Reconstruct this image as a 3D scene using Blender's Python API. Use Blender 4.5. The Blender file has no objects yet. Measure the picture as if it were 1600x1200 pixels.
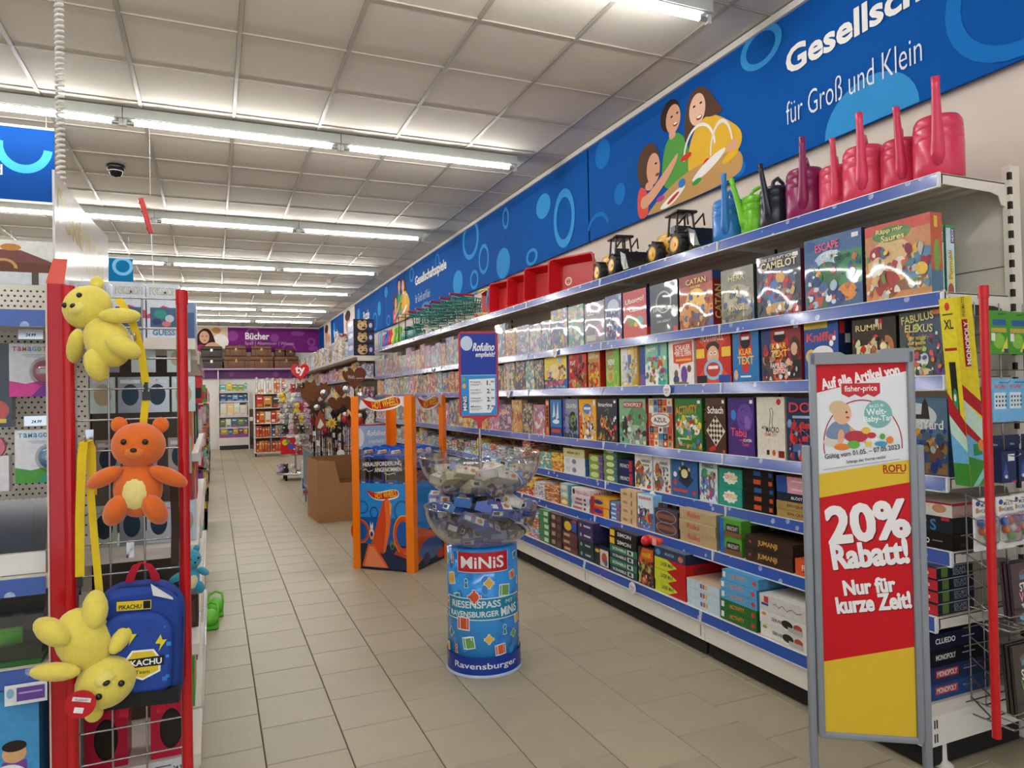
import bpy, bmesh, math, random
from mathutils import Matrix, Vector
random.seed(11)
SC = bpy.context.scene
COL = SC.collection
PI = math.pi
R = math.radians

# ---------------------------------------------------------------- camera
CAMH = 1.394
_f, _p, _y, _r = 1100.22, 0.0149329, 0.4020033, -0.0201692
_fw = Vector((math.sin(_y)*math.cos(_p), math.cos(_y)*math.cos(_p), math.sin(_p)))
_rt = Vector((math.cos(_y), -math.sin(_y), 0))
_up = _rt.cross(_fw)
_rt2 = math.cos(_r)*_rt + math.sin(_r)*_up
_up2 = -math.sin(_r)*_rt + math.cos(_r)*_up
_cd = bpy.data.cameras.new('camera')
_cd.sensor_width = 36.0
_cd.lens = _f/1600*36
_cd.clip_start = 0.05
_cd.clip_end = 100
CAM = bpy.data.objects.new('camera', _cd)
_m = Matrix((_rt2, _up2, -_fw)).transposed().to_4x4()
_m.translation = Vector((0, 0, CAMH))
CAM.matrix_world = _m
COL.objects.link(CAM)
SC.camera = CAM

# ---------------------------------------------------------------- world, exposure
W = bpy.data.worlds.new('world')
SC.world = W
W.use_nodes = True
W.node_tree.nodes['Background'].inputs[0].default_value = (0.82, 0.92, 1.0, 1)
W.node_tree.nodes['Background'].inputs[1].default_value = 0.5
SC.view_settings.view_transform = 'Standard'
SC.view_settings.look = 'None'
SC.view_settings.gamma = 1
SC.view_settings.use_curve_mapping = False
SC.view_settings.exposure = 1.15
TUBE_STRENGTH = 30.0

# ---------------------------------------------------------------- helpers
def lin(h):
    if not isinstance(h, str):
        return h
    h = h.lstrip('#')
    o = []
    for i in (0, 2, 4):
        v = int(h[i:i+2], 16)/255
        o.append(v/12.92 if v <= 0.04045 else ((v+0.055)/1.055)**2.4)
    return (o[0], o[1], o[2])

MATS = {}
def amat(name, rough=0.5, metal=0.0, coat=0.0, noise=0.05, nscale=30, bump=None, sheen=0.0, spec=0.5, coatr=0.08, wobble=None, sub=0):
    """surface whose own colour comes from the mesh's colour layer, with a little procedural grain"""
    m = bpy.data.materials.new(name)
    m.use_nodes = True
    nt = m.node_tree
    b = nt.nodes['Principled BSDF']
    at = nt.nodes.new('ShaderNodeAttribute'); at.attribute_name = 'Col'
    tc = nt.nodes.new('ShaderNodeTexCoord')
    nz = nt.nodes.new('ShaderNodeTexNoise'); nz.inputs['Scale'].default_value = nscale; nz.inputs['Detail'].default_value = 3
    nt.links.new(tc.outputs['Object'], nz.inputs['Vector'])
    mr = nt.nodes.new('ShaderNodeMapRange')
    mr.inputs[3].default_value = 1-noise*1.6; mr.inputs[4].default_value = 1+noise*1.6
    nt.links.new(nz.outputs['Fac'], mr.inputs[0])
    mx = nt.nodes.new('ShaderNodeMix'); mx.data_type = 'RGBA'; mx.blend_type = 'MULTIPLY'; mx.inputs[0].default_value = 1
    nt.links.new(at.outputs['Color'], mx.inputs[6])
    nt.links.new(mr.outputs[0], mx.inputs[7])
    nt.links.new(mx.outputs[2], b.inputs['Base Color'])
    b.inputs['Roughness'].default_value = rough
    b.inputs['Metallic'].default_value = metal
    b.inputs['Specular IOR Level'].default_value = spec
    if coat:
        b.inputs['Coat Weight'].default_value = coat
        b.inputs['Coat Roughness'].default_value = coatr
    if sheen:
        b.inputs['Sheen Weight'].default_value = sheen
        b.inputs['Sheen Roughness'].default_value = 0.5
    if bump:
        n2 = nt.nodes.new('ShaderNodeTexNoise'); n2.inputs['Scale'].default_value = bump[0]; n2.inputs['Detail'].default_value = 0.6 if wobble else 4
        nt.links.new(tc.outputs['Object'], n2.inputs['Vector'])
        bp = nt.nodes.new('ShaderNodeBump'); bp.inputs['Strength'].default_value = bump[1]; bp.inputs['Distance'].default_value = bump[2]
        nt.links.new(n2.outputs['Fac'], bp.inputs['Height'])
        nt.links.new(bp.outputs[0], b.inputs['Coat Normal' if (coat and wobble) else 'Normal'])
    MATS[name] = m
    return m

amat('paint', 0.42, noise=0.03)
amat('matte', 0.8, noise=0.05)
amat('print', 0.38, noise=0.13, nscale=55, spec=0.28)
amat('poster', 0.35, noise=0.02, spec=0.25)
amat('banner_fabric', 0.85, noise=0.04, nscale=8, bump=(3.0, 0.25, 0.03), spec=0.12)
amat('wrap', 0.4, coat=1.0, coatr=0.04, noise=0.16, nscale=50, bump=(5, 0.3, 0.014), wobble=1)
amat('plastic', 0.28, noise=0.03)
amat('gloss', 0.12, noise=0.02)
amat('rubber', 0.6, noise=0.05)
amat('plush', 0.95, sheen=0.35, noise=0.08, nscale=60, bump=(320, 0.35, 0.004))
amat('cloth', 0.8, noise=0.08, nscale=40, bump=(260, 0.25, 0.002))
amat('chrome', 0.22, metal=1.0, noise=0.02)
amat('steel', 0.38, metal=0.9, noise=0.05)
amat('rust', 0.85, noise=0.22, nscale=25)
amat('cardboard', 0.85, noise=0.06, nscale=18, bump=(60, 0.1, 0.002))
amat('wood', 0.6, noise=0.18, nscale=12)
amat('ceiling_tile', 0.9, noise=0.03, nscale=40, bump=(220, 0.12, 0.002))
amat('floor_tile', 0.4, noise=0.06, nscale=5, bump=(9, 0.05, 0.004), spec=0.45)
amat('wall_paint', 0.85, noise=0.02, nscale=3, bump=(150, 0.05, 0.002))

def clear_mat(name, tint, gl=0.10, rough=0.03):
    m = bpy.data.materials.new(name); m.use_nodes = True
    nt = m.node_tree; nt.nodes.remove(nt.nodes['Principled BSDF'])
    t = nt.nodes.new('ShaderNodeBsdfTransparent'); t.inputs[0].default_value = (*tint, 1)
    g = nt.nodes.new('ShaderNodeBsdfGlossy'); g.inputs['Roughness'].default_value = rough
    lw = nt.nodes.new('ShaderNodeLayerWeight'); lw.inputs[0].default_value = 0.35
    mr = nt.nodes.new('ShaderNodeMapRange'); mr.inputs[3].default_value = gl*0.45; mr.inputs[4].default_value = gl*5
    nt.links.new(lw.outputs['Facing'], mr.inputs[0])
    mx = nt.nodes.new('ShaderNodeMixShader')
    nt.links.new(mr.outputs[0], mx.inputs[0]); nt.links.new(t.outputs[0], mx.inputs[1]); nt.links.new(g.outputs[0], mx.inputs[2])
    nt.links.new(mx.outputs[0], nt.nodes['Material Output'].inputs[0])
    MATS[name] = m
clear_mat('acrylic', (0.93, 0.94, 0.95), 0.13)
clear_mat('film', (0.86, 0.87, 0.88), 0.16, 0.12)

def tube_mat():
    m = bpy.data.materials.new('tube_light'); m.use_nodes = True
    nt = m.node_tree; nt.nodes.remove(nt.nodes['Principled BSDF'])
    e = nt.nodes.new('ShaderNodeEmission'); e.inputs[0].default_value = (1.0, 0.985, 0.955, 1); e.inputs[1].default_value = TUBE_STRENGTH
    nt.links.new(e.outputs[0], nt.nodes['Material Output'].inputs[0])
    MATS['tube_light'] = m
tube_mat()

def rail_mat():
    """blue shelf-edge strip with pale printed flowers and bubbles"""
    m = bpy.data.materials.new('price_rail'); m.use_nodes = True
    nt = m.node_tree; b = nt.nodes['Principled BSDF']
    tc = nt.nodes.new('ShaderNodeTexCoord')
    mp = nt.nodes.new('ShaderNodeMapping'); mp.inputs['Scale'].default_value = (20, 20, 20)
    vo = nt.nodes.new('ShaderNodeTexVoronoi'); vo.inputs['Scale'].default_value = 1
    nt.links.new(tc.outputs['Object'], mp.inputs[0]); nt.links.new(mp.outputs[0], vo.inputs['Vector'])
    gt = nt.nodes.new('ShaderNodeMath'); gt.operation = 'LESS_THAN'; gt.inputs[1].default_value = 0.26
    nt.links.new(vo.outputs['Distance'], gt.inputs[0])
    sp = nt.nodes.new('ShaderNodeSeparateColor'); nt.links.new(vo.outputs['Color'], sp.inputs[0])
    g2 = nt.nodes.new('ShaderNodeMath'); g2.operation = 'GREATER_THAN'; g2.inputs[1].default_value = 0.45
    nt.links.new(sp.outputs[0], g2.inputs[0])
    mu = nt.nodes.new('ShaderNodeMath'); mu.operation = 'MULTIPLY'
    nt.links.new(gt.outputs[0], mu.inputs[0]); nt.links.new(g2.outputs[0], mu.inputs[1])
    nz = nt.nodes.new('ShaderNodeTexNoise'); nz.inputs['Scale'].default_value = 60
    nt.links.new(tc.outputs['Object'], nz.inputs['Vector'])
    m3 = nt.nodes.new('ShaderNodeMath'); m3.operation = 'MULTIPLY'
    nt.links.new(mu.outputs[0], m3.inputs[0]); nt.links.new(nz.outputs['Fac'], m3.inputs[1])
    mx = nt.nodes.new('ShaderNodeMix'); mx.data_type = 'RGBA'
    mx.inputs[6].default_value = (*lin('#2f55ac'), 1); mx.inputs[7].default_value = (*lin('#c5d2ee'), 1)
    nt.links.new(m3.outputs[0], mx.inputs[0]); nt.links.new(mx.outputs[2], b.inputs['Base Color'])
    b.inputs['Roughness'].default_value = 0.25
    b.inputs['Coat Weight'].default_value = 1.0; b.inputs['Coat Roughness'].default_value = 0.1; b.inputs['Coat IOR'].default_value = 1.5
    MATS['price_rail'] = m
rail_mat()

def cover_mat(name, coat):
    """printed box art in three colours of its own (colour layers Col, C2, C3)"""
    m = bpy.data.materials.new(name); m.use_nodes = True
    nt = m.node_tree; b = nt.nodes['Principled BSDF']; L = nt.links.new
    A = {}
    for n in ('Col', 'C2', 'C3'):
        a = nt.nodes.new('ShaderNodeAttribute'); a.attribute_name = n; A[n] = a
    uv = nt.nodes.new('ShaderNodeUVMap'); uv.uv_map = 'UV'
    vo = nt.nodes.new('ShaderNodeTexVoronoi'); vo.inputs['Scale'].default_value = 8
    L(uv.outputs[0], vo.inputs['Vector'])
    nz = nt.nodes.new('ShaderNodeTexNoise'); nz.inputs['Scale'].default_value = 3.4; nz.inputs['Detail'].default_value = 4
    L(uv.outputs[0], nz.inputs['Vector'])
    sp = nt.nodes.new('ShaderNodeSeparateColor'); L(vo.outputs['Color'], sp.inputs[0])
    def mth(op, a, v):
        n = nt.nodes.new('ShaderNodeMath'); n.operation = op; L(a, n.inputs[0])
        if isinstance(v, (int, float)): n.inputs[1].default_value = v
        else: L(v, n.inputs[1])
        return n.outputs[0]
    def mix(f, x, y):
        n = nt.nodes.new('ShaderNodeMix'); n.data_type = 'RGBA'; L(f, n.inputs[0]); L(x, n.inputs[6]); L(y, n.inputs[7]); return n.outputs[2]
    k1 = mth('GREATER_THAN', nz.outputs['Fac'], 0.54)
    c = mix(k1, A['Col'].outputs['Color'], A['C2'].outputs['Color'])
    k2 = mth('MULTIPLY', mth('GREATER_THAN', sp.outputs[0], 0.66), mth('LESS_THAN', vo.outputs['Distance'], 0.36))
    c = mix(k2, c, A['C3'].outputs['Color'])
    su = nt.nodes.new('ShaderNodeSeparateXYZ'); L(uv.outputs[0], su.inputs[0])
    # title band, letters suggested by a fine cell pattern
    v2 = nt.nodes.new('ShaderNodeTexVoronoi'); v2.inputs['Scale'].default_value = 15; L(uv.outputs[0], v2.inputs['Vector'])
    fr = mth('FRACT', su.outputs[1], 0)
    k3 = mth('MULTIPLY', mth('GREATER_THAN', fr, 0.68), mth('LESS_THAN', fr, 0.87))
    k3 = mth('MULTIPLY', k3, mth('LESS_THAN', v2.outputs['Distance'], 0.40))
    fx = mth('FRACT', su.outputs[0], 0)
    k3 = mth('MULTIPLY', k3, mth('MULTIPLY', mth('GREATER_THAN', fx, 0.14), mth('LESS_THAN', fx, 0.86)))
    c = mix(k3, c, A['C3'].outputs['Color'])
    v3 = nt.nodes.new('ShaderNodeTexVoronoi'); v3.inputs['Scale'].default_value = 11; L(uv.outputs[0], v3.inputs['Vector'])
    sf = nt.nodes.new('ShaderNodeMix'); sf.data_type = 'RGBA'; sf.blend_type = 'OVERLAY'; sf.inputs[0].default_value = 0.42; L(c, sf.inputs[6]); L(v3.outputs['Color'], sf.inputs[7]); c = sf.outputs[2]
    L(c, b.inputs['Base Color'])
    b.inputs['Roughness'].default_value = 0.38
    if coat:
        b.inputs['Coat Weight'].default_value = 1; b.inputs['Coat Roughness'].default_value = 0.04
        tc = nt.nodes.new('ShaderNodeTexCoord')
        n2 = nt.nodes.new('ShaderNodeTexNoise'); n2.inputs['Scale'].default_value = 5; n2.inputs['Detail'].default_value = 0.6; L(tc.outputs['Object'], n2.inputs['Vector'])
        bp = nt.nodes.new('ShaderNodeBump'); bp.inputs['Strength'].default_value = 0.3; bp.inputs['Distance'].default_value = 0.014
        L(n2.outputs['Fac'], bp.inputs['Height']); L(bp.outputs[0], b.inputs['Coat Normal'])
    MATS[name] = m
cover_mat('cover', False)
cover_mat('cover_wrap', True)

_TX = {}
def text_geo(s, bold=0.0):
    k = (s, bold)
    if k in _TX: return _TX[k]
    cu = bpy.data.curves.new('lettering', 'FONT')
    cu.body = s; cu.size = 1; cu.offset = bold; cu.resolution_u = 3; cu.fill_mode = 'FRONT'
    ob = bpy.data.objects.new('lettering', cu)
    me = ob.to_mesh()
    vs = [(v.co.x, v.co.y) for v in me.vertices]
    fs = [tuple(p.vertices) for p in me.polygons]
    ob.to_mesh_clear()
    bpy.data.objects.remove(ob); bpy.data.curves.remove(cu)
    if vs:
        x0 = min(v[0] for v in vs); x1 = max(v[0] for v in vs); y0 = min(v[1] for v in vs); y1 = max(v[1] for v in vs)
        vs = [((x-x0)/max(x1-x0, 1e-6)-0.5, (y-y0)/max(y1-y0, 1e-6)-0.5) for x, y in vs]
    _TX[k] = (vs, fs)
    return _TX[k]

ID = Matrix.Identity(4)
def T(x, y, z): return Matrix.Translation((x, y, z))
def RX(a): return Matrix.Rotation(a, 4, 'X')
def RY(a): return Matrix.Rotation(a, 4, 'Y')
def RZ(a): return Matrix.Rotation(a, 4, 'Z')
def SCL(x, y, z): return Matrix.Diagonal((x, y, z, 1))
def FRAME(o, xa, ya, za):
    m = Matrix((Vector(xa), Vector(ya), Vector(za))).transposed().to_4x4(); m.translation = Vector(o); return m
def face_mx(o): return FRAME(o, (0, -1, 0), (0, 0, 1), (-1, 0, 0))   # print on a face that looks to -X
def face_my(o): return FRAME(o, (1, 0, 0), (0, 0, 1), (0, -1, 0))    # print on a face that looks to -Y
def face_top(o): return FRAME(o, (1, 0, 0), (0, 1, 0), (0, 0, 1))

_RB = {}
class MB:
    def __init__(s, M=None):
        s.v = []; s.f = []; s.c = []; s.sm = []; s.M = M or ID
        s.c2 = None
    def add(s, vs, fs, col, smooth=False, M=None):
        m = s.M if M is None else s.M @ M
        n = len(s.v); col = lin(col)
        s.v += [tuple(m @ Vector(p)) for p in vs]
        for f in fs:
            s.f.append(tuple(i+n for i in f)); s.c.append(col); s.sm.append(smooth)
        return s
    def bx(s, x0, x1, y0, y1, z0, z1, col, M=None):
        v = [(x0, y0, z0), (x1, y0, z0), (x1, y1, z0), (x0, y1, z0), (x0, y0, z1), (x1, y0, z1), (x1, y1, z1), (x0, y1, z1)]
        return s.add(v, [(3, 2, 1, 0), (4, 5, 6, 7), (0, 1, 5, 4), (1, 2, 6, 5), (2, 3, 7, 6), (3, 0, 4, 7)], col, False, M)
    def rb(s, c, d, r, col, seg=2, M=None, smooth=True):
        k = (round(d[0], 4), round(d[1], 4), round(d[2], 4), round(r, 4), seg)
        if k not in _RB:
            bm = bmesh.new(); bmesh.ops.create_cube(bm, size=1)
            for v in bm.verts: v.co = Vector((v.co.x*d[0], v.co.y*d[1], v.co.z*d[2]))
            bmesh.ops.bevel(bm, geom=bm.edges[:], offset=r, segments=seg, profile=0.5, affect='EDGES')
            bm.verts.index_update()
            _RB[k] = ([tuple(v.co) for v in bm.verts], [tuple(v.index for v in f.verts) for f in bm.faces]); bm.free()
        vs, fs = _RB[k]
        return s.add(vs, fs, col, smooth, T(*c) if M is None else M @ T(*c))
    def cyl(s, p0, p1, r0, col, r1=None, n=12, caps=True, smooth=True, M=None):
        r1 = r0 if r1 is None else r1
        p0 = Vector(p0); p1 = Vector(p1); d = (p1-p0).normalized()
        a = Vector((1, 0, 0)) if abs(d.x) < 0.9 else Vector((0, 1, 0))
        u = d.cross(a).normalized(); w = d.cross(u)
        vs = []
        for p, r in ((p0, r0), (p1, r1)):
            for i in range(n):
                t = 2*PI*i/n; vs.append(p+(u*math.cos(t)+w*math.sin(t))*r)
        fs = [(i, (i+1) % n, n+(i+1) % n, n+i) for i in range(n)]
        s.add(vs, fs, col, smooth, M)
        if caps: s.add(vs, [tuple(range(n-1, -1, -1)), tuple(range(n, 2*n))], col, False, M)
        return s
    def tube(s, path, r, col, n=6, closed=False, M=None, smooth=True):
        P = [Vector(p) for p in path]; m = len(P); vs = []
        rr = r if isinstance(r, (list, tuple)) else [r]*m
        up = None
        for i in range(m):
            if closed: d = P[(i+1) % m]-P[i-1]
            else: d = P[min(i+1, m-1)]-P[max(i-1, 0)]
            d.normalize()
            if up is None:
                a = Vector((0, 0, 1)) if abs(d.z) < 0.9 else Vector((1, 0, 0)); up = d.cross(a).normalized()
            up = (up-d*up.dot(d)).normalized(); w = d.cross(up)
            for k in range(n):
                t = 2*PI*k/n; vs.append(P[i]+(up*math.cos(t)+w*math.sin(t))*rr[i])
        fs = []
        for i in range(m if closed else m-1):
            j = (i+1) % m
            for k in range(n): fs.append((i*n+k, i*n+(k+1) % n, j*n+(k+1) % n, j*n+k))
        if not closed: fs += [tuple(range(n-1, -1, -1)), tuple(range((m-1)*n, m*n))]
        return s.add(vs, fs, col, smooth, M)
    def lathe(s, prof, col, n=24, M=None, smooth=True, a0=0, a1=2*PI):
        full = abs(a1-a0-2*PI) < 1e-6; k = n if full else n+1
        vs = []
        for r, z in prof:
            for i in range(k):
                t = a0+(a1-a0)*i/n; vs.append((r*math.cos(t), r*math.sin(t), z))
        fs = []
        for j in range(len(prof)-1):
            for i in range(n):
                i2 = (i+1) % k
                fs.append((j*k+i, j*k+i2, (j+1)*k+i2, (j+1)*k+i))
        return s.add(vs, fs, col, smooth, M)
    def sph(s, c, r, col, n=14, m=9, M=None):
        if not isinstance(r, (tuple, list)): r = (r, r, r)
        vs = [(0, 0, -r[2])]
        for j in range(1, m):
            p = -PI/2+PI*j/m
            for i in range(n):
                t = 2*PI*i/n; vs.append((r[0]*math.cos(p)*math.cos(t), r[1]*math.cos(p)*math.sin(t), r[2]*math.sin(p)))
        vs.append((0, 0, r[2])); e = len(vs)-1
        fs = [(0, 1+(i+1) % n, 1+i) for i in range(n)]
        for j in range(m-2):
            for i in range(n): fs.append((1+j*n+i, 1+j*n+(i+1) % n, 1+(j+1)*n+(i+1) % n, 1+(j+1)*n+i))
        b = 1+(m-2)*n
        fs += [(b+i, b+(i+1) % n, e) for i in range(n)]
        return s.add(vs, fs, col, True, T(*c) if M is None else M @ T(*c))
    def prism(s, pts, z0, z1, col, M=None, smooth=False):
        n = len(pts)
        vs = [(x, y, z0) for x, y in pts]+[(x, y, z1) for x, y in pts]
        fs = [tuple(range(n-1, -1, -1)), tuple(range(n, 2*n))]+[(i, (i+1) % n, n+(i+1) % n, n+i) for i in range(n)]
        return s.add(vs, fs, col, smooth, M)
    def ribbon(s, path, wdir, w, t, col, M=None):
        P = [Vector(p) for p in path]; wd = Vector(wdir).normalized()*w/2; vs = []
        for i, p in enumerate(P):
            d = (P[min(i+1, len(P)-1)]-P[max(i-1, 0)]).normalized(); nn = d.cross(wd).normalized()*t/2
            vs += [p-wd-nn, p+wd-nn, p+wd+nn, p-wd+nn]
        fs = [(3, 2, 1, 0)]
        for i in range(len(P)-1):
            for k in range(4): fs.append((i*4+k, i*4+(k+1) % 4, i*4+4+(k+1) % 4, i*4+4+k))
        e = (len(P)-1)*4; fs.append((e, e+1, e+2, e+3))
        return s.add(vs, fs, col, False, M)
    # flat print: a list of shapes laid one on the other, 0.3 mm apart
    def art(s, items, M, sx=1.0, sy=1.0, z0=0.0004, dz=0.0001):
        z = z0
        for it in items:
            k, col = it[0], it[1]; a = it[2:]
            mm = M @ SCL(sx, sy, 1) @ T(0, 0, z); z += dz
            if k == 'r': s.add([(a[0], a[1], 0), (a[2], a[1], 0), (a[2], a[3], 0), (a[0], a[3], 0)], [(0, 1, 2, 3)], col, False, mm)
            elif k == 'p': s.add([(x, y, 0) for x, y in a[0]], [tuple(range(len(a[0])))], col, False, mm)
            elif k == 's':                      # rounded outline
                P = list(a[0])
                for _ in range(3):
                    Q = []
                    for i in range(len(P)):
                        p, q = P[i], P[(i+1) % len(P)]
                        Q += [(p[0]*0.75+q[0]*0.25, p[1]*0.75+q[1]*0.25), (p[0]*0.25+q[0]*0.75, p[1]*0.25+q[1]*0.75)]
                    P = Q
                s.add([(x, y, 0) for x, y in P], [tuple(range(len(P)))], col, False, mm)
            elif k == 'e':
                cx, cy, rx, ry = a[:4]; ro = a[4] if len(a) > 4 else 0; n = 22
                pts = []
                for i in range(n):
                    t = 2*PI*i/n; x = rx*math.cos(t); y = ry*math.sin(t)
                    pts.append((cx+x*math.cos(ro)-y*math.sin(ro), cy+x*math.sin(ro)+y*math.cos(ro), 0))
                s.add(pts, [tuple(range(n))], col, False, mm)
            elif k == 'ring':
                cx, cy, rx, ry, th = a[:5]; n = 28; t0 = a[5] if len(a) > 5 else 0; t1 = a[6] if len(a) > 6 else 2*PI
                pts = []
                for i in range(n+1):
                    t = t0+(t1-t0)*i/n
                    pts += [(cx+rx*math.cos(t), cy+ry*math.sin(t), 0), (cx+(rx-th)*math.cos(t), cy+(ry-th*ry/rx)*math.sin(t), 0)]
                s.add(pts, [(2*i, 2*i+2, 2*i+3, 2*i+1) for i in range(n)], col, False, mm)
            elif k == 'l':
                pts, w = a[0], a[1]; vs = []
                for i, p in enumerate(pts):
                    q0 = pts[max(i-1, 0)]; q1 = pts[min(i+1, len(pts)-1)]
                    dx, dy = (q1[0]-q0[0])*sx, (q1[1]-q0[1])*sy; l = math.hypot(dx, dy) or 1
                    vs += [(p[0]-dy/l*w/2/sx, p[1]+dx/l*w/2/sy, 0), (p[0]+dy/l*w/2/sx, p[1]-dx/l*w/2/sy, 0)]
                s.add(vs, [(2*i, 2*i+1, 2*i+3, 2*i+2) for i in range(len(pts)-1)], col, False, mm)
            elif k == 't':
                st, cx, cy, w, h = a[:5]; ro = a[5] if len(a) > 5 else 0; bo = a[6] if len(a) > 6 else 0.02; sh = a[7] if len(a) > 7 else 0
                vs, fs = text_geo(st, min(bo, 0.018))
                ex = max(0.0, bo-0.018)*0.9*h*sy
                S = Matrix.Identity(4); S[0][1] = sh
                tw, th = (h*sy, w*sx) if abs(abs(ro)-PI/2) < 0.01 else (w*sx, h*sy)
                # rotation is done in true proportions
                for kx, ky in ([(0, 0)]+[(math.cos(j*PI/5), math.sin(j*PI/5)) for j in range(10)] if ex > 0 else ((0, 0),)):
                    s.add([(x*tw+kx*ex, y*th+ky*ex, 0) for x, y in vs], fs, col, False, M @ T(cx*sx, cy*sy, z-dz+(kx*0.31+ky*0.17)*dz) @ RZ(ro) @ S)
        return s
    def build(s, name, mat, parent=None, loc=None, rot=None):
        me = bpy.data.meshes.new(name)
        me.from_pydata(s.v, [], s.f)
        ca = me.color_attributes.new('Col', 'FLOAT_COLOR', 'CORNER')
        buf = []
        for f, c in zip(s.f, s.c): buf += [c[0], c[1], c[2], 1.0]*len(f)
        ca.data.foreach_set('color', buf)
        me.polygons.foreach_set('use_smooth', s.sm)
        me.materials.append(MATS[mat])
        me.validate()
        return mk(name, me, parent, loc, rot)

def mk(name, data, parent=None, loc=None, rot=None):
    o = bpy.data.objects.new(name, data)
    COL.objects.link(o)
    if parent is not None: o.parent = parent
    if loc is not None: o.location = loc
    if rot is not None: o.rotation_euler = rot
    return o
LABELS = {}
def tag(o, label, cat, group=None, kind=None):
    if label: o['label'] = label
    if cat: o['category'] = cat
    if group: o['group'] = group
    if kind: o['kind'] = kind
    return o
def thing(name, label, cat, loc=(0, 0, 0), rz=0, group=None, rot=None):
    o = mk(name, None, None, loc, rot or (0, 0, rz)); o.empty_display_size = 0.05
    return tag(o, label, cat, group)
def struct(o, label=None, cat=None):
    o['kind'] = 'structure'
    if label: o['label'] = label
    if cat: o['category'] = cat
    return o
def dup(root, loc, rz=None, label=None, group=None, rot=None):
    r = root.copy(); COL.objects.link(r); r.location = loc
    if rz is not None: r.rotation_euler = (0, 0, rz)
    if rot is not None: r.rotation_euler = rot
    if label: r['label'] = label
    if group: r['group'] = group
    for ch in list(root.children):
        c = ch.copy(); COL.objects.link(c); c.parent = r
        for g in ch.children:
            d = g.copy(); COL.objects.link(d); d.parent = c
    return r
def nth(n):
    return ['', 'first', 'second', 'third', 'fourth', 'fifth', 'sixth', 'seventh', 'eighth', 'ninth', 'tenth'][n] if n <= 10 else '%d%s' % (n, 'th' if 10 < n % 100 < 20 else {1: 'st', 2: 'nd', 3: 'rd'}.get(n % 10, 'th'))
def px(p):
    v = Vector(p)-Vector((0, 0, CAMH)); d = v.dot(_fw)
    if d < 0.1: return None
    return (800+_f*v.dot(_rt2)/d, 600-_f*v.dot(_up2)/d, d)
# ================================================================ SETTING
CEIL = 3.531
YB = 21.85          # back wall
XW = 3.02           # right wall
WHITE = '#e9e6e0'
def rank_tiles(cells, zc, limit=300):
    seen, rest = [], []
    for c in cells:
        x, y = c[0], c[1]
        q = px((x, y, zc))
        if q and -60 < q[0] < 1660 and -60 < q[1] < 1260: seen.append((q[2], c))
        else: rest.append(c)
    seen.sort(key=lambda t: t[0])
    return [c for _, c in seen[:limit]], [c for _, c in seen[limit:]]+rest

# ---- floor: staggered stone-coloured tiles on a dark grout bed
fb = MB(); fb.bx(-1.7, XW, -3.5, YB, -0.06, -0.0035, '#3c352d'); fb.bx(-7.6, -1.7, -3.5, YB, -0.06, -0.0005, '#a39884')
FLOOR = struct(fb.build('floor', 'matte'))
TX, TY = 0.3083, 0.3215
cells = []
for i in range(-6, 10):
    x0 = 0.170+TX*i
    for j in range(-18, 60):
        y0 = 2.865+TY*j+(0.161 if i % 2 else 0)
        if y0 > YB-0.2 or x0+TX > XW: continue
        cells.append((x0+TX/2, y0+TY/2))
cells = [c for c in cells if not (c[0] > 2.75 and c[1] > 2)]
near = [c for c in cells if c[0] > -0.25 and c[0] < 2.8]
hid = [c for c in cells if not (c[0] > -0.25 and c[0] < 2.8)]
ind, rest = rank_tiles(near, 0); rest += hid
TILEC = ['#aba189', '#a99f87', '#ada38b', '#a79d85']
tm = []
def tile_geo(m, x, y, col):
    a, b, t = TX/2-0.0016, TY/2-0.0016, 0.0025
    vs = [(x-a, y-b, -0.0035), (x+a, y-b, -0.0035), (x+a, y+b, -0.0035), (x-a, y+b, -0.0035),
          (x-a+t, y-b+t, 0), (x+a-t, y-b+t, 0), (x+a-t, y+b-t, 0), (x-a+t, y+b-t, 0)]
    m.add(vs, [(4, 5, 6, 7), (0, 1, 5, 4), (1, 2, 6, 5), (2, 3, 7, 6), (3, 0, 4, 7)], col)
for c in TILEC:
    m = MB(); tile_geo(m, 0, 0, c); o = m.build('floor_tile', 'floor_tile', FLOOR); tm.append(o)
for k, (x, y) in enumerate(ind):
    if k < len(tm): tm[k].location = (x, y, 0)
    else: mk('floor_tile', tm[random.randrange(4)].data, FLOOR, (x, y, 0))
m = MB()
for x, y in rest: tile_geo(m, x, y, random.choice(TILEC))
m.build('floor_tile', 'floor_tile', FLOOR)['kind'] = 'stuff'

# ---- ceiling: lay-in panels in a metal grid
cb = MB(); cb.bx(-7.5, XW, -3.5, YB, CEIL+0.03, CEIL+0.08, '#8a857c')
CEILING = struct(cb.build('ceiling', 'matte'))
CX, CY = 0.625, 0.634
xs = [0.173+CX*i for i in range(-12, 5)]
ys = [4.351+CY*j for j in range(-12, 28)]
bar = MB()
for k, x in enumerate(xs):
    m = MB(); m.bx(x-0.012, x+0.012, -3.5, YB, CEIL-0.002, CEIL+0.028, '#a9a397'); m.build('ceiling_bar', 'paint', CEILING)
for y in ys:
    m = MB(); m.bx(-7.4, 2.99, y-0.006, y+0.006, CEIL-0.0025, CEIL+0.0275, '#b4aea2'); m.build('ceiling_bar', 'paint', CEILING)
cells = []
for i in range(len(xs)):
    x0 = xs[i]; x1 = xs[i+1] if i+1 < len(xs) else 2.99
    for j in range(len(ys)-1):
        cells.append(((x0+x1)/2, (ys[j]+ys[j+1])/2, round(x1-x0, 3)))
ind, rest = rank_tiles(cells, CEIL)
cm = {}
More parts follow.
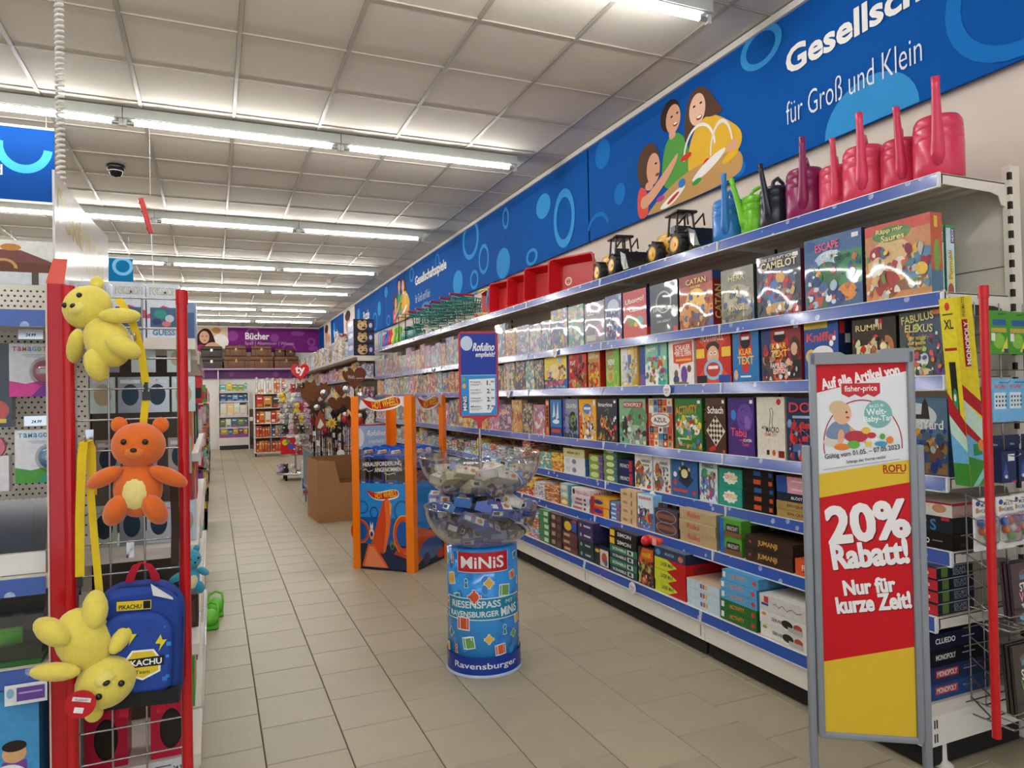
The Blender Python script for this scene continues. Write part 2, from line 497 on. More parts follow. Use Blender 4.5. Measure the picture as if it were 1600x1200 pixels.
def cpan(m, x, y, w):
    a, b, t = w/2-0.011, CY/2-0.005, 0.004
    z = CEIL+0.012
    vs = [(x-a, y-b, z), (x+a, y-b, z), (x+a, y+b, z), (x-a, y+b, z), (x-a+t, y-b+t, z-0.006), (x+a-t, y-b+t, z-0.006), (x+a-t, y+b-t, z-0.006), (x-a+t, y+b-t, z-0.006)]
    m.add(vs, [(7, 6, 5, 4), (4, 5, 1, 0), (5, 6, 2, 1), (6, 7, 3, 2), (7, 4, 0, 3)], '#d9d3c8')
for x, y, w in ind:
    if w not in cm:
        m = MB(); cpan(m, 0, 0, w); o = m.build('ceiling_panel', 'ceiling_tile', CEILING, (x, y, 0)); cm[w] = o.data
    else: mk('ceiling_panel', cm[w], CEILING, (x, y, 0))
m = MB()
for x, y, w in rest: cpan(m, x, y, w)
m.build('ceiling_panel', 'ceiling_tile', CEILING)['kind'] = 'stuff'

# ---- walls and trims
def wall(name, *b, col='#d8cdc3'):
    m = MB(); m.bx(*b, col); return struct(m.build(name, 'wall_paint'))
wall('wall_right', XW, XW+0.1, -3.5, YB+0.1, 0, CEIL+0.03)
wall('wall_back', -7.6, XW, YB, YB+0.1, 0, CEIL+0.03, col='#e2ddd6')
wall('wall_left', -7.7, -7.6, -3.5, YB+0.1, 0, CEIL+0.03)
m = MB(); m.bx(2.965, XW, -3.5, YB, 3.487, CEIL-0.003, '#e4e0da'); struct(m.build('trim_1', 'paint'))
m = MB(); m.bx(-7.6, 2.965, YB-0.03, YB, 3.49, CEIL-0.003, '#e4e0da'); struct(m.build('trim_2', 'paint'))

# ---- fluorescent battens
def make_light():
    t = thing('ceiling_light', '', 'ceiling light', (0, 0, 0))
    m = MB(); m.bx(-0.775, 0.775, -0.033, 0.033, 3.455, CEIL-0.003, '#b9bdb8'); m.bx(-0.775, 0.775, -0.026, 0.026, 3.449, 3.457, '#9a9e9a')
    m.build('housing', 'paint', t)
    m = MB(); m.cyl((-0.704, 0, 3.424), (0.704, 0, 3.424), 0.0135, '#ffffff', n=10, caps=False); m.build('tube', 'tube_light', t)
    for s in (-1, 1):
        m = MB(); m.bx(s*0.765-0.012, s*0.765+0.012, -0.014, 0.014, 3.40, 3.45, '#cfd2cf')
        h = m.build('lamp_holder', 'plastic', t)
        m = MB(); m.cyl((s*0.704, 0, 3.424), (s*0.758, 0, 3.424), 0.0145, '#b9bcb8', n=10); m.build('end_cap', 'steel', h)
    return t
LROW = [-2.4, 0.35, 3.09, 5.77, 8.81, 11.55, 14.03, 16.9, 19.43]
proto = make_light(); first = True
rowname = {3.09: 'nearest', 5.77: 'second', 8.81: 'third', 11.55: 'fourth', 14.03: 'fifth', 16.9: 'sixth', 19.43: 'seventh'}
for y in LROW:
    for k in range(6):
        xc = 1.760-1.557*k
        if y < 3 and k > 3: continue
        lab = 'white fluorescent batten light, %s from the right wall in the %s lit row' % (nth(k+1), rowname.get(y, 'hindmost' if y < 0 else 'overhead'))
        o = proto if first else dup(proto, (0, 0, 0))
        o.location = (xc, y, 0); o['label'] = lab; o['group'] = 'fluorescent lights'; first = False

# ---- printed fabric banners along the top of the right wall
BLUE, SKY, SKY2 = '#0a56a8', '#3a96d8', '#1a74c4'
def banner_right(name, y0, y1, items, label, z0=2.69, z1=3.487, folds=40):
    """y1 is the far end (left as one looks at it); print coordinates: metres from far end, metres above lower edge"""
    w = y1-y0; n = max(8, int(w*folds/4)); m = MB()
    vs, fs = [], []
    for i in range(n+1):
        t = i/n; dx = 0.0018*math.sin(i*1.7)*math.sin(i*0.61)
        for zz in (z0, z1): vs.append((2.985+(dx if zz == z0 else dx*0.4), y1-w*t, zz))
    for i in range(n): fs.append((2*i, 2*i+2, 2*i+3, 2*i+1))
    m.add(vs, fs, BLUE, True)
    b = [(3.0, y1-w*i/n, zz) for i in range(n+1) for zz in (z0, z1)]
    m.add(b, [(2*i+1, 2*i+3, 2*i+2, 2*i) for i in range(n)], BLUE)
    m.add([(2.985, y1, z0), (2.985, y0, z0), (3.0, y0, z0), (3.0, y1, z0)], [(3, 2, 1, 0)], BLUE)
    m.art(items, face_mx((2.9832, y1, z0)), dz=0.00008)
    o = m.build(name, 'banner_fabric')
    return tag(o, label, 'banner')
SK, SKD, HB, HD = '#e0a98a', '#c98c6c', '#5d4335', '#3b2a24'
def kids(x, s=1.0):
    """three children playing, as printed"""
    q = lambda pts: [(x+a*s, b) for a, b in pts]
    E = lambda c, a, b, rx, ry, ro=0: ('e', c, x+a*s, b, rx*s, ry, ro)
    return [
        ('s', '#5aa14c', q([(0.30, 0.14), (0.34, 0.42), (0.42, 0.50), (0.52, 0.50), (0.62, 0.40), (0.66, 0.2), (0.6, 0.1)])),
        ('s', '#e8b83c', q([(0.62, 0.1), (0.62, 0.34), (0.72, 0.47), (0.86, 0.50), (1.02, 0.40), (1.16, 0.28), (1.13, 0.17), (1.0, 0.17), (0.97, 0.12)])),
        E(HD, 0.43, 0.64, 0.115, 0.11), E(SK, 0.465, 0.605, 0.085, 0.10), ('s', SK, q([(0.41, 0.47), (0.42, 0.55), (0.49, 0.53), (0.49, 0.47)])),
        E('#7a3e35', 0.49, 0.56, 0.026, 0.014), E('#ffffff', 0.49, 0.565, 0.02, 0.007), E('#2a1c18', 0.45, 0.625, 0.014, 0.008), E('#2a1c18', 0.515, 0.63, 0.012, 0.008),
        ('s', HB, q([(0.58, 0.36), (0.6, 0.6), (0.66, 0.7), (0.76, 0.72), (0.85, 0.66), (0.92, 0.55), (1.0, 0.46), (0.86, 0.47), (0.8, 0.5), (0.66, 0.46)])),
        E('#efc3a8', 0.73, 0.57, 0.085, 0.105), E('#9b3c3c', 0.75, 0.51, 0.03, 0.016), E('#ffffff', 0.75, 0.515, 0.024, 0.008), E('#2a1c18', 0.70, 0.6, 0.014, 0.007), E('#2a1c18', 0.77, 0.6, 0.014, 0.007),
        ('s', '#c49a62', q([(0.12, 0.0), (0.14, 0.03), (0.34, 0.12), (0.62, 0.2), (1.1, 0.2), (1.17, 0.1), (1.1, 0.0)])),
        ('s', '#e2584a', q([(0, 0), (0, 0.2), (0.06, 0.25), (0.14, 0.18), (0.15, 0.0)])),
        E(HB, 0.15, 0.37, 0.145, 0.165), E(SK, 0.215, 0.33, 0.085, 0.115), ('s', SK, q([(0.10, 0.2), (0.12, 0.26), (0.22, 0.24), (0.2, 0.18)])), E('#8c463e', 0.265, 0.275, 0.024, 0.012), E('#2a1c18', 0.25, 0.36, 0.014, 0.008),
        ('s', SK, q([(0.05, 0.16), (0.04, 0.08), (0.12, 0.06), (0.36, 0.18), (0.5, 0.3), (0.52, 0.36), (0.46, 0.33), (0.3, 0.24), (0.14, 0.16)])),
        ('s', SK, q([(1.0, 0.2), (1.03, 0.25), (1.12, 0.25), (1.1, 0.17)])),
        ('ring', '#f0eeea', x+0.74*s, 0.27, 0.17*s, 0.2, 0.018, 0.1, PI), ('ring', '#e9e6e2', x+0.96*s, 0.22, 0.11*s, 0.2, 0.014, 0.2, PI),
        ('s', '#d8402e', q([(0.54, 0.27), (0.66, 0.28), (0.66, 0.32), (0.54, 0.31)])), E('#d23a34', 0.82, 0.17, 0.045, 0.045), E('#ffffff', 0.82, 0.17, 0.024, 0.024),
        ('s', '#f2efe8', q([(0.24, 0.015), (0.5, 0.11), (0.62, 0.11), (0.42, 0.0)])), ('s', '#c53a34', q([(0.36, 0.035), (0.5, 0.09), (0.53, 0.075), (0.4, 0.02)])),
        ('s', '#f2efe8', q([(0.62, 0.1), (0.8, 0.2), (1.0, 0.24), (1.0, 0.2), (0.8, 0.11)])), ('s', '#3f9a4a', q([(0.64, 0.09), (0.72, 0.12), (0.78, 0.1), (0.7, 0.07)])),
        ('s', '#e9b530', q([(0.94, 0.14), (1.06, 0.2), (1.14, 0.17), (1.02, 0.12)])), E('#3b7bc4', 0.55, 0.13, 0.04, 0.03), E('#b04a9c', 0.3, 0.09, 0.05, 0.02)]
def D(c, Y, z, r, y1, ry=None): return ('e', c, y1-Y, z-2.69, r, ry or r)
def RG(c, Y, z, r, y1, th=0.045, ry=None, a0=0, a1=2*PI): return ('ring', c, y1-Y, z-2.69, r, ry or r*0.9, th, a0, a1)
y1 = 5.25
banner_right('wall_banner', -2.6, y1, [D(SKY2, 5.01, 3.36, 0.12, y1, 0.12), D(SKY2, 4.76, 2.965, 0.085, y1), RG(SKY2, 5.11, 2.74, 0.19, y1, 0.04, 0.16, 0.32, PI-0.32), RG(SKY, 3.19, 3.40, 0.17, y1, 0.05, 0.12),
    ('p', SKY, [(2.78-0.27*math.cos(PI*k/16), 0.002+0.23*math.sin(PI*k/16)) for k in range(17)]), RG(SKY2, 1.75, 3.0, 0.32, y1, 0.07, 0.3), D(SKY2, 3.4, 2.75, 0.06, y1, 0.05)]
    + kids(0.74, 1.0) + [('t', '#f4f4f2', 'Gesellschaftsspiele', y1-2.18, 0.508, 1.62, 0.185, 0, 0.035), ('t', '#e6eef6', 'für Groß und Klein', y1-2.59, 0.245, 0.82, 0.13, 0, -0.008)],
    'bright blue fabric wall banner with playing children and large white lettering, nearest the camera')
y1 = 13.11
banner_right('wall_banner', 5.27, y1, [RG(SKY, 8.25, 3.34, 0.3, y1, 0.07, 0.25), RG(SKY, 7.8, 3.01, 0.17, y1, 0.045, 0.18), D(SKY, 8.77, 2.88, 0.2, y1, 0.16), D(SKY, 7.2, 2.85, 0.2, y1, 0.17), RG(SKY, 8.14, 2.82, 0.15, y1, 0.05, 0.12),
    RG(SKY, 6.44, 2.78, 0.14, y1, 0.05, 0.085), RG(SKY, 5.72, 3.0, 0.21, y1, 0.06, 0.27), D(SKY, 6.15, 3.22, 0.16, y1, 0.12), RG(SKY, 7.1, 3.33, 0.09, y1, 0.03, 0.12), RG(SKY, 9.66, 3.33, 0.1, y1, 0.03, 0.11), RG(SKY, 11.07, 3.36, 0.13, y1, 0.04, 0.12), D(SKY, 12.9, 3.34, 0.13, y1, 0.1),
    RG(SKY, 12.75, 2.8, 0.15, y1, 0.05, 0.1), D(SKY, 10.3, 2.76, 0.22, y1, 0.065)]
    + kids(0.74, 1.0) + [('t', '#f4f4f2', 'Gesellschaftsspiele', y1-10.04, 0.508, 1.62, 0.185, 0, 0.035), ('t', '#e6eef6', 'für Groß und Klein', y1-10.45, 0.245, 0.82, 0.13, 0, -0.008)],
    'long blue wall banner with rings, discs and white lettering, beyond the first wall seam')
def photo_strip(x, w):
    return [('r', '#e9e2da', x, 0.0, x+w, 0.797), ('e', '#d9a284', x+w*0.4, 0.45, w*0.22, 0.2), ('e', '#5a3e33', x+w*0.38, 0.66, w*0.25, 0.12), ('p', '#d8cfc6', [(x+w*0.1, 0), (x+w*0.2, 0.25), (x+w*0.7, 0.28), (x+w*0.9, 0)]), ('e', '#d9a284', x+w*0.75, 0.35, w*0.16, 0.12)]
y1 = 17.5
banner_right('wall_banner', 13.13, y1, photo_strip(0.0, 1.45)+[D(SKY, 15.6, 3.2, 0.16, y1), RG(SKY, 13.9, 2.9, 0.2, y1), D(SKY, 13.5, 3.1, 0.14, y1), ('t', '#f4f4f2', 'Puzzle', y1-14.75, 0.43, 0.62, 0.19, 0, 0.03)], 'blue wall banner with pale photo strip and one white word, behind stacked black boxes')
y1 = 21.84
banner_right('wall_banner', 17.52, y1, photo_strip(1.0, 1.3)+[D(SKY, 19.0, 3.2, 0.2, y1), RG(SKY, 18.2, 2.9, 0.2, y1), ('t', '#f4f4f2', 'Puzzle', y1-18.7, 0.4, 0.62, 0.19, 0, 0.03)], 'farthest blue wall banner, meeting the purple banner in the corner')

# ---- purple banner on the back wall
def pb():
    w = 10.3; x0 = -7.3; m = MB(); m.bx(x0, 2.98, YB-0.02, YB-0.005, 2.78, 3.49, '#7a2a78')
    X = lambda x: x-x0
    it = []
    for x, z, r, ring in ((1.1, 3.3, 0.2, 1), (1.7, 3.2, 0.12, 0), (2.35, 3.35, 0.2, 0), (2.75, 3.1, 0.12, 1), (2.1, 2.85, 0.2, 1), (1.25, 2.86, 0.2, 0), (0.55, 3.25, 0.15, 0), (2.8, 2.9, 0.15, 0), (0.75, 2.9, 0.1, 1)):
        it.append(('ring', '#9a4f98', X(x), z-2.78, r, r, 0.05) if ring else ('e', '#934795', X(x), z-2.78, r, r if z+r < 3.48 and z-r > 2.78 else 0.08))
    it += [('r', '#d9c3a4', X(-0.6), 0.0, X(0.42), 0.71), ('e', '#f0ece4', X(0.22), 0.3, 0.22, 0.22), ('e', '#b98a50', X(0.12), 0.62, 0.12, 0.09), ('s', '#40251f', [(X(-0.42), 0.1), (X(-0.42), 0.45), (X(-0.25), 0.68), (X(-0.05), 0.66), (X(0.06), 0.4), (X(0.12), 0.12)]),
           ('e', '#dba88c', X(-0.2), 0.42, 0.13, 0.18), ('s', '#dba88c', [(X(-0.3), 0.0), (X(-0.15), 0.25), (X(0.1), 0.3), (X(0.35), 0.05), (X(0.36), 0)]), ('s', '#b13a72', [(X(-0.4), 0.0), (X(-0.42), 0.2), (X(-0.2), 0.22), (X(-0.12), 0.0)]), ('e', '#2a1c18', X(-0.25), 0.45, 0.02, 0.012), ('e', '#2a1c18', X(-0.14), 0.45, 0.02, 0.012), ('e', '#b1525a', X(-0.19), 0.33, 0.035, 0.014),
           ('t', '#f4f1f4', 'Bücher', X(1.22), 0.47, 0.66, 0.2, 0, 0.03), ('t', '#d6b8d6', 'Spaß | Abenteuer | Wissen', X(1.56), 0.25, 1.36, 0.12, 0, -0.004)]
    m.art(it, face_my((x0, YB-0.02, 2.78)), dz=0.0006, z0=0.001)
    tag(m.build('wall_banner', 'banner_fabric'), 'purple banner with reading girl and white lettering across the back wall', 'banner')
pb()
# ================================================================ RIGHT WALL SHELVING
# (shelf top z, front x)
SH = [(2.190, 2.512), (1.745, 2.512), (1.430, 2.512), (1.050, 2.512), (0.772, 2.522), (0.543, 2.430), (0.240, 2.342)]
SHNAME = ['top', 'second', 'third', 'fourth', 'fifth', 'sixth', 'lowest']
BEIGE = '#d9d2c6'
BAYW, BY0, NB = 1.25, 1.775, 8
def wall_bay(k):
    y0 = BY0+BAYW*k
    t = thing('shelving_bay', 'cream metal shelving bay with blue edge strips, %s from the near end of right wall' % nth(k+1), 'shelving', (2.93, y0, 0), 0, 'shelving bays on the right wall')
    X0 = 2.93
    def put(nm, mat, par=None):
        m.v = [(a-X0, b-y0, c) for a, b, c in m.v]
        return m.build(nm, mat, par or t)
    m = MB(); m.bx(2.895, 2.905, y0+0.02, y0+BAYW-0.02, 0.24, 2.22, BEIGE)
    for z in (0.9, 1.32, 1.86): m.bx(2.8944, 2.895, y0+0.02, y0+BAYW-0.02, z, z+0.004, '#4d463c')
    put('back_panel', 'paint')
    for yy in ([y0, y0+BAYW] if k == 0 else [y0+BAYW]):
        m = MB(); m.bx(2.885, 2.945, yy-0.015, yy+0.015, 0.02, 2.255, '#e2dcd0')
        for i in range(34):
            z = 0.3+i*0.0575
            m.bx(2.8842, 2.9, yy-0.0155, yy-0.0042, z, z+0.03, '#1e1a17')
        put('upright', 'paint')
    m = MB(); zb, xb = SH[6]
    m.bx(xb+0.012, 2.9, y0+0.003, y0+BAYW-0.003, 0.085, zb-0.045, '#f2eee6'); m.bx(xb+0.001, 2.9, y0+0.003, y0+BAYW-0.003, zb-0.045, zb-0.001, '#e4dfd6')
    m.bx(xb+0.0115, xb+0.013, y0+0.03, y0+0.038, 0.1, 0.16, '#8d867b')
    if k == 0:
        for zz in (0.1, 0.15):
            for dx in (0.0, 0.012): m.bx(xb+0.05+dx, xb+0.055+dx, y0+0.001, y0+0.004, zz, zz+0.03, '#2a2623')
    base = put('base_plinth', 'paint')
    m = MB(); m.bx(xb+0.03, 2.88, y0+0.01, y0+BAYW-0.01, 0.012, 0.086, '#14110f'); put('kick_shade', 'matte', base)  # black block: the shade under the plinth put into its colour
    if k == 0:
        m = MB(); m.lathe([(0.0, 0.0), (0.035, 0.0), (0.035, 0.006), (0.014, 0.022), (0.012, 0.086), (0, 0.086)], '#e2ddd4', n=16, M=T(xb+0.11, y0-0.024+0.04, 0)); put('levelling_foot', 'plastic', base)
    # base rail
    def rail(z, x, par):
        nonlocal m
        m = MB(); m.prism([(x-0.012, z-0.048), (x-0.002, z-0.05), (x+0.0, z-0.001), (x-0.002, z+0.002)], y0+0.004, y0+BAYW-0.004, '#3558b0', FRAME((0, 0, 0), (1, 0, 0), (0, 0, 1), (0, -1, 0)) @ SCL(1, 1, -1))
        r = put('price_rail', 'price_rail', par)
        m = MB(); m.bx(x-0.0135, x-0.001, y0+0.002, y0+0.009, z-0.05, z+0.002, '#e7ecf2'); m.bx(x-0.0045, x+0.002, y0+0.004, y0+BAYW-0.004, z+0.001, z+0.0045, '#eef0f2'); m.bx(x-0.0142, x-0.001, y0+0.004, y0+BAYW-0.004, z-0.0535, z-0.0485, '#dfe4ec')
        put('rail_lip', 'gloss', r)
    rail(zb, xb, base)
    for s in range(6):
        z, x = SH[s]
        m = MB()
        m.bx(x, 2.893, y0+0.004, y0+BAYW-0.004, z-0.006, z, '#ddd6ca')
        m.bx(x, x+0.012, y0+0.004, y0+BAYW-0.004, z-0.042, z-0.006, '#ddd6ca')
        for f in (0.25, 0.5, 0.75):
            xx = x+(2.89-x)*f; m.bx(xx-0.02, xx+0.02, y0+0.02, y0+BAYW-0.02, z-0.022, z-0.006, '#cfc8bb')
        sh = put('shelf', 'paint')
        rail(z, x, sh)
        for yy in ([y0+0.004, y0+BAYW-0.008] if k == 0 else [y0+BAYW-0.008]):
            m = MB(); m.prism([(x+0.005, z-0.04), (x+0.005, z-0.002), (2.888, z-0.002), (2.888, z-0.095), (2.862, z-0.09), (2.845, z-0.055), (2.8, z-0.045)], yy, yy+0.004, '#e2dcd1', FRAME((0, 0, 0), (1, 0, 0), (0, 0, 1), (0, -1, 0)) @ SCL(1, 1, -1))
            put('bracket', 'paint', sh)
for k in range(NB): wall_bay(k)

# round shelf talkers clipped to the rails
for i, (s, y, a) in enumerate(((1, 4.98, 1), (2, 3.50, 1), (4, 3.69, 1), (6, 3.66, 1), (2, 5.95, 0), (1, 8.35, 2))):
    z, x = SH[s]
    m = MB(); m.cyl((x-0.024, 0, z-0.03), (x-0.0205, 0, z-0.03), 0.036, '#eceae6', n=24); m.bx(x-0.0205, x-0.0145, -0.012, 0.012, z-0.045, z-0.005, '#e2e2e0')
    m.art([('t', '#d0405a', 'TOGGO', 0.5, 0.55, 0.62, 0.2), ('r', '#8aa0c0', 0.3, 0.3, 0.7, 0.36)] if a != 2 else [('e', '#5b9fd0', 0.5, 0.5, 0.34, 0.34)], face_mx((x-0.024, 0.036, z-0.066)), 0.072, 0.072)
    o = m.build('round_tag', 'print', None, (0, y, 0))
    tag(o, 'round white shelf tag clipped to the %s shelf rail, %s' % (SHNAME[s], ('near the minis sign', 'below a white game box', 'above a fruit-picture box', 'low above the floor', 'beside the minis sign', 'blue centred, far along the wall')[i]), 'shelf tag', 'round shelf tags')

# ================================================================ BOXED GAMES
PAL = [('#2f5c9e', '#f0c23a', '#f2efe8'), ('#b83232', '#f2e6d0', '#f3c640'), ('#3c8a4a', '#f0e2b0', '#e05a2c'), ('#6a4a8e', '#f0b8c8', '#f4e05a'), ('#e2a62a', '#b8402a', '#f4f0e4'), ('#4a9ab8', '#f4f0e6', '#d84a3a'),
       ('#8a6a4a', '#e8d8b0', '#5a8a4a'), ('#e6e2da', '#7a9ac0', '#c84a4a'), ('#2a3448', '#c8a048', '#e8e4da'), ('#c86a8a', '#f4e6ea', '#5a7ac0'), ('#d8cbb0', '#8a4a3a', '#3a5a7a'), ('#5aa8a0', '#f4f2e6', '#e8923a'), ('#9aa4b8', '#e8e4e8', '#5a6a9a'), ('#a84a2c', '#e8b860', '#f2ead8'),
       ('#7ab0d8', '#f8f6f0', '#d83a3a'), ('#f0d84a', '#d8482c', '#2c5a9a')]
CNAME = ['blue and yellow', 'red and cream', 'green and orange', 'purple and pink', 'amber and red', 'teal and white', 'brown and tan', 'white and light blue', 'dark navy and gold', 'pink and white', 'beige and brown', 'turquoise and cream', 'grey lilac', 'rust and ochre', 'sky blue and white', 'yellow and red']
def cover_mesh(boxes, name):
    """boxes: (x0,x1,y0,y1,z0,z1,(c1,c2,c3),seed)"""
    v, f, c1, c2, c3, uv = [], [], [], [], [], []
    for x0, x1, y0, y1, z0, z1, pal, sd in boxes:
        n = len(v)
        v += [(x0, y0, z0), (x1, y0, z0), (x1, y1, z0), (x0, y1, z0), (x0, y0, z1), (x1, y0, z1), (x1, y1, z1), (x0, y1, z1)]
        fl = [((3, 2, 1, 0), (1, 1)), ((4, 5, 6, 7), (1, 1)), ((0, 1, 5, 4), (0.5, 1)), ((1, 2, 6, 5), (1, 1)), ((2, 3, 7, 6), (0.5, 1)), ((3, 0, 4, 7), (1, 1))]
        a = [(*lin(p), 1.0) for p in pal]; sx = round(sd*7) ; sy = round(sd*13 % 7)
        asp = max(0.35, min(2.8, (y1-y0)/max(z1-z0, 0.01)))
        for q, (su, sv) in fl:
            f.append(tuple(i+n for i in q))
            for k, (cu, cv) in enumerate(((0, 0), (1, 0), (1, 1), (0, 1))):
                c1.extend(a[0]); c2.extend(a[1]); c3.extend(a[2]); uv.extend((sx+min(cu*0.999, 0.999), sy+min(cv*0.999, 0.999)))
    me = bpy.data.meshes.new(name); me.from_pydata(v, [], f)
    for nm, d in (('Col', c1), ('C2', c2), ('C3', c3)):
        a = me.color_attributes.new(nm, 'FLOAT_COLOR', 'CORNER'); a.data.foreach_set('color', d)
    l = me.uv_layers.new(name='UV'); l.data.foreach_set('uv', uv)
    return me
def hero_mesh(w, h, d, base, side, front, sideart=(), top=None, topart=()):
    """box with printed faces: width along Y, front looks to -X; origin at middle of its base"""
    m = MB(); e = 0.0012
    m.bx(-d/2, d/2, -w/2, w/2, 0, h, base)
    m.art([('r', side, e, e, 1-e, 1-e)]+list(sideart), face_my((-d/2, -w/2, 0)), d, h)
    if top: m.art([('r', top, 0, 0, 1, 1)]+list(topart), FRAME((-d/2, w/2, h), (0, -1, 0), (1, 0, 0), (0, 0, 1)), w, d)
    m.art(list(front), face_mx((-d/2, w/2, 0)), w, h, 0.0003, 0.00005)
    return m
BUSY = ('large orange', 'blue and green adv', 'dark blue fantasy', 'grey olive', 'sunset', 'grey blue game', 'dark green potion', 'dark brown number', 'blue detective', 'dark navy board', 'charcoal illusion', 'pale green money', 'pale box with', 'dark action', 'wide yellow', 'mint green', 'green charades', 'red card shooter', 'ochre', 'grey violet', 'orange yellow', 'light blue box', 'white party', 'maroon', 'yellow window')
def busy_art(front, label):
    if not label.startswith(BUSY): return front
    q = random.Random(label); cols = [i[1] for i in front if i[0] != 't']
    sh = [i for i in front if i[0] != 't']; tt = [i for i in front if i[0] == 't']
    extra = []
    for k in range(60):
        x, y = q.uniform(0.04, 0.96), q.uniform(0.04, 0.66); r = q.uniform(0.02, 0.075)
        c = lin(q.choice(cols)); f = q.uniform(0.55, 1.25); c = tuple(min(1, v*f) for v in c)
        if k % 3 == 0: extra.append(('e', c, x, y, r*q.uniform(0.5, 1.4), r*q.uniform(0.4, 1.2), q.random()*3))
        else: extra.append(('s', c, [(min(0.99, max(0.01, x+r*a*q.uniform(0.4, 1.5))), min(0.97, max(0.02, y+r*b*q.uniform(0.4, 1.5)))) for a, b in ((-1, -0.5), (-0.6, 0.6), (0, 1), (0.9, 0.5), (0.8, -0.6), (0.1, -1))]))
    return sh+extra+tt
def stand(s, y0, y1, h, d, base, side, front, label, sideart=(), wrap=False, setback=0.02, name='game_box', cat='game box', dz=0, x=None, rz=0, top=None, group=None):
    z, xf = SH[s]; w = y1-y0-0.006
    m = hero_mesh(w, h, d, base, side, busy_art(front, label), sideart, top)
    o = m.build(name, 'wrap' if wrap else 'print', None, ((x if x is not None else xf+setback+d/2), (y0+y1)/2, z+0.001+dz), (0, 0, rz))
    return tag(o, label, cat, group or 'boxed games on the %s wall shelf' % SHNAME[s])
def pile(s, y0, y1, hs, d, specs, cat='game box', setback=0.02, name='game_box'):
    """hs: height of one box; specs bottom to top: (base, side, front, label, sideart, dy)"""
    z, xf = SH[s]; zz = z+0.001
    for i, sp in enumerate(specs):
        h = sp[6] if len(sp) > 6 and sp[6] else hs
        w = y1-y0-0.006
        m = hero_mesh(w, h-0.001, d, sp[0], sp[1], sp[2], sp[4] if len(sp) > 4 else (), sp[7] if len(sp) > 7 else None)
        dy = sp[5] if len(sp) > 5 else 0
        o = m.build(name, 'print', None, (xf+setback+d/2+random.uniform(-0.003, 0.003), (y0+y1)/2+dy, zz))
        tag(o, sp[3], cat, 'boxed games on the %s wall shelf' % SHNAME[s]); zz += h

def blob(c, x, y, rx, ry=None): return ('e', c, x, y, rx, ry or rx)
def tx(c, s, x, y, w, h, *k): return ('t', c, s, x, y, w, h, *k)
def rc(c, a, b, c2, d): return ('r', c, a, b, c2, d)
sticker = rc('#f0f0ee', 0.84, 0.9, 0.95, 0.96)
# ---- second shelf from the top (shrink-wrapped boxes)
S = 1
stand(S, 1.836, 2.134, 0.315, 0.065, '#c98a4c', '#c4532e', [rc('#d2552f', 0, 0.86, 1, 1), rc('#5a86a0', 0.62, 0.1, 1, 0.6), blob('#d9b878', 0.4, 0.5, 0.36, 0.3), blob('#5b8a35', 0.42, 0.85, 0.3, 0.1), tx('#f3e08a', 'Räpp mir', 0.4, 0.89, 0.42, 0.08), tx('#f3e08a', 'Saures', 0.45, 0.8, 0.36, 0.08), blob('#b02a2a', 0.2, 0.62, 0.13, 0.1), blob('#e8c09a', 0.2, 0.5, 0.09, 0.08), blob('#efe9dc', 0.2, 0.4, 0.12, 0.11), blob('#a8261f', 0.35, 0.2, 0.2, 0.18), blob('#e8e2d4', 0.55, 0.42, 0.09, 0.12), blob('#8a5a32', 0.62, 0.17, 0.16, 0.07), rc('#e9b93c', 0.8, 0.1, 0.95, 0.24)],
      'large orange game box with green title oval and bearded figures, nearest on second shelf', [rc('#3d6c92', 0, 0, 1, 0.3), blob('#79a040', 0.5, 0.48, 0.3, 0.2), rc('#e9b93c', 0.3, 0.82, 0.6, 0.96)], True)
for i in range(2):
    z, xf = SH[S]
    m = MB(); m.bx(-0.028, 0.028, -0.15, 0.15, 0, 0.285, '#2d7d4a')
    m.art([rc('#cfe4f2', 0.06, 0, 0.9, 1), rc('#5b3a86', 0.55, 0.75, 0.95, 0.97), tx('#ffffff', 'HUCH!', 0.75, 0.86, 0.22, 0.17, PI/2), blob('#e8d65a', 0.55, 0.35, 0.22, 0.3), tx('#b98a2c', 'Pumukli', 0.45, 0.45, 0.36, 0.4, PI/2), blob('#a8502c', 0.45, 0.1, 0.3, 0.09), rc('#3f9a4a', 0, 0, 1, 0.05), rc('#3f9a4a', 0, 0.96, 1, 1)], face_my((-0.028, -0.15, 0)), 0.056, 0.285)
    tag(m.build('game_box', 'wrap', None, (xf+0.125+i*0.064, 2.03, z+0.001)), 'thin pale blue upright game box with golden spine lettering, %s of the end pair' % ('left' if i == 0 else 'right'), 'game box', 'boxed games on the second wall shelf')
stand(S, 2.146, 2.464, 0.327, 0.075, '#4a6f9a', '#1d2a4a', [rc('#38618f', 0, 0, 1, 1), blob('#b8d4e6', 0.45, 0.6, 0.3, 0.2), rc('#3f8a56', 0.6, 0.3, 1, 0.75), blob('#2d6e48', 0.4, 0.45, 0.25, 0.2), blob('#c84a3a', 0.25, 0.2, 0.22, 0.15), blob('#e8923a', 0.75, 0.2, 0.16, 0.12), blob('#2a4a8a', 0.52, 0.12, 0.2, 0.09), blob('#1f4f8f', 0.12, 0.9, 0.1, 0.07), tx('#e8507a', 'ESCAPE', 0.42, 0.86, 0.42, 0.11, 0.06), tx('#f0f0f0', 'GAME', 0.46, 0.73, 0.3, 0.09, 0.06), tx('#1d1d1d', 'DELUXE', 0.7, 0.67, 0.24, 0.06, 0.1), sticker],
      'blue and green adventure game box with pink and white title, second from the near end', [tx('#f0f0f0', 'ESCAPE', 0.5, 0.5, 0.5, 0.5, PI/2)], True)
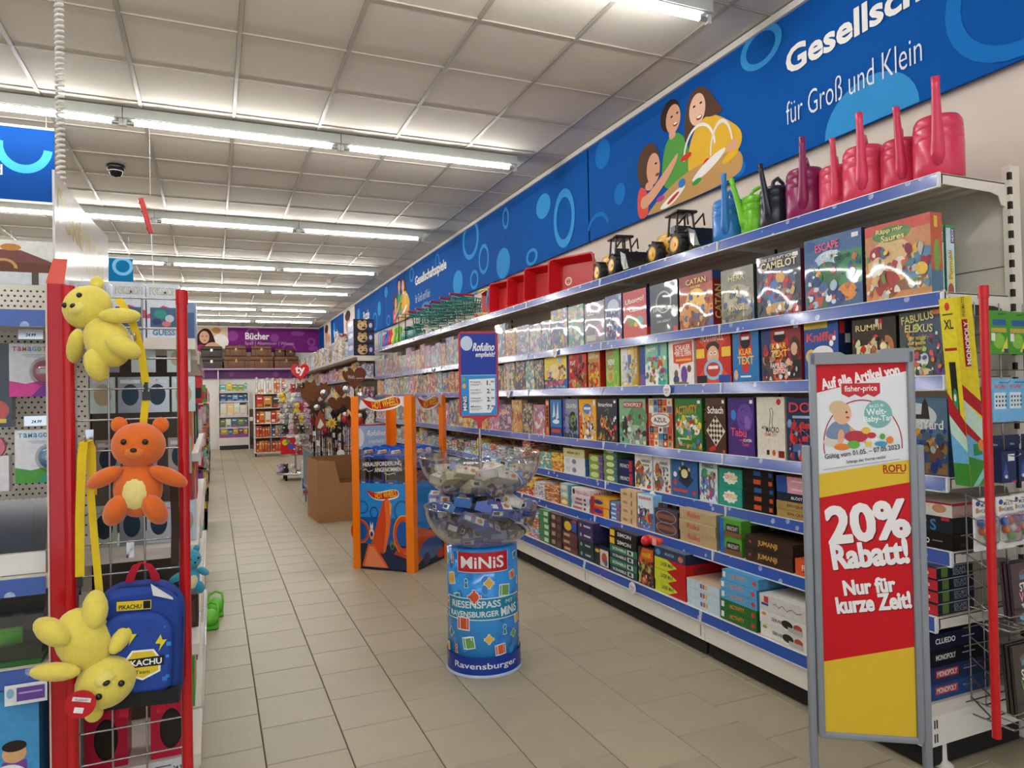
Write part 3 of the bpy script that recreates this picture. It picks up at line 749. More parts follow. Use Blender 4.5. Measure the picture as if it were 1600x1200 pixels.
stand(S, 2.483, 2.776, 0.307, 0.07, '#33405a', '#6a1f2c', [rc('#2c3850', 0, 0, 1, 1), blob('#4a5f86', 0.5, 0.5, 0.4, 0.3), blob('#3f78c0', 0.4, 0.4, 0.14, 0.2), blob('#d8a860', 0.55, 0.62, 0.1, 0.1), blob('#b03a4a', 0.7, 0.4, 0.12, 0.2), blob('#c8a46a', 0.5, 0.15, 0.3, 0.08), tx('#e8e0c8', 'DIE ZUKUNFT VON', 0.5, 0.93, 0.7, 0.05), tx('#ecdca8', 'CAMELOT', 0.52, 0.83, 0.82, 0.12), rc('#d8362e', 0.82, 0.03, 0.97, 0.16), sticker], 'dark blue fantasy game box with cream curved title, third from the near end', (), True)
stand(S, 2.795, 3.048, 0.288, 0.065, '#7a7868', '#3a4238', [rc('#8a8a80', 0, 0, 1, 1), blob('#b8b098', 0.5, 0.4, 0.42, 0.3), blob('#6a6a4a', 0.4, 0.15, 0.4, 0.15), tx('#e6dcae', 'HERR', 0.5, 0.82, 0.5, 0.11), tx('#e6dcae', 'RINGE', 0.5, 0.28, 0.5, 0.12), rc('#3a5a9a', 0.9, 0.05, 1, 0.35)], 'grey olive fantasy game box with golden title, between dark blue and sunset boxes', (), True)
stand(S, 3.112, 3.416, 0.312, 0.075, '#a8442c', '#8c1f26', [rc('#b5502e', 0, 0, 1, 1), rc('#8a1f28', 0, 0.8, 1, 1), blob('#f0c24a', 0.5, 0.5, 0.3, 0.24), rc('#d8923a', 0, 0.15, 1, 0.42), blob('#7a3c28', 0.6, 0.12, 0.35, 0.16), tx('#f0d47a', 'CATAN', 0.52, 0.87, 0.6, 0.1), tx('#f0d47a', 'DAS SPIEL', 0.52, 0.77, 0.3, 0.04), rc('#2c5aa8', 0.9, 0.04, 1, 0.3)], 'sunset orange and crimson game box with a yellow sun disc', [tx('#f0d47a', 'CATAN', 0.5, 0.45, 0.62, 0.6, PI/2), rc('#2c4a8a', 0, 0.84, 1, 1)], True)
stand(S, 3.429, 3.719, 0.31, 0.07, '#3c434c', '#2a2f36', [rc('#464d57', 0, 0, 1, 1), blob('#2b3138', 0.5, 0.62, 0.28, 0.22), ('ring', '#b8bcc0', 0.5, 0.62, 0.28, 0.22, 0.04), tx('#d8dadc', 'JURASSIC WORLD', 0.5, 0.48, 0.8, 0.09), tx('#c8cacc', 'DAS LEGACY', 0.5, 0.25, 0.5, 0.05), rc('#a83a34', 0.9, 0.85, 0.97, 0.98), rc('#d8362e', 0.84, 0.02, 0.97, 0.12)], 'charcoal game box with pale ring emblem, next to a red box', (), True)
stand(S, 3.755, 4.033, 0.31, 0.07, '#c83a38', '#2a2a5a', [rc('#cc4440', 0, 0, 1, 1), tx('#f4f0e6', 'Ubongo!', 0.5, 0.78, 0.8, 0.14, 0.05), tx('#f4f0e6', 'Classic', 0.5, 0.6, 0.45, 0.09), blob('#6a9a4a', 0.4, 0.35, 0.2, 0.1), blob('#5ab0a0', 0.7, 0.35, 0.18, 0.09), blob('#e8c04a', 0.55, 0.28, 0.1, 0.05)], 'bright red game box with white title and green blobs', [rc('#c8402c', 0, 0, 1, 0.2)], True)
stand(S, 4.049, 4.267, 0.315, 0.065, '#5a6a9a', '#34406a', [rc('#5a6690', 0, 0, 1, 1), blob('#c8d4e8', 0.5, 0.75, 0.35, 0.16), blob('#3a4f86', 0.5, 0.3, 0.4, 0.25), ('l', '#a8bce0', [(0.1, 0.2), (0.4, 0.4), (0.6, 0.2), (0.9, 0.45)], 0.006), rc('#d8362e', 0.8, 0.03, 0.95, 0.16)], 'grey blue game box with pale zigzag line, seventh box along', (), True)
stand(S, 4.276, 4.561, 0.30, 0.07, '#8a8a92', '#b4b4b0', [rc('#8f8c94', 0, 0, 1, 1), tx('#f4f4f4', 'GO', 0.3, 0.76, 0.36, 0.13), tx('#e4e4e6', 'West', 0.66, 0.74, 0.28, 0.08), blob('#c890b0', 0.72, 0.3, 0.2, 0.15), rc('#c8c4c4', 0.08, 0.08, 0.55, 0.22)], 'grey puzzle-style box with white title and pink ball', (), True)
# ---- third shelf
S = 2
stand(S, 1.79, 1.985, 0.255, 0.07, '#2c3a34', '#1c2420', [rc('#2e3c38', 0, 0, 1, 1), blob('#35506a', 0.75, 0.6, 0.3, 0.3), tx('#d8cf86', 'FABULUS', 0.42, 0.9, 0.72, 0.12, 0.1), tx('#d8cf86', 'ELEXUS', 0.45, 0.74, 0.62, 0.12, -0.05), tx('#e4c24a', 'Wer mischt', 0.4, 0.6, 0.42, 0.07), tx('#e4c24a', 'das beste', 0.4, 0.52, 0.4, 0.06), tx('#e4c24a', 'Elixier?', 0.4, 0.44, 0.34, 0.06), blob('#d84a5a', 0.25, 0.2, 0.2, 0.06), blob('#c8d8d8', 0.55, 0.26, 0.09, 0.1), blob('#d8cba0', 0.35, 0.08, 0.35, 0.07), rc('#5b3a86', 0.84, 0.02, 0.99, 0.12), rc('#e07a2c', 0.7, 0.93, 0.98, 1), blob('#8ac04a', 0.4, 0.76, 0.06)], 'dark green potion game box with yellow lettering, nearest on the third shelf', (), True)
stand(S, 1.995, 2.212, 0.25, 0.07, '#3a3026', '#1f1a16', [rc('#3c332a', 0, 0, 1, 1), tx('#d8c890', 'RUMMI', 0.4, 0.85, 0.6, 0.1), rc('#e8dca8', 0.1, 0.3, 0.25, 0.55), rc('#e8dca8', 0.28, 0.32, 0.42, 0.56), rc('#e8dca8', 0.45, 0.34, 0.58, 0.58), blob('#b8784a', 0.8, 0.5, 0.15, 0.2), rc('#f0f0ee', 0.55, 0.82, 0.62, 0.98), rc('#d83a34', 0.64, 0.82, 0.7, 0.98)], 'dark brown number-tile game box with cream tiles, beside the potion box')
stand(S, 2.279, 2.478, 0.272, 0.08, '#2a4f96', '#1c2a52', [rc('#2c549e', 0, 0, 1, 1), rc('#c8b03a', 0, 0.86, 0.7, 1), tx('#e84a3a', 'Kniffel', 0.5, 0.72, 0.86, 0.15), blob('#e8c23a', 0.2, 0.4, 0.16, 0.12), blob('#e8e8ea', 0.55, 0.45, 0.3, 0.12), blob('#f2f2f2', 0.8, 0.6, 0.06, 0.05), blob('#f2f2f2', 0.88, 0.68, 0.05, 0.04), rc('#d8d8da', 0.2, 0.05, 0.7, 0.25)], 'blue dice game box with red white-edged title', [rc('#d83a34', 0.1, 0.75, 0.5, 0.95), rc('#e8e8e8', 0.5, 0.6, 0.9, 0.75), rc('#c83a34', 0.1, 0.2, 0.9, 0.3)])
def lips(x, y, s): return [blob('#b02430', x, y+0.14*s, 0.2*s, 0.13*s), blob('#c8303a', x, y-0.02*s, 0.22*s, 0.14*s), blob('#1a1012', x, y+0.08*s, 0.16*s, 0.1*s), rc('#f4f2ee', x-0.12*s, y+0.12*s, x+0.12*s, y+0.17*s)]
stand(S, 2.494, 2.756, 0.278, 0.06, '#8a3238', '#8a2c2c', [rc('#8c343a', 0, 0, 1, 1), rc('#2c3f74', 0, 0, 0.25, 1), rc('#e0562c', 0.36, 0, 0.62, 1)]+lips(0.48, 0.7, 1.0)+[tx('#f4c83a', 'KLAR', 0.48, 0.62, 0.36, 0.1), tx('#f4c83a', 'TEXT', 0.48, 0.49, 0.42, 0.12), blob('#4a3228', 0.86, 0.55, 0.12, 0.22), blob('#e0b090', 0.84, 0.55, 0.08, 0.11), rc('#2a2628', 0.7, 0.05, 1, 0.36), blob('#b88a6a', 0.13, 0.4, 0.1, 0.11), blob('#4a362a', 0.13, 0.48, 0.1, 0.06), rc('#4a4a44', 0.02, 0.02, 0.28, 0.3), tx('#f4f2ee', 'FAMILIEN-', 0.46, 0.28, 0.42, 0.09), tx('#f4f2ee', 'EDITION', 0.5, 0.18, 0.36, 0.09), sticker], 'maroon party game box with open red lips and two people')
stand(S, 2.770, 2.968, 0.275, 0.05, '#2a6fae', '#1c4a7a', [rc('#2c76b6', 0, 0, 1, 1), rc('#5a9fd0', 0, 0.9, 1, 1)]+lips(0.5, 0.66, 1.2)+[blob('#c83038', 0.5, 0.3, 0.15, 0.12), tx('#f4c83a', 'KLAR', 0.5, 0.58, 0.5, 0.12), tx('#f4c83a', 'TEXT', 0.5, 0.42, 0.62, 0.15), blob('#e0b090', 0.12, 0.15, 0.08, 0.1), rc('#f2f2f2', 0.3, 0.1, 0.7, 0.13)], 'light blue party game box with open red lips and yellow title')
_o = [(0.1, 0), (0.95, 0), (0.95, 0.04), (1, 0.1), (1, 0.84), (0.85, 1), (0.15, 1), (0, 0.84), (0, 0.1), (0.05, 0)]
stand(S, 2.978, 3.274, 0.29, 0.09, '#c8301f', '#a8241a', [rc('#e04a22', 0, 0.02, 1, 0.98), ('p', '#c8281c', [(0, 0.1), (0.5, 0.5), (0, 0.9)]), ('p', '#c8281c', [(1, 0.1), (0.5, 0.5), (1, 0.9)]), rc('#f0c83a', 0.0, 0.5, 0.25, 0.68), rc('#f0c83a', 0.75, 0.5, 1, 0.68), tx('#f4f2ec', 'MOUTHFULL', 0.48, 0.87, 0.66, 0.12), blob('#3a2a20', 0.5, 0.7, 0.2, 0.1), blob('#e8b48c', 0.5, 0.52, 0.17, 0.2), blob('#8ec4e4', 0.5, 0.27, 0.27, 0.2), blob('#c83a34', 0.5, 0.27, 0.2, 0.14), rc('#f4f2ee', 0.36, 0.28, 0.64, 0.34), blob('#f4f2ee', 0.44, 0.58, 0.045, 0.04), blob('#f4f2ee', 0.57, 0.58, 0.045, 0.04), blob('#1a1a1a', 0.45, 0.58, 0.018), blob('#1a1a1a', 0.56, 0.58, 0.018), rc('#1a1a2a', 0.02, 0.02, 0.32, 0.16), rc('#2a4a9a', 0.66, 0.02, 0.98, 0.16)], 'red and orange party game box with wide blue-rimmed mouth on a cartoon face')
stand(S, 3.291, 3.536, 0.262, 0.06, '#e8e6e2', '#d8d6d2', [rc('#eceae6', 0, 0, 1, 1), ('p', '#d84a2c', [(0.2, 0.5), (0.18, 0.92), (0.95, 0.96), (0.96, 0.5), (0.5, 0.46), (0.42, 0.36), (0.4, 0.47)]), tx('#f4f2ee', 'SCHLAUER', 0.57, 0.83, 0.6, 0.12), tx('#f4f2ee', 'ALS', 0.3, 0.72, 0.15, 0.06), tx('#f4f2ee', 'DIE ELTERN', 0.6, 0.7, 0.6, 0.12), rc('#f0b83a', 0.3, 0.53, 0.9, 0.58), blob('#6a4a9a', 0.62, 0.22, 0.13, 0.2), blob('#7a5040', 0.3, 0.25, 0.08, 0.09), blob('#7a5040', 0.82, 0.35, 0.08, 0.08), blob('#3a4a6a', 0.3, 0.12, 0.12, 0.1), blob('#8a6a4a', 0.5, 0.03, 0.3, 0.04)], 'white quiz game box with red speech bubble')
stand(S, 3.549, 3.789, 0.262, 0.07, '#7ab89a', '#4a9a7a', [rc('#86c4a6', 0, 0, 1, 1), ('p', '#e4ece6', [(0, 0), (0.7, 0), (0.3, 0.6), (0, 0.5)]), tx('#f4f6f4', 'Jenga', 0.3, 0.86, 0.44, 0.14, 0.1), rc('#d83a4a', 0.1, 0.6, 0.5, 0.68), rc('#4a7ab8', 0.6, 0.7, 0.72, 0.95), blob('#c8502c', 0.7, 0.5, 0.12, 0.1), blob('#f2f0ea', 0.5, 0.25, 0.12, 0.14), blob('#e8c23a', 0.85, 0.6, 0.06, 0.1), blob('#7a5040', 0.1, 0.25, 0.08, 0.08), rc('#3ab0a0', 0.6, 0.02, 0.9, 0.14)], 'mint green tower game box with white title')
stand(S, 3.80, 3.862, 0.255, 0.2, '#2c4a8e', '#4a3a7a', [rc('#32509a', 0, 0.3, 1, 1), rc('#7a5aa8', 0, 0, 1, 0.3)], 'slim blue and purple box standing edge-on beside the mint box', x=2.64)
stand(S, 3.872, 4.079, 0.262, 0.09, '#e2c24a', '#d8b43a', [rc('#e8cf62', 0, 0, 1, 1), rc('#e4e8ee', 0.05, 0.05, 0.4, 0.95), rc('#2f6ec0', 0.44, 0.1, 0.64, 0.8), rc('#d4dce8', 0.1, 0.2, 0.34, 0.8), rc('#c8a22c', 0.8, 0.04, 1, 1), blob('#e8e2ce', 0.52, 0.88, 0.07, 0.06)], 'yellow window box with blue strip, between purple and green boxes', (), True)
stand(S, 4.095, 4.272, 0.288, 0.06, '#6fa83c', '#4f8a2c', [rc('#7ab848', 0, 0, 1, 1), blob('#a8c86a', 0.3, 0.3, 0.3, 0.2), ('ring', '#d85a5a', 0.36, 0.66, 0.3, 0.26, 0.06), tx('#d84a4a', 'JA', 0.34, 0.78, 0.34, 0.13), tx('#f2eef0', 'NEIN!', 0.4, 0.6, 0.5, 0.14), blob('#d88a4a', 0.35, 0.25, 0.14, 0.1), rc('#f0f0ee', 0.78, 0.88, 0.98, 1), ('ring', '#e8c83a', 0.75, 0.2, 0.16, 0.2, 0.03)], 'green quiz box with red ring around the title')
stand(S, 4.351, 4.527, 0.27, 0.16, '#b8862c', '#b01e22', [rc('#c08c34', 0, 0.4, 1, 1), tx('#f2e8c8', 'UNO', 0.4, 0.92, 0.5, 0.09), tx('#f2e8c8', 'SHOWDOWN', 0.5, 0.82, 0.8, 0.1), blob('#c8404a', 0.5, 0.55, 0.36, 0.13), rc('#e8c42c', 0.1, 0.05, 0.9, 0.42), blob('#3a2a22', 0.3, 0.12, 0.12, 0.12), blob('#d8362c', 0.75, 0.16, 0.1, 0.1), rc('#d8201c', 0.5, 0.0, 0.7, 0.12)], 'ochre and red card game box with red spine', [tx('#f2c83a', 'UNO SHOWDOWN', 0.5, 0.5, 0.4, 0.8, PI/2)])
stand(S, 4.546, 4.83, 0.27, 0.1, '#b8161c', '#a01218', [rc('#c41c22', 0, 0, 1, 1), tx('#f2c83a', 'UNO', 0.16, 0.9, 0.22, 0.1), tx('#f2f0ee', 'PLAY', 0.26, 0.72, 0.3, 0.12), ('p', '#d8242a', [(0.5, 0.5), (0.66, 1), (0.98, 0.9), (0.9, 0.3), (0.7, 0.1)]), blob('#2a0a0c', 0.68, 0.8, 0.1, 0.13), blob('#2a0a0c', 0.38, 0.48, 0.1, 0.14), blob('#2a0a0c', 0.76, 0.26, 0.08, 0.1), blob('#e8c23a', 0.12, 0.5, 0.06, 0.06), blob('#e0a888', 0.3, 0.15, 0.12, 0.12), rc('#5aa04a', 0.45, 0.02, 0.62, 0.14)], 'red card shooter game box with dark openings')
stand(S, 4.861, 5.262, 0.262, 0.075, '#e4c83a', '#2f6ab0', [rc('#e8cf42', 0, 0, 1, 1), rc('#3a74bc', 0, 0, 1, 0.3), blob('#f0dca8', 0.45, 0.55, 0.22, 0.22), blob('#e8b08a', 0.22, 0.42, 0.12, 0.1), blob('#6a4632', 0.82, 0.52, 0.14, 0.2), blob('#e0b48c', 0.8, 0.5, 0.1, 0.13), tx('#e83a3a', 'DOKTOR BIBBER', 0.5, 0.18, 0.8, 0.14, 0.05), blob('#9ad0e8', 0.7, 0.85, 0.08, 0.08)], 'wide yellow doctor game box with blue lower band')
# ---- fourth shelf
S = 3
stand(S, 1.79, 2.03, 0.30, 0.06, '#3a5676', '#22344a', [rc('#5a7896', 0, 0.45, 1, 1), rc('#2f4f78', 0, 0, 1, 0.45), blob('#c8d4dc', 0.4, 0.75, 0.42, 0.18), ('p', '#3a3430', [(0.18, 0.72), (0.2, 0.9), (0.25, 0.97), (0.3, 0.9), (0.32, 0.78), (0.55, 0.78), (0.57, 0.92), (0.62, 0.99), (0.67, 0.92), (0.7, 0.72)]), tx('#e4e8ea', 'ScotlandYard', 0.44, 0.65, 1.0, 0.12), ('p', '#e8b02c', [(0, 0.5), (0.52, 0.5), (0.56, 0.54), (0.52, 0.6), (0, 0.6)]), tx('#1c1c1c', 'MASTER', 0.25, 0.55, 0.44, 0.06), blob('#b8905a', 0.78, 0.42, 0.16, 0.07), blob('#6a4a36', 0.78, 0.28, 0.12, 0.14), rc('#8a6a44', 0.6, 0.02, 0.98, 0.16), blob('#2c4aa0', 0.36, 0.18, 0.24, 0.1), rc('#2a4aa0', 0.1, 0.36, 0.4, 0.4)], 'blue detective game box with bridge silhouette, nearest on the fourth shelf')
stand(S, 2.36, 2.598, 0.30, 0.06, '#26324e', '#1a2438', [rc('#28365a', 0, 0, 1, 1), tx('#d8404a', 'DOG', 0.5, 0.85, 0.85, 0.16), rc('#a8b4c8', 0.15, 0.68, 0.85, 0.72), rc('#c83a40', 0.1, 0.5, 0.25, 0.62), rc('#c83a40', 0.42, 0.52, 0.6, 0.6), rc('#c83a40', 0.4, 0.32, 0.55, 0.4), rc('#c83a40', 0.75, 0.48, 0.9, 0.58), ('l', '#7a9ac8', [(0.1, 0.4), (0.4, 0.5), (0.7, 0.35), (0.95, 0.5)], 0.004), rc('#4a6a9a', 0.15, 0.15, 0.45, 0.28), rc('#d8362e', 0.4, 0.03, 0.85, 0.09)], 'dark navy board game box with red title and red pieces')
stand(S, 2.607, 2.801, 0.305, 0.055, '#d8d2c4', '#c8c2b4', [rc('#dcd6c8', 0, 0, 1, 1), ('l', '#3a3632', [(0.45, 0.52), (0.5, 0.7), (0.48, 0.8), (0.56, 0.82), (0.6, 0.75), (0.55, 0.6), (0.58, 0.5)], 0.004), tx('#2c2824', 'MICRO', 0.28, 0.5, 0.2, 0.05), tx('#1c1814', 'MACRO', 0.56, 0.47, 0.46, 0.09), tx('#c03028', 'CRIME CITY', 0.5, 0.39, 0.45, 0.05), blob('#c03028', 0.8, 0.92, 0.08, 0.05), rc('#2a2622', 0.34, 0.06, 0.44, 0.14), blob('#c85a2c', 0.6, 0.1, 0.06, 0.05), rc('#8a1c1c', 0.76, 0.03, 0.97, 0.14)], 'off-white game box with small black line drawing')
stand(S, 2.815, 3.018, 0.302, 0.055, '#4a2f78', '#2f1f52', [rc('#4c327c', 0, 0, 1, 1), blob('#6a4aa0', 0.65, 0.66, 0.3, 0.24), ('l', '#2c1c50', [(0.5, 0.78), (0.62, 0.82), (0.72, 0.76)], 0.004), ('l', '#2c1c50', [(0.45, 0.6), (0.6, 0.54), (0.7, 0.58)], 0.004), ('p', '#8264b8', [(0.66, 0.48), (0.64, 0.66), (0.7, 0.7), (0.78, 0.68), (0.86, 0.6), (0.84, 0.46)]), blob('#3f8ad8', 0.22, 0.7, 0.1, 0.09), tx('#e8506a', 'Tabu', 0.4, 0.4, 0.62, 0.14, -0.05), tx('#e8506a', 'mit', 0.5, 0.27, 0.16, 0.04), tx('#f0e8f0', 'ECHTEN', 0.74, 0.27, 0.3, 0.05), tx('#e8506a', 'Text!', 0.66, 0.2, 0.26, 0.06), sticker], 'purple party game box with face and pink title')
stand(S, 3.033, 3.203, 0.302, 0.055, '#4a3026', '#32201a', [rc('#4c3228', 0, 0, 1, 1), rc('#5a3c2e', 0, 0.86, 1, 1), tx('#f2eee8', 'Schach', 0.5, 0.78, 0.8, 0.13), ('p', '#e8ddc8', [(0.5, 0.12), (0.98, 0.4), (0.5, 0.68), (0.02, 0.4)])]+[('p', '#3a2620', [(0.5+(i-j)*0.075, 0.145+(i+j)*0.0437), (0.5+(i-j+1)*0.075, 0.145+(i+j+1)*0.0437), (0.5+(i-j)*0.075, 0.145+(i+j+2)*0.0437), (0.5+(i-j-1)*0.075, 0.145+(i+j+1)*0.0437)]) for i in range(6) for j in range(6) if (i+j) % 2 == 0]+[('p', '#c8342c', [(0.15, 0.08), (0.5, 0.15), (0.5, 0.06), (0.2, 0.02)]), sticker, blob('#d84a40', 0.9, 0.04, 0.06, 0.03)], 'brown chess box with checkered board picture')
stand(S, 3.231, 3.487, 0.30, 0.075, '#356e34', '#2a5a2a', [rc('#3a7a38', 0, 0, 1, 1), blob('#4c9446', 0.5, 0.5, 0.45, 0.3), tx('#e89a3c', 'ACTIVITY', 0.45, 0.78, 0.82, 0.16, 0.08), tx('#f2eee4', 'Family Classic', 0.64, 0.65, 0.42, 0.05), blob('#f2efe4', 0.2, 0.4, 0.15, 0.1), blob('#e8b090', 0.48, 0.42, 0.14, 0.12), blob('#5a8ac0', 0.48, 0.33, 0.13, 0.07), blob('#f2ece0', 0.78, 0.4, 0.14, 0.1), blob('#f0d04a', 0.92, 0.48, 0.06, 0.07), rc('#c8dcb8', 0.1, 0.2, 0.55, 0.23), tx('#e8a84a', 'JETZT + NEU!', 0.42, 0.09, 0.45, 0.06), rc('#d8362e', 0.85, 0.03, 0.97, 0.12), sticker], 'green charades game box with orange title, standing on the fourth shelf', [tx('#e89a3c', 'ACTIVITY', 0.5, 0.5, 0.5, 0.6, PI/2)])
_az = [rc('#e4dccb', 0, 0, 1, 1)]
_zc = ['#c85a2c', '#3a7aa8', '#c83a34', '#e8e2d2', '#3a3230', '#e09a3c', '#6aa0b8']
for i in range(5):
    for j in range(7):
        if j in (3, 4): continue
        _az += [rc(_zc[(i*3+j*2) % 7], 0.02+i*0.195, 0.01+j*0.14, 0.205+i*0.195, 0.145+j*0.14), blob(_zc[(i*5+j*3+2) % 7], 0.11+i*0.195, 0.078+j*0.14, 0.05, 0.04)]
_az += [rc('#c85a34', 0, 0.42, 0.14, 0.7), rc('#c85a34', 0.86, 0.42, 1, 0.7), blob('#5a463c', 0.5, 0.56, 0.42, 0.13), blob('#ece6da', 0.5, 0.56, 0.4, 0.115), tx('#3a302a', 'AZUL', 0.5, 0.56, 0.56, 0.1)]
stand(S, 3.506, 3.761, 0.30, 0.06, '#d8cfbe', '#8a2420', _az, 'patchwork tile-pattern game box with cream name plate')
stand(S, 3.790, 4.111, 0.30, 0.055, '#6aa87c', '#7a2a30', [rc('#7ab48c', 0, 0, 1, 1), blob('#4f9468', 0.7, 0.6, 0.35, 0.25), blob('#a8c8a8', 0.6, 0.25, 0.4, 0.18), rc('#b8303a', 0.16, 0.8, 0.9, 0.93), tx('#f4f2ee', 'MONOPOLY', 0.53, 0.865, 0.66, 0.085), blob('#2a2c2a', 0.22, 0.4, 0.12, 0.22), blob('#7a7c74', 0.7, 0.2, 0.2, 0.12), rc('#cfe4d2', 0.4, 0.02, 0.98, 0.1)], 'pale green money game box with red title bar', [rc('#b8303a', 0, 0.1, 1, 0.9)], True)
stand(S, 4.136, 4.413, 0.30, 0.06, '#3a3a44', '#22222c', [rc('#3e3e4a', 0, 0, 1, 1), tx('#e8e6ea', 'Imagine', 0.45, 0.85, 0.7, 0.13), blob('#c87a3a', 0.3, 0.45, 0.15, 0.14), blob('#e0b060', 0.5, 0.4, 0.12, 0.12), rc('#5a2c24', 0.15, 0.2, 0.9, 0.26), blob('#4a5a3a', 0.25, 0.15, 0.2, 0.12), rc('#d8362e', 0.78, 0.05, 0.9, 0.16), ('l', '#8ac06a', [(0.4, 0.7), (0.55, 0.78), (0.6, 0.62)], 0.004), sticker], 'charcoal illusion game box with white script title')
stand(S, 4.422, 4.681, 0.298, 0.06, '#e8a42c', '#c8881c', [rc('#f0b02e', 0, 0, 1, 1), blob('#4a7ac8', 0.5, 0.76, 0.26, 0.13), rc('#e8f0f8', 0.3, 0.74, 0.7, 0.8), ('p', '#e8641c', [(0.0, 0.0), (0.0, 0.8), (0.24, 0.4), (0.14, 0)]), blob('#4a3228', 0.5, 0.3, 0.06, 0.09), blob('#4a3228', 0.78, 0.3, 0.06, 0.09), blob('#f2f0ea', 0.5, 0.17, 0.07, 0.1), blob('#c8b8c8', 0.8, 0.17, 0.07, 0.1), blob('#f2ead2', 0.5, 0.05, 0.3, 0.05), rc('#f0f0ee', 0.84, 0.84, 0.97, 0.98)], 'orange yellow quiz box with blue emblem')
stand(S, 4.691, 4.944, 0.30, 0.06, '#7a86a0', '#5a4a8a', [rc('#8c98ae', 0, 0, 1, 1), ('p', '#6a56a0', [(0, 0), (0, 1), (0.2, 1), (0.1, 0)]), tx('#eef0ea', 'CALAVERA', 0.6, 0.82, 0.7, 0.12), blob('#2c3428', 0.65, 0.42, 0.27, 0.26), blob('#7a9a4a', 0.65, 0.42, 0.18, 0.17), blob('#2c3428', 0.65, 0.42, 0.1, 0.1), rc('#35486a', 0, 0, 1, 0.12), blob('#5a7ac8', 0.12, 0.25, 0.1, 0.12)], 'grey violet game box with dark green eye disc')
stand(S, 4.966, 5.172, 0.296, 0.06, '#2f74b4', '#24407a', [rc('#3a80c0', 0, 0, 1, 1), rc('#2a4a8a', 0, 0, 1, 0.25), ('p', '#e8f0f6', [(0.2, 0.5), (0.35, 0.95), (0.45, 0.55)]), ('p', '#e8f0f6', [(0.5, 0.45), (0.7, 0.95), (0.75, 0.5)]), blob('#e8f0f6', 0.5, 0.4, 0.3, 0.06), rc('#c84a3a', 0.1, 0.1, 0.9, 0.2)], 'bright blue box with white splash shapes')
stand(S, 5.19, 5.262, 0.295, 0.06, '#b8582c', '#3a2018', [rc('#c0602e', 0, 0, 1, 1), rc('#e8c8b0', 0.2, 0.85, 0.9, 0.95), tx('#2a1a14', 'BIBI', 0.5, 0.5, 0.5, 0.6, PI/2), blob('#e0a080', 0.5, 0.15, 0.3, 0.1)], 'narrow rust-orange box with vertical dark lettering')
# ---- fifth shelf: stacks
S = 4
pile(S, 1.79, 2.0, 0.062, 0.28, [
    ('#15130f', '#1a1814', [tx('#f0eeea', 'Cluedo', 0.32, 0.5, 0.44, 0.5), rc('#8a8880', 0.6, 0.45, 0.8, 0.52)], 'black mystery game box with white lettering, bottom of the stack behind the sale stand', [blob('#3a3834', 0.2, 0.3, 0.06, 0.15)]),
    ('#1c2630', '#18222c', [tx('#e8eaec', "SAG'S MIT", 0.28, 0.5, 0.42, 0.34), tx('#4a86b8', 'S', 0.62, 0.45, 0.12, 0.7), rc('#c82c34', 0.78, 0.78, 0.94, 0.98)], 'dark slate word game box, second in the stack behind the sale stand', [rc('#3a4a5a', 0.4, 0.3, 0.9, 0.6)]),
    ('#e2ded6', '#c8a8a0', [tx('#2a2a2a', 'REDRAW', 0.28, 0.5, 0.4, 0.5), blob('#c8906a', 0.75, 0.55, 0.14, 0.3), rc('#b8202c', 0, 0.86, 1, 1)], 'white drawing game box with red edge, top of the stack behind the sale stand', [rc('#b02a34', 0, 0.8, 1, 1)], 0, 0.055)])
pile(S, 2.49, 2.69, 0.04, 0.26, [
    ('#a88a52', '#8a6f3e', [tx('#4a3820', 'EIN QUIZ', 0.66, 0.5, 0.6, 0.36)], 'kraft gold game box at the bottom of the pink-topped stack'),
    ('#a88a52', '#8a6f3e', [tx('#4a3820', 'EIN QUIZ', 0.66, 0.5, 0.6, 0.36)], 'kraft gold game box, second from the bottom of the pink-topped stack'),
    ('#22283c', '#1a2030', [tx('#e8e8ea', 'BLÖST', 0.66, 0.5, 0.36, 0.42)], 'navy game box with white lettering, middle of the pink-topped stack'),
    ('#dca0ae', '#c88a98', [rc('#2f4f9a', 0, 0, 0.36, 1), rc('#f0d0d8', 0.5, 0.4, 0.9, 0.6)], 'pink and blue game box, second from the top of its stack'),
    ('#dca0ae', '#c88a98', [rc('#2f4f9a', 0, 0, 0.36, 1), rc('#f0d0d8', 0.5, 0.4, 0.9, 0.6)], 'pink and blue game box, topmost of its stack')])
bk = [('#c8562c' if i in (0, 1, 3) else '#2c5a9a') for i in range(6)]
pile(S, 2.702, 2.925, 0.043, 0.27, [('#1b1512', '#120e0c', [rc(bk[i], 0.36, 0.25, 0.6, 0.8), rc(bk[i], 0.85, 0.25, 0.96, 0.75)], 'slim black puzzle game box with %s patch, %s from the bottom of the black stack' % ('orange' if i in (0, 1, 3) else 'blue', nth(i+1))) for i in range(6)])
pile(S, 2.930, 3.118, 0.10, 0.1, [('#2f9a86', '#247a6a', [('p', '#f4f0e6', [(0.5+0.34*math.cos(k*PI/9)*(1 if k % 2 else 0.82), 0.5+0.36*math.sin(k*PI/9)*(1 if k % 2 else 0.78)) for k in range(18)]), tx('#d85a2c', 'TOP', 0.34, 0.54, 0.18, 0.24), tx('#e8b02c', 'EXPLODE', 0.62, 0.54, 0.36, 0.26)], 'teal card game box with white burst, %s of its stack' % n) for n in ('lower', 'upper')]+[('#2c2420', '#1c1816', [blob('#a83a34', 0.2, 0.5, 0.1, 0.3), blob('#5a6a5a', 0.6, 0.5, 0.2, 0.3)], 'dark brown small game box lying on the teal boxes', (), 0, 0.06)])
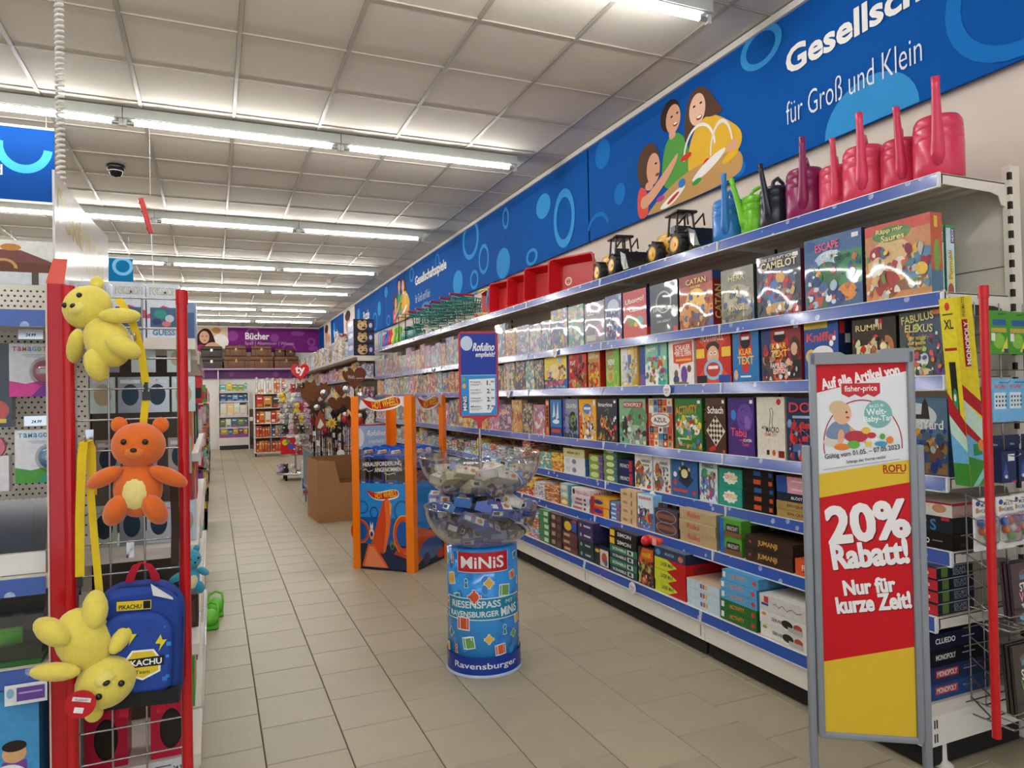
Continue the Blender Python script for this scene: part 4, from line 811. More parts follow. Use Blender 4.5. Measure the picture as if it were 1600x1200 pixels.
stand(S, 3.123, 3.283, 0.25, 0.05, '#c8d8d4', '#8aa49a', [rc('#cfe0da', 0, 0, 1, 1), tx('#b8303a', 'DRAGON', 0.4, 0.9, 0.62, 0.08), tx('#2a5a4a', 'PARKS', 0.5, 0.8, 0.6, 0.1), blob('#4a9a6a', 0.3, 0.62, 0.2, 0.12), blob('#d84a3a', 0.7, 0.55, 0.2, 0.14), blob('#6a8ac8', 0.4, 0.35, 0.24, 0.16), blob('#8a5ab0', 0.65, 0.25, 0.2, 0.14), blob('#e0e8ea', 0.5, 0.06, 0.4, 0.05)], 'pale box with green red and blue dragons, fifth shelf')
stand(S, 3.294, 3.544, 0.262, 0.05, '#2f5f9c', '#24487a', [rc('#32659f', 0, 0, 1, 1), tx('#c84038', 'SMART', 0.36, 0.91, 0.6, 0.11), rc('#e0762c', 0.7, 0.82, 0.97, 0.99), tx('#f4e8c8', '10', 0.83, 0.91, 0.16, 0.1), ('p', '#2a3a4c', [(0.25, 0.35), (0.6, 0.2), (0.85, 0.4), (0.5, 0.62)]), blob('#2c2c34', 0.5, 0.52, 0.24, 0.17), blob('#e8dca0', 0.5, 0.52, 0.13, 0.1), blob('#d8c878', 0.32, 0.62, 0.04, 0.04), blob('#d8c878', 0.68, 0.62, 0.04, 0.04), blob('#d8c878', 0.44, 0.74, 0.04, 0.04), blob('#c8503a', 0.13, 0.3, 0.07, 0.07), blob('#f0f0ee', 0.13, 0.48, 0.07, 0.06), rc('#d84a34', 0.05, 0.1, 0.6, 0.16), rc('#d8362e', 0.8, 0.08, 0.92, 0.17)], 'blue quiz box with red title and round black gadget')
for i, (a, b) in enumerate(((3.557, 3.738), (3.745, 3.949))):
    stand(S, a, b, 0.222, 0.045, '#e6e4e0', '#c8c6c2', [rc('#e8e6e2', 0, 0, 1, 1), tx('#2a2a2e', 'KONSEQUENZ', 0.66, 0.8, 0.5, 0.09), tx('#2a2a2e', 'JUNIOR', 0.66, 0.68, 0.4, 0.08), blob('#a8643a', 0.25, 0.6, 0.16, 0.2), blob('#c83a3a', 0.42, 0.55, 0.09, 0.1), blob('#6a8ab0', 0.4, 0.3, 0.2, 0.18), blob('#5a6a4a', 0.2, 0.25, 0.16, 0.2), blob('#d8b84a', 0.15, 0.06, 0.1, 0.05), blob('#d84a40', 0.8, 0.08, 0.12, 0.06)], 'white party game box with coloured figures, %s of two alike' % ('near one' if i == 0 else 'far one'))
pile(S, 3.957, 4.16, 0.085, 0.2, [('#20305a', '#1a2648', [tx('#e8e4da', 'PRIVACY', 0.45, 0.5, 0.6, 0.3), rc('#c82a34', 0.72, 0.1, 0.9, 0.95)], 'navy party game box with red stripe, %s of two' % n) for n in ('lower', 'upper')])
pile(S, 4.17, 4.35, 0.048, 0.15, [('#7a9a5a', '#5a7a4a', [blob('#d8e4a0', 0.5, 0.5, 0.3, 0.35), rc('#4a6a8a', 0.8, 0.1, 1, 0.9)], 'small green card game box, %s from the bottom of the green stack' % nth(i+1)) for i in range(5)])
pile(S, 4.36, 4.56, 0.058, 0.18, [('#8a9a4a', '#6a4a8a', [blob('#c8d890', 0.4, 0.5, 0.3, 0.35), rc('#6a4a9a', 0.74, 0.1, 1, 0.9)], 'small green and violet card game box, %s from the bottom of its stack' % nth(i+1)) for i in range(3)])
pile(S, 4.62, 4.97, 0.065, 0.2, [('#e2e4e6', '#3a6ab0', [blob('#7a8a98', 0.5, 0.5, 0.1, 0.3), rc('#c8d4e0', 0.1, 0.2, 0.3, 0.8)], 'white game box with blue end, lower of the white pair'), ('#e2e4e6', '#3a6ab0', [blob('#7a8a98', 0.5, 0.5, 0.1, 0.3), rc('#c8d4e0', 0.1, 0.2, 0.3, 0.8)], 'white game box with blue end, upper of the white pair'), ('#d8d49a', '#a86a3a', [tx('#6a5a3a', 'MEMORY', 0.5, 0.5, 0.6, 0.3)], 'cream wooden-look game box on top of the white pair')])
# ---- sixth shelf
S = 5
pile(S, 1.79, 1.93, 0.045, 0.2, [('#22303a', '#1c2430', [rc('#c8303a', 0.3, 0.06, 1, 0.9), tx('#f2f0ee', 'noris', 0.6, 0.5, 0.34, 0.34), rc('#3a7a5a', 0.02, 0.3, 0.24, 0.5)], 'grey escape game box with red label panel, %s from the bottom of the end stack' % nth(i+1), [rc('#5a7a3a', 0.12, 0.1, 0.3, 0.9), tx('#8a96a8', 'ESCAPE', 0.62, 0.64, 0.36, 0.36), tx('#8a96a8', 'ROOM', 0.62, 0.28, 0.34, 0.3), rc('#a0a4a8', 0, 0.92, 1, 1)]) for i in range(4)])
pile(S, 2.38, 2.485, 0.075, 0.12, [('#d8582c', '#b8441c', [tx('#f4e8c8', 'FIX', 0.6, 0.5, 0.4, 0.36), rc('#1c1c1c', 0.4, 0.25, 0.85, 0.3)], 'small orange card game box beside the sale stand')])
pile(S, 2.495, 2.812, 0.064, 0.27, [('#3a2a20', '#2c2018', [tx('#d8a84a', 'JUMANJI', 0.48, 0.52, 0.42, 0.5), blob('#8a5a40', 0.1, 0.5, 0.03, 0.12)], 'dark brown jungle game box with golden title, %s of two' % n) for n in ('lower', 'upper')])
pile(S, 2.835, 3.005, 0.092, 0.25, [('#5aa03a', '#4a8a2c', [rc('#7a5a3a', 0, 0, 1, 0.34), rc('#2a6ac0', -0.0, 0, 0.2, 1), ('p', '#2c2c2c', [(0.3, 0.3), (0.32, 0.72), (0.9, 0.72), (0.92, 0.3)]), tx('#c8c4bc', 'MINECRAFT', 0.61, 0.5, 0.5, 0.24)], 'grass green block game box with grey name plate, %s of two' % n, [rc('#2c2c2c', 0.25, 0.25, 0.75, 0.7)]) for n in ('lower', 'upper')])
pile(S, 3.032, 3.355, 0.062, 0.25, [('#b8a078', '#8a8070', [tx('#c83a34', 'Risiko', 0.4, 0.55, 0.34, 0.5), rc('#c8b894', 0, 0.9, 1, 1)], 'sand-coloured strategy game box with red title, %s from the bottom' % nth(i+1)) for i in range(3)])
stand(S, 3.367, 3.60, 0.15, 0.07, '#4a3a4c', '#3a2c3a', [rc('#504052', 0, 0, 1, 1), blob('#5a3a34', 0.5, 0.72, 0.42, 0.2), blob('#5a3a34', 0.5, 0.28, 0.42, 0.2), rc('#8a5a48', 0.1, 0.64, 0.9, 0.82), rc('#8a5a48', 0.1, 0.2, 0.9, 0.38), ('ring', '#e8e0e0', 0.5, 0.72, 0.44, 0.24, 0.015), ('ring', '#e8e0e0', 0.5, 0.28, 0.44, 0.24, 0.015)], 'dark plum box with two chocolate ovals, sixth shelf')
stand(S, 3.609, 3.783, 0.215, 0.24, '#6ab4d8', '#8ac8e4', [rc('#dfeaf0', 0, 0.5, 1, 1), rc('#5a7ac0', 0, 0, 1, 0.5), tx('#c8303a', 'RUSHHOUR', 0.5, 0.9, 0.8, 0.08), blob('#e8a02c', 0.6, 0.4, 0.2, 0.2), blob('#3a8a3a', 0.45, 0.5, 0.14, 0.12), blob('#c83a2c', 0.75, 0.35, 0.12, 0.12), blob('#5a3a8a', 0.25, 0.45, 0.14, 0.14), ('ring', '#f0f0f0', 0.5, 0.3, 0.44, 0.26, 0.012)], 'light blue box with heap of colourful fruit', [rc('#7a4a3a', 0.15+i*0.28, 0.2, 0.3+i*0.28, 0.8) for i in range(3)])
pile(S, 3.795, 3.985, 0.055, 0.13, [('#d8b888', '#c8a878', [tx('#5a4632', 'SPIEL', 0.3, 0.5, 0.3, 0.3), rc('#8a6a4a', 0.66, 0.2, 0.74, 0.8)], 'small tan wooden-look box, %s from the bottom of the tan stack' % nth(i+1)) for i in range(4)])
pile(S, 3.995, 4.116, 0.03, 0.13, [('#5a86b8', '#4a6a9a', [rc('#d8e0ea', 0.1, 0.3, 0.6, 0.7), rc('#c83a3a', 0.7, 0.2, 0.95, 0.8)], 'flat blue card box, %s from the bottom of the blue stack' % nth(i+1)) for i in range(4)])
pile(S, 4.125, 4.386, 0.062, 0.2, [('#d8482c' if i == 0 else '#e0a02c', '#2c4a9a', [rc('#e8b03a', 0.7, 0.05, 1, 0.95), blob('#2c3a8a', 0.4, 0.5, 0.25, 0.25), rc('#b8202c', 0, 0, 0.2, 1)], 'red and amber racing game box, %s of two' % ('lower', 'upper')[i]) for i in range(2)])
pile(S, 4.396, 4.676, 0.032, 0.18, [('#d8d0d4', '#4aa0b0', [rc('#a85a6a', 0.1+0.08*(i % 3), 0.2, 0.6, 0.7), blob('#3a3036', 0.75, 0.5, 0.06, 0.3)], 'flat pale pink patterned card box, %s from the bottom' % nth(i+1)) for i in range(3)]+[('#e8d8dc', '#e0d0d6', [tx('#b8404a', 'HALLI GALLI', 0.6, 0.5, 0.7, 0.4), blob('#2a2228', 0.12, 0.5, 0.07, 0.35)], 'pale pink wide game box with red lettering on top of the flat pale boxes', [tx('#b8404a', 'HALLI', 0.5, 0.5, 0.6, 0.4)], 0, 0.06)])
pile(S, 4.69, 4.86, 0.055, 0.2, [('#c89a4a' if i == 0 else '#a8c4c0', '#4a9aa8', [blob('#e8e0c8', 0.4, 0.5, 0.3, 0.3), rc('#3a8a9a', 0.78, 0, 1, 1)], 'pale teal sided game box, %s from the bottom of the teal stack' % nth(i+1)) for i in range(3)])
# ---- lowest shelf
S = 6
mono = [('#1f4a86', [rc('#c83a44', 0.5, 0.4, 0.7, 0.7)], 'MONOPOLY', 'blue money game box with red name bar, bottom of the corner stack'), ('#28345e', [rc('#c83a44', 0.4, 0.4, 0.7, 0.75)], 'MONOPOLY', 'indigo money game box with red name bar, second in the corner stack'),
        ('#181a20', [], 'MONOPOLY', 'black money game box, third in the corner stack'), ('#1c2036', [], 'CLUEDO', 'night blue mystery game box, topmost but one in the corner stack')]
pile(S, 1.79, 2.06, 0.06, 0.36, [(c, c, [blob('#6a86c0', 0.5, 0.6, 0.2, 0.3)] if i > 1 else [tx('#e8e8ea', t, 0.6, 0.5, 0.5, 0.3)], lab, [rc('#c83a44', 0.18, 0.3, 0.52, 0.78)]*(i < 2)+[tx('#eceef0', t, 0.35, 0.54, 0.3, 0.34), rc('#8aa0c8', 0.6, 0.5, 0.8, 0.58)]) for i, (c, a, t, lab) in enumerate(mono)])
pile(S, 1.84, 2.06, 0.045, 0.42, [('#232a48', '#20264a', [blob('#c8d4e8', 0.6, 0.5, 0.2, 0.4)], 'night blue mystery box on top, pushed back in the corner stack', [tx('#f0eef0', 'CLUEDO', 0.45, 0.5, 0.3, 0.5), rc('#b83a40', 0.46, 0.3, 0.5, 0.75)])], setback=0.13)
for o in [o for o in bpy.data.objects if o.get('label', '').startswith('night blue mystery box on top')]: o.location.z += 0.24
wt = [tx('#2a2a2a', 'SERVIERT', 0.42, 0.5, 0.3, 0.24), blob('#c8943a', 0.1, 0.72, 0.05, 0.12), blob('#2c2c26', 0.6, 0.5, 0.12, 0.3), blob('#b85040', 0.82, 0.5, 0.09, 0.26), rc('#b8b6b2', 0.62, 0.05, 0.92, 0.4)]
pile(S, 2.334, 2.626, 0.062, 0.3, [('#e4e2de', '#8ab8cc', wt, 'white trick game box with grey pictures, bottom of the white stack'), ('#e4e2de', '#8ab8cc', wt, 'white trick game box with grey pictures, middle of the white stack'),
    ('#d4d2d0', '#1f2a3c', [rc('#c8382c', 0.1, 0.5, 0.2, 0.9), rc('#2f4a9a', 0.04, 0.3, 0.2, 0.46), ('l', '#2a2a2a', [(0.3, 0.5), (0.36, 0.6), (0.42, 0.4), (0.5, 0.62), (0.6, 0.4), (0.7, 0.6), (0.8, 0.45), (0.9, 0.55)], 0.003)], 'white trick game box with scribbled line, top of the white stack', (), 0, 0.072, '#d8d6d4')])
act = lambda c, d: (c, d, [tx('#e88a3c', 'ACTIVITY', 0.46, 0.55, 0.42, 0.4, 0.04), rc('#f0f0ee', 0.02, 0.25, 0.1, 0.8), blob('#d8363a', 0.9, 0.5, 0.05, 0.22)])
pile(S, 2.640, 2.903, 0.05, 0.22, [act('#2f6e30', '#28582a')+('green charades game box lying at the bottom of its stack',), act('#2f6e30', '#28582a')+('green charades game box lying second from the bottom',), act('#5aa4d4', '#4a8ab8')+('sky blue charades game box lying on the green pair',), act('#5aa4d4', '#4a8ab8')+('sky blue charades game box, fourth of its stack',), act('#5aa4d4', '#4a8ab8')+('sky blue charades game box, topmost with picture lid', (), -0.01, 0.05, '#4a98cc')])
pile(S, 2.908, 3.182, 0.047, 0.24, [('#c4dae6', '#7ab4d4', [rc('#6a5a8a', 0.42, 0.3, 0.48, 0.8), rc('#c85a4a', 0.5, 0.3, 0.56, 0.8), rc('#e0b83a', 0.58, 0.3, 0.64, 0.8)], 'pale blue painting game box, %s from the bottom' % nth(i+1), (), 0, 0.047, '#d8b8a0') for i in range(3)])
pile(S, 3.187, 3.483, 0.066, 0.33, [('#c81c20', '#c01a1e', [('p', '#d4dc34', [(0, 0), (0, 1), (0.42, 1), (0.74, 0.5), (0.42, 0)]), tx('#2c3440', 'LASER MAX', 0.42, 0.52, 0.4, 0.36)], 'red and lime strategy game box, %s from the bottom of its stack' % nth(i+1), [tx('#2c3440', 'LASER', 0.3, 0.5, 0.26, 0.4)]) for i in range(3)]+[('#34425c', '#28324a', [blob('#5a9ad0', 0.12, 0.5, 0.08, 0.3), tx('#a8b8d0', 'MONSTER', 0.5, 0.5, 0.3, 0.3), blob('#c87a6a', 0.85, 0.4, 0.08, 0.3)], 'slate blue monster game box lying on the red and lime stack', (), 0, 0.058, '#5a6478')])
stand(S, 3.49, 3.655, 0.22, 0.14, '#3a2e2c', '#2a2220', [rc('#403432', 0, 0, 1, 1), ('p', '#d8602c', [(0, 0.6), (0.3, 1), (1, 1), (1, 0.7), (0.5, 0.62)]), tx('#f0d03a', 'PANIK', 0.6, 0.82, 0.6, 0.14, 0.15), blob('#b8c86a', 0.3, 0.5, 0.12, 0.1), blob('#b8c86a', 0.7, 0.45, 0.12, 0.1), blob('#c83a34', 0.35, 0.15, 0.24, 0.13), blob('#e8b0a0', 0.35, 0.15, 0.1, 0.06)], 'dark action game box with orange flame and red wheel')
m = MB(); m.rb((0, 0, 0.04), (0.09, 0.16, 0.05), 0.012, '#d8401c'); m.sph((-0.05, 0.05, 0.035), 0.032, '#d8242a'); m.bx(-0.047, -0.03, -0.05, -0.01, 0.02, 0.06, '#e8a8b0')
tag(m.build('toy_launcher', 'plastic', None, (SH[6][1]+0.1, 3.56, SH[6][0]+0.222)), 'orange red toy gadget with ball lying on the dark action box', 'toy')
sc = lambda c, t: (c, '#1c3036', [tx('#e4eae6', t, 0.36, 0.5, 0.5, 0.4), rc('#dfe6dc', 0.66, 0.2, 0.86, 0.85), rc('#2c3c3a', 0.7, 0.3, 0.8, 0.75)])
pile(S, 3.665, 3.99, 0.044, 0.26, [sc('#27444a', 'SCRABBLE')+('dark teal letter game box, bottom of the letter stack',), sc('#3a7a5a', 'SCRABBLE')+('green letter game box, second of the letter stack',), sc('#27444a', 'SCRABBLE')+('dark teal letter game box, third of the letter stack',), sc('#3a7a5a', 'SCRABBLE')+('green letter game box, fourth of the letter stack',),
    ('#1c1a1a', '#141212', [tx('#e8e6e4', 'SIMON', 0.55, 0.5, 0.5, 0.5), rc('#e8c02c', 0.02, 0.1, 0.2, 0.9)], 'black light game box with yellow end, lower of two', (), 0, 0.05), ('#1c1a1a', '#141212', [tx('#e8e6e4', 'SIMON', 0.55, 0.5, 0.5, 0.5), rc('#e8c02c', 0.02, 0.1, 0.2, 0.9)], 'black light game box with yellow end, upper of two', (), 0, 0.05)])
stand(S, 4.0, 4.19, 0.12, 0.05, '#2a2c30', '#1c1e22', [rc('#2e3034', 0, 0, 1, 1), rc('#d8d0c8', 0.4, 0.05, 0.98, 0.95), blob('#c85a3a', 0.7, 0.5, 0.2, 0.3), blob('#5a6a8a', 0.8, 0.3, 0.12, 0.2), blob('#d8b03a', 0.2, 0.8, 0.16, 0.1)], 'small black and white picture box standing before the letter stack')
pile(S, 4.2, 4.42, 0.066, 0.24, [('#2a3a42', '#20303a', [blob('#8aa0a8', 0.2, 0.5, 0.07, 0.2), rc('#a8b8bc', 0.45, 0.4, 0.8, 0.6)], 'dark teal game box, %s from the bottom of the plum-topped stack' % nth(i+1)) for i in range(2)]+[('#453a66', '#383058', [rc('#d8d4e0', 0.4, 0.4, 0.85, 0.6), blob('#c8b090', 0.2, 0.5, 0.06, 0.2)], 'plum game box, %s of the plum pair' % n) for n in ('lower', 'upper')])
pile(S, 4.43, 4.66, 0.05, 0.22, [('#6a4038', '#4a2c28', [rc('#c8a890', 0.1, 0.3, 0.5, 0.7)], 'reddish brown game box, %s from the bottom of the brown stack' % nth(i+1)) for i in range(3)]+[('#24243a', '#1c1c2e', [blob('#e0b83a', 0.35, 0.4, 0.25, 0.35), rc('#3a5aa8', 0.6, 0.1, 0.95, 0.9), blob('#d83a40', 0.8, 0.85, 0.14, 0.1)], 'dark game box with yellow burst, upper in the brown stack', (), 0, 0.1)])
pile(S, 4.67, 4.87, 0.062, 0.22, [('#4a3634', '#3a2a28', [rc('#b89a80', 0.15, 0.3, 0.45, 0.8), rc('#6a5048', 0.6, 0.2, 0.9, 0.8)], 'chocolate brown game box, %s from the bottom of the chocolate stack' % nth(i+1)) for i in range(4)])
pile(S, 4.88, 5.06, 0.05, 0.2, [('#4a8a54', '#3a6a44', [rc('#d8e4d0', 0.5, 0.2, 0.9, 0.8)], 'green and white card game box, %s from the bottom beside the minis bowl' % nth(i+1)) for i in range(5)])

# ---- the rest of the rows, farther along the wall
hero_n = sum(1 for o in bpy.data.objects if o.get('category') == 'game box')
cand = []
rnd = random.Random(5)
for s, ystart in ((1, 4.58), (2, 5.285), (3, 5.28), (4, 4.99), (5, 4.88), (6, 5.075)):
    z, xf = SH[s]; y = ystart; slot = 0
    while y < 11.62:
        slot += 1
        w = rnd.uniform(0.17, 0.30) if s < 4 else rnd.uniform(0.15, 0.27)
        edge = next((BY0+BAYW*k for k in range(1, 9) if y < BY0+BAYW*k < y+w), None)
        pi = rnd.randrange(len(PAL))
        if s < 4:
            h = rnd.uniform(0.24, 0.33) if s == 1 else rnd.uniform(0.225, 0.275) if s == 2 else rnd.uniform(0.25, 0.31)
            cand.append((s, slot, 0, y, y+w-0.008, 0.0, h, 0.06, pi, rnd.random()*40))
        else:
            h = rnd.uniform(0.04, 0.075); n = int(rnd.uniform(0.14, 0.235 if s != 5 else 0.2)/h); n = max(2, n); d = rnd.uniform(0.14, 0.25)
            for i in range(n):
                cand.append((s, slot, i+1, y, y+w-0.008, i*h, h-0.0015, d, pi if rnd.random() < 0.75 else rnd.randrange(len(PAL)), rnd.random()*40))
        y += w+rnd.uniform(0.0, 0.012)
def size(c):
    z, xf = SH[c[0]]; q = px((xf, c[3], z)); r = px((xf, c[4], z)); return abs(q[0]-r[0])*c[6]*_f/q[2]
cand.sort(key=size, reverse=True)
NI = max(0, 300-hero_n)
fars = []
SHIFT = {1: 11, 2: 15, 3: 15, 4: 11, 5: 12, 6: 13}
for k, c in enumerate(cand):
    s, slot, lv, ya, yb, dz, h, d, pi, sd = c
    z, xf = SH[s]
    pal = list(PAL[pi])
    if s < 4: g = 0.42 if s == 1 else 0.26; pal = [tuple(v*(1-g)+w*g for v, w in zip(lin(p), (0.36, 0.345, 0.34))) for p in pal]  # grey mixed into the colours stands in for wrap reflections
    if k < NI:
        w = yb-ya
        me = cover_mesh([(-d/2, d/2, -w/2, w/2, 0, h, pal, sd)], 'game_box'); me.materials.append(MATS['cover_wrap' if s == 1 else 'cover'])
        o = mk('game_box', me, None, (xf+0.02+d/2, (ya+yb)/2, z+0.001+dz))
        if lv == 0: lab = '%s game box, %s from the near end of the %s wall shelf' % (CNAME[pi], nth(slot+SHIFT[s]), SHNAME[s])
        else: lab = '%s game box, %s up in %s stack, %s wall shelf' % (CNAME[pi], nth(lv), nth(slot+SHIFT[s]), SHNAME[s])
        tag(o, lab, 'game box', 'boxed games on the %s wall shelf' % SHNAME[s])
    else: fars.append((xf+0.02, xf+0.02+d, ya, yb, z+0.001+dz, z+0.001+dz+h, pal, sd))
# further stock behind the front rows, unseen, added to darken the gaps
for s, y0, dx, h in ((1, 2.25, 0.11, 0.235), (2, 2.0, 0.13, 0.215), (3, 2.38, 0.11, 0.245), (4, 2.5, 0.32, 0.16), (5, 2.42, 0.29, 0.13), (6, 2.35, 0.38, 0.17)):
    z, xf = SH[s]; y = y0
    while y < 11.6:
        w = rnd.uniform(0.2, 0.3); fars.append((xf+dx, 2.88, y, min(y+w-0.008, 11.7), z+0.001, z+0.001+h*rnd.uniform(0.85, 1.0), list(PAL[rnd.choice((0, 1, 3, 6, 8, 13))]), rnd.random()*40)); y += w
me = cover_mesh(fars, 'game_boxes'); me.materials.append(MATS['cover'])
tag(mk('game_boxes', me), 'many small colourful game boxes filling the far shelves of the right wall', 'game boxes', None, 'stuff')
# ================================================================ TOP SHELF TOYS
ZT = SH[0][0]+0.001
def watering_can(col, hc, tip, sc=1.0):
    t = thing('watering_can', '', 'watering can', (0, 0, 0), 0, 'watering cans on the top shelf')
    m = MB(); r, h = 0.074*sc, 0.205*sc
    m.lathe([(0, 0.0), (r*0.9, 0.0), (r, 0.008), (r*1.0, h*0.3), (r*1.005, h*0.6), (r*0.985, h*0.61), (r*0.985, h*0.63), (r*1.0, h*0.64), (r*0.99, h*0.78), (r*0.965, h*0.79), (r*0.965, h*0.81), (r*0.985, h*0.82), (r*0.96, h*0.93), (r*0.85, h), (r*0.5, h*1.0), (r*0.48, h*0.97), (0, h*0.96)], col, n=28)
    m.build('body', 'plastic', t)
    m = MB(); a = Vector((-r*0.8, 0, h*0.22)); b = Vector((-r*1.0-0.035*sc, tip*0.05, h*1.5))
    P = [a.lerp(b, k/7) for k in range(8)]; P[0] += Vector((0.012, 0, -0.01))
    m.tube(P, [0.025*sc, 0.022*sc, 0.0185*sc, 0.016*sc, 0.0145*sc, 0.013*sc, 0.012*sc, 0.013*sc], col, n=12)
    d = (b-a).normalized(); m.cyl(b-d*0.002, b+d*0.001, 0.0105*sc, hc, n=12)
    m.build('spout', 'plastic', t)
    m = MB(); m.tube([(r*0.95, 0, h*0.35), (r*1.5, 0, h*0.6), (r*1.5, 0, h*0.95), (r*1.1, 0, h*1.2), (r*0.4, 0, h*1.27), (-r*0.2, 0, h*1.15), (-r*0.45, 0, h*0.97)], 0.0095*sc, col, n=8)
    m.build('handle', 'plastic', t)
    return t
cans = [('#d83a5c', 'large pink', 1.86, 1.12, 0.0, 1), ('#d4385a', 'pink', 2.035, 1.0, 0.3, 0), ('#de4264', 'rose pink', 2.20, 1.1, 0.0, 1), ('#e04a68', 'salmon pink small', 2.365, 0.96, 0.2, 0), ('#8c1f58', 'magenta purple', 2.53, 1.12, -0.2, 0), ('#1f2336', 'navy black', 2.725, 0.98, 0.4, 1), ('#6cc01c', 'lime green', 2.885, 0.98, 0.9, 0), ('#2f7cc8', 'bright blue', 3.075, 1.1, -0.2, 1)]
for i, (c, nm, y, s, tip, stk) in enumerate(cans):
    t = watering_can(c, '#3a1420' if i < 5 else '#14181c', tip, s*1.06)
    t.location = (2.62+(0.02 if i in (1, 3, 6) else 0), y, ZT)
    t.rotation_euler = (0, 0, R((34, 38, 34, 40, 36, 20, -12, 36)[i]))
    t['label'] = '%s plastic watering can, %s from the near end of the top shelf' % (nm, nth(i+1))
    if stk:
        m = MB(); r = 0.0745*s
        m.lathe([(r*1.0, 0.13*s), (r*1.0, 0.155*s)], '#eceae8', n=6, a0=R(238), a1=R(262)); m.build('price_sticker', 'print', t)

# toy wheel loaders
def loader():
    t = thing('toy_wheel_loader', '', 'toy loader', (0, 0, 0), 0, 'toy wheel loaders on the top shelf')
    Yl, K = '#e2a81c', '#16151a'
    m = MB(); m.rb((0, 0.1, 0.105), (0.125, 0.24, 0.085), 0.015, Yl); m.rb((0, 0.16, 0.15), (0.115, 0.13, 0.06), 0.015, Yl); m.bx(-0.064, 0.064, 0.03, 0.09, 0.13, 0.142, Yl); m.rb((0, -0.06, 0.085), (0.08, 0.14, 0.05), 0.012, Yl); m.build('chassis', 'plastic', t)
    cabs = MB()
    for x in (-0.05, 0.05):
        for y0, y1 in ((0.0, 0.01), (0.1, 0.09)): cabs.cyl((x, y0, 0.13), (x*0.85, y1, 0.26), 0.006, K, n=8)
        cabs.tube([(x*0.9, -0.01, 0.2), (x*0.9, -0.09, 0.235), (x*0.9, -0.1, 0.17)], 0.005, K)
    cabs.rb((0, 0.05, 0.268), (0.115, 0.14, 0.016), 0.006, K); cabs.bx(-0.045, 0.045, 0.03, 0.08, 0.135, 0.2, '#2a2a30'); cabs.bx(-0.045, 0.045, 0.0, 0.006, 0.13, 0.175, K)
    cabs.build('cab', 'plastic', t)
    m = MB()
    for x in (-0.035, 0.035): m.tube([(x, 0.0, 0.13), (x, -0.1, 0.15), (x, -0.2, 0.075)], 0.009, K)
    m.build('loader_arm', 'plastic', t)
    m = MB(); pr = [(-0.18, 0.13), (-0.19, 0.06), (-0.22, 0.015), (-0.29, 0.01), (-0.295, 0.016), (-0.235, 0.028), (-0.2, 0.07), (-0.192, 0.13)]
    m.prism(pr, -0.095, 0.095, K, FRAME((0, 0, 0), (0, 1, 0), (0, 0, 1), (1, 0, 0)))
    for x in (-0.095, 0.09): m.prism([(-0.18, 0.13), (-0.19, 0.06), (-0.22, 0.015), (-0.29, 0.01), (-0.25, 0.1)], x, x+0.005, K if x < 0 else K, FRAME((0, 0, 0), (0, 1, 0), (0, 0, 1), (1, 0, 0)))
    b = m.build('bucket', 'plastic', t)
    m = MB(); m.prism([(-0.2, 0.1), (-0.21, 0.05), (-0.24, 0.02), (-0.25, 0.085)], -0.0965, -0.0955, '#c9ccc8', FRAME((0, 0, 0), (0, 1, 0), (0, 0, 1), (1, 0, 0))); m.build('bucket_sticker', 'gloss', b)
    for x in (-1, 1):
        for y in (-0.075, 0.165):
            m = MB(); m.lathe([(0.03, -0.026), (0.058, -0.026), (0.068, -0.018), (0.068, 0.018), (0.058, 0.026), (0.03, 0.026)], K, n=22, M=T(x*0.082, y, 0.068) @ RY(PI/2))
            for k in range(11):
                a = 2*PI*k/11; m.bx(-0.026, 0.026, -0.006, 0.006, 0.065, 0.0715, K, T(x*0.082, y, 0.068) @ RX(a))
            w = m.build('wheel', 'rubber', t)
            m = MB(); m.lathe([(0, -0.022), (0.028, -0.027), (0.042, -0.028), (0.042, 0.028), (0.028, 0.027), (0, 0.022)], Yl, n=16, M=T(x*0.082, y, 0.068) @ RY(PI/2)); m.cyl((x*0.082-0.028, y, 0.068), (x*0.082+0.028, y, 0.068), 0.009, Yl, n=8); m.build('wheel_hub', 'plastic', w)
    return t
l1 = loader(); l1.location = (2.68, 3.53, ZT); l1.rotation_euler = (0, 0, R(-8)); l1.scale = (1.22, 1.22, 1.12); l1['label'] = 'yellow and black toy wheel loader beside the blue watering can'
dup(l1, (2.68, 4.24, ZT), R(-10), 'yellow and black toy wheel loader between red trays and the other loader')

# red toy barrow trays standing on edge
def tray():
    m = MB(); c = '#c0141c'; w, h, d = 0.46, 0.30, 0.11
    def ring(sx, sz, x): return [(x, sx*a, h/2+sz*b) for a, b in ((-1, -0.86), (-0.9, -1), (0.9, -1), (1, -0.86), (1, 0.86), (0.9, 1), (-0.9, 1), (-1, 0.86))]
    rs = [ring(w/2, h/2, -d/2), ring(w/2-0.012, h/2-0.012, -d/2), ring(w/2-0.05, h/2-0.045, d/2-0.012), ring(w/2-0.05, h/2-0.045, d/2), ring(w/2-0.008, h/2-0.008, -d/2+0.012), ring(w/2, h/2, -d/2+0.012)]
    vs = [p for r in rs for p in r]; fs = []
    for a, b in ((0, 1), (1, 2), (3, 4), (4, 5), (5, 0)):
        for i in range(8): fs.append((a*8+i, b*8+i, b*8+(i+1) % 8, a*8+(i+1) % 8))
    fs += [tuple(range(16, 24)), tuple(range(31, 23, -1))]
    m.add(vs, fs, c)
    m.art([('l', '#8e0e14', [(0.07, 0.06), (0.07, 0.24)], 0.006), ('l', '#e84a50', [(0.075, 0.06), (0.075, 0.24)], 0.002)], face_mx((d/2-0.012, w/2, 0)))
    return m
ty = [(4.98, 0.0, 'nearest'), (5.40, -0.03, 'second'), (5.86, 0.0, 'third'), (6.27, -0.02, 'farthest')]
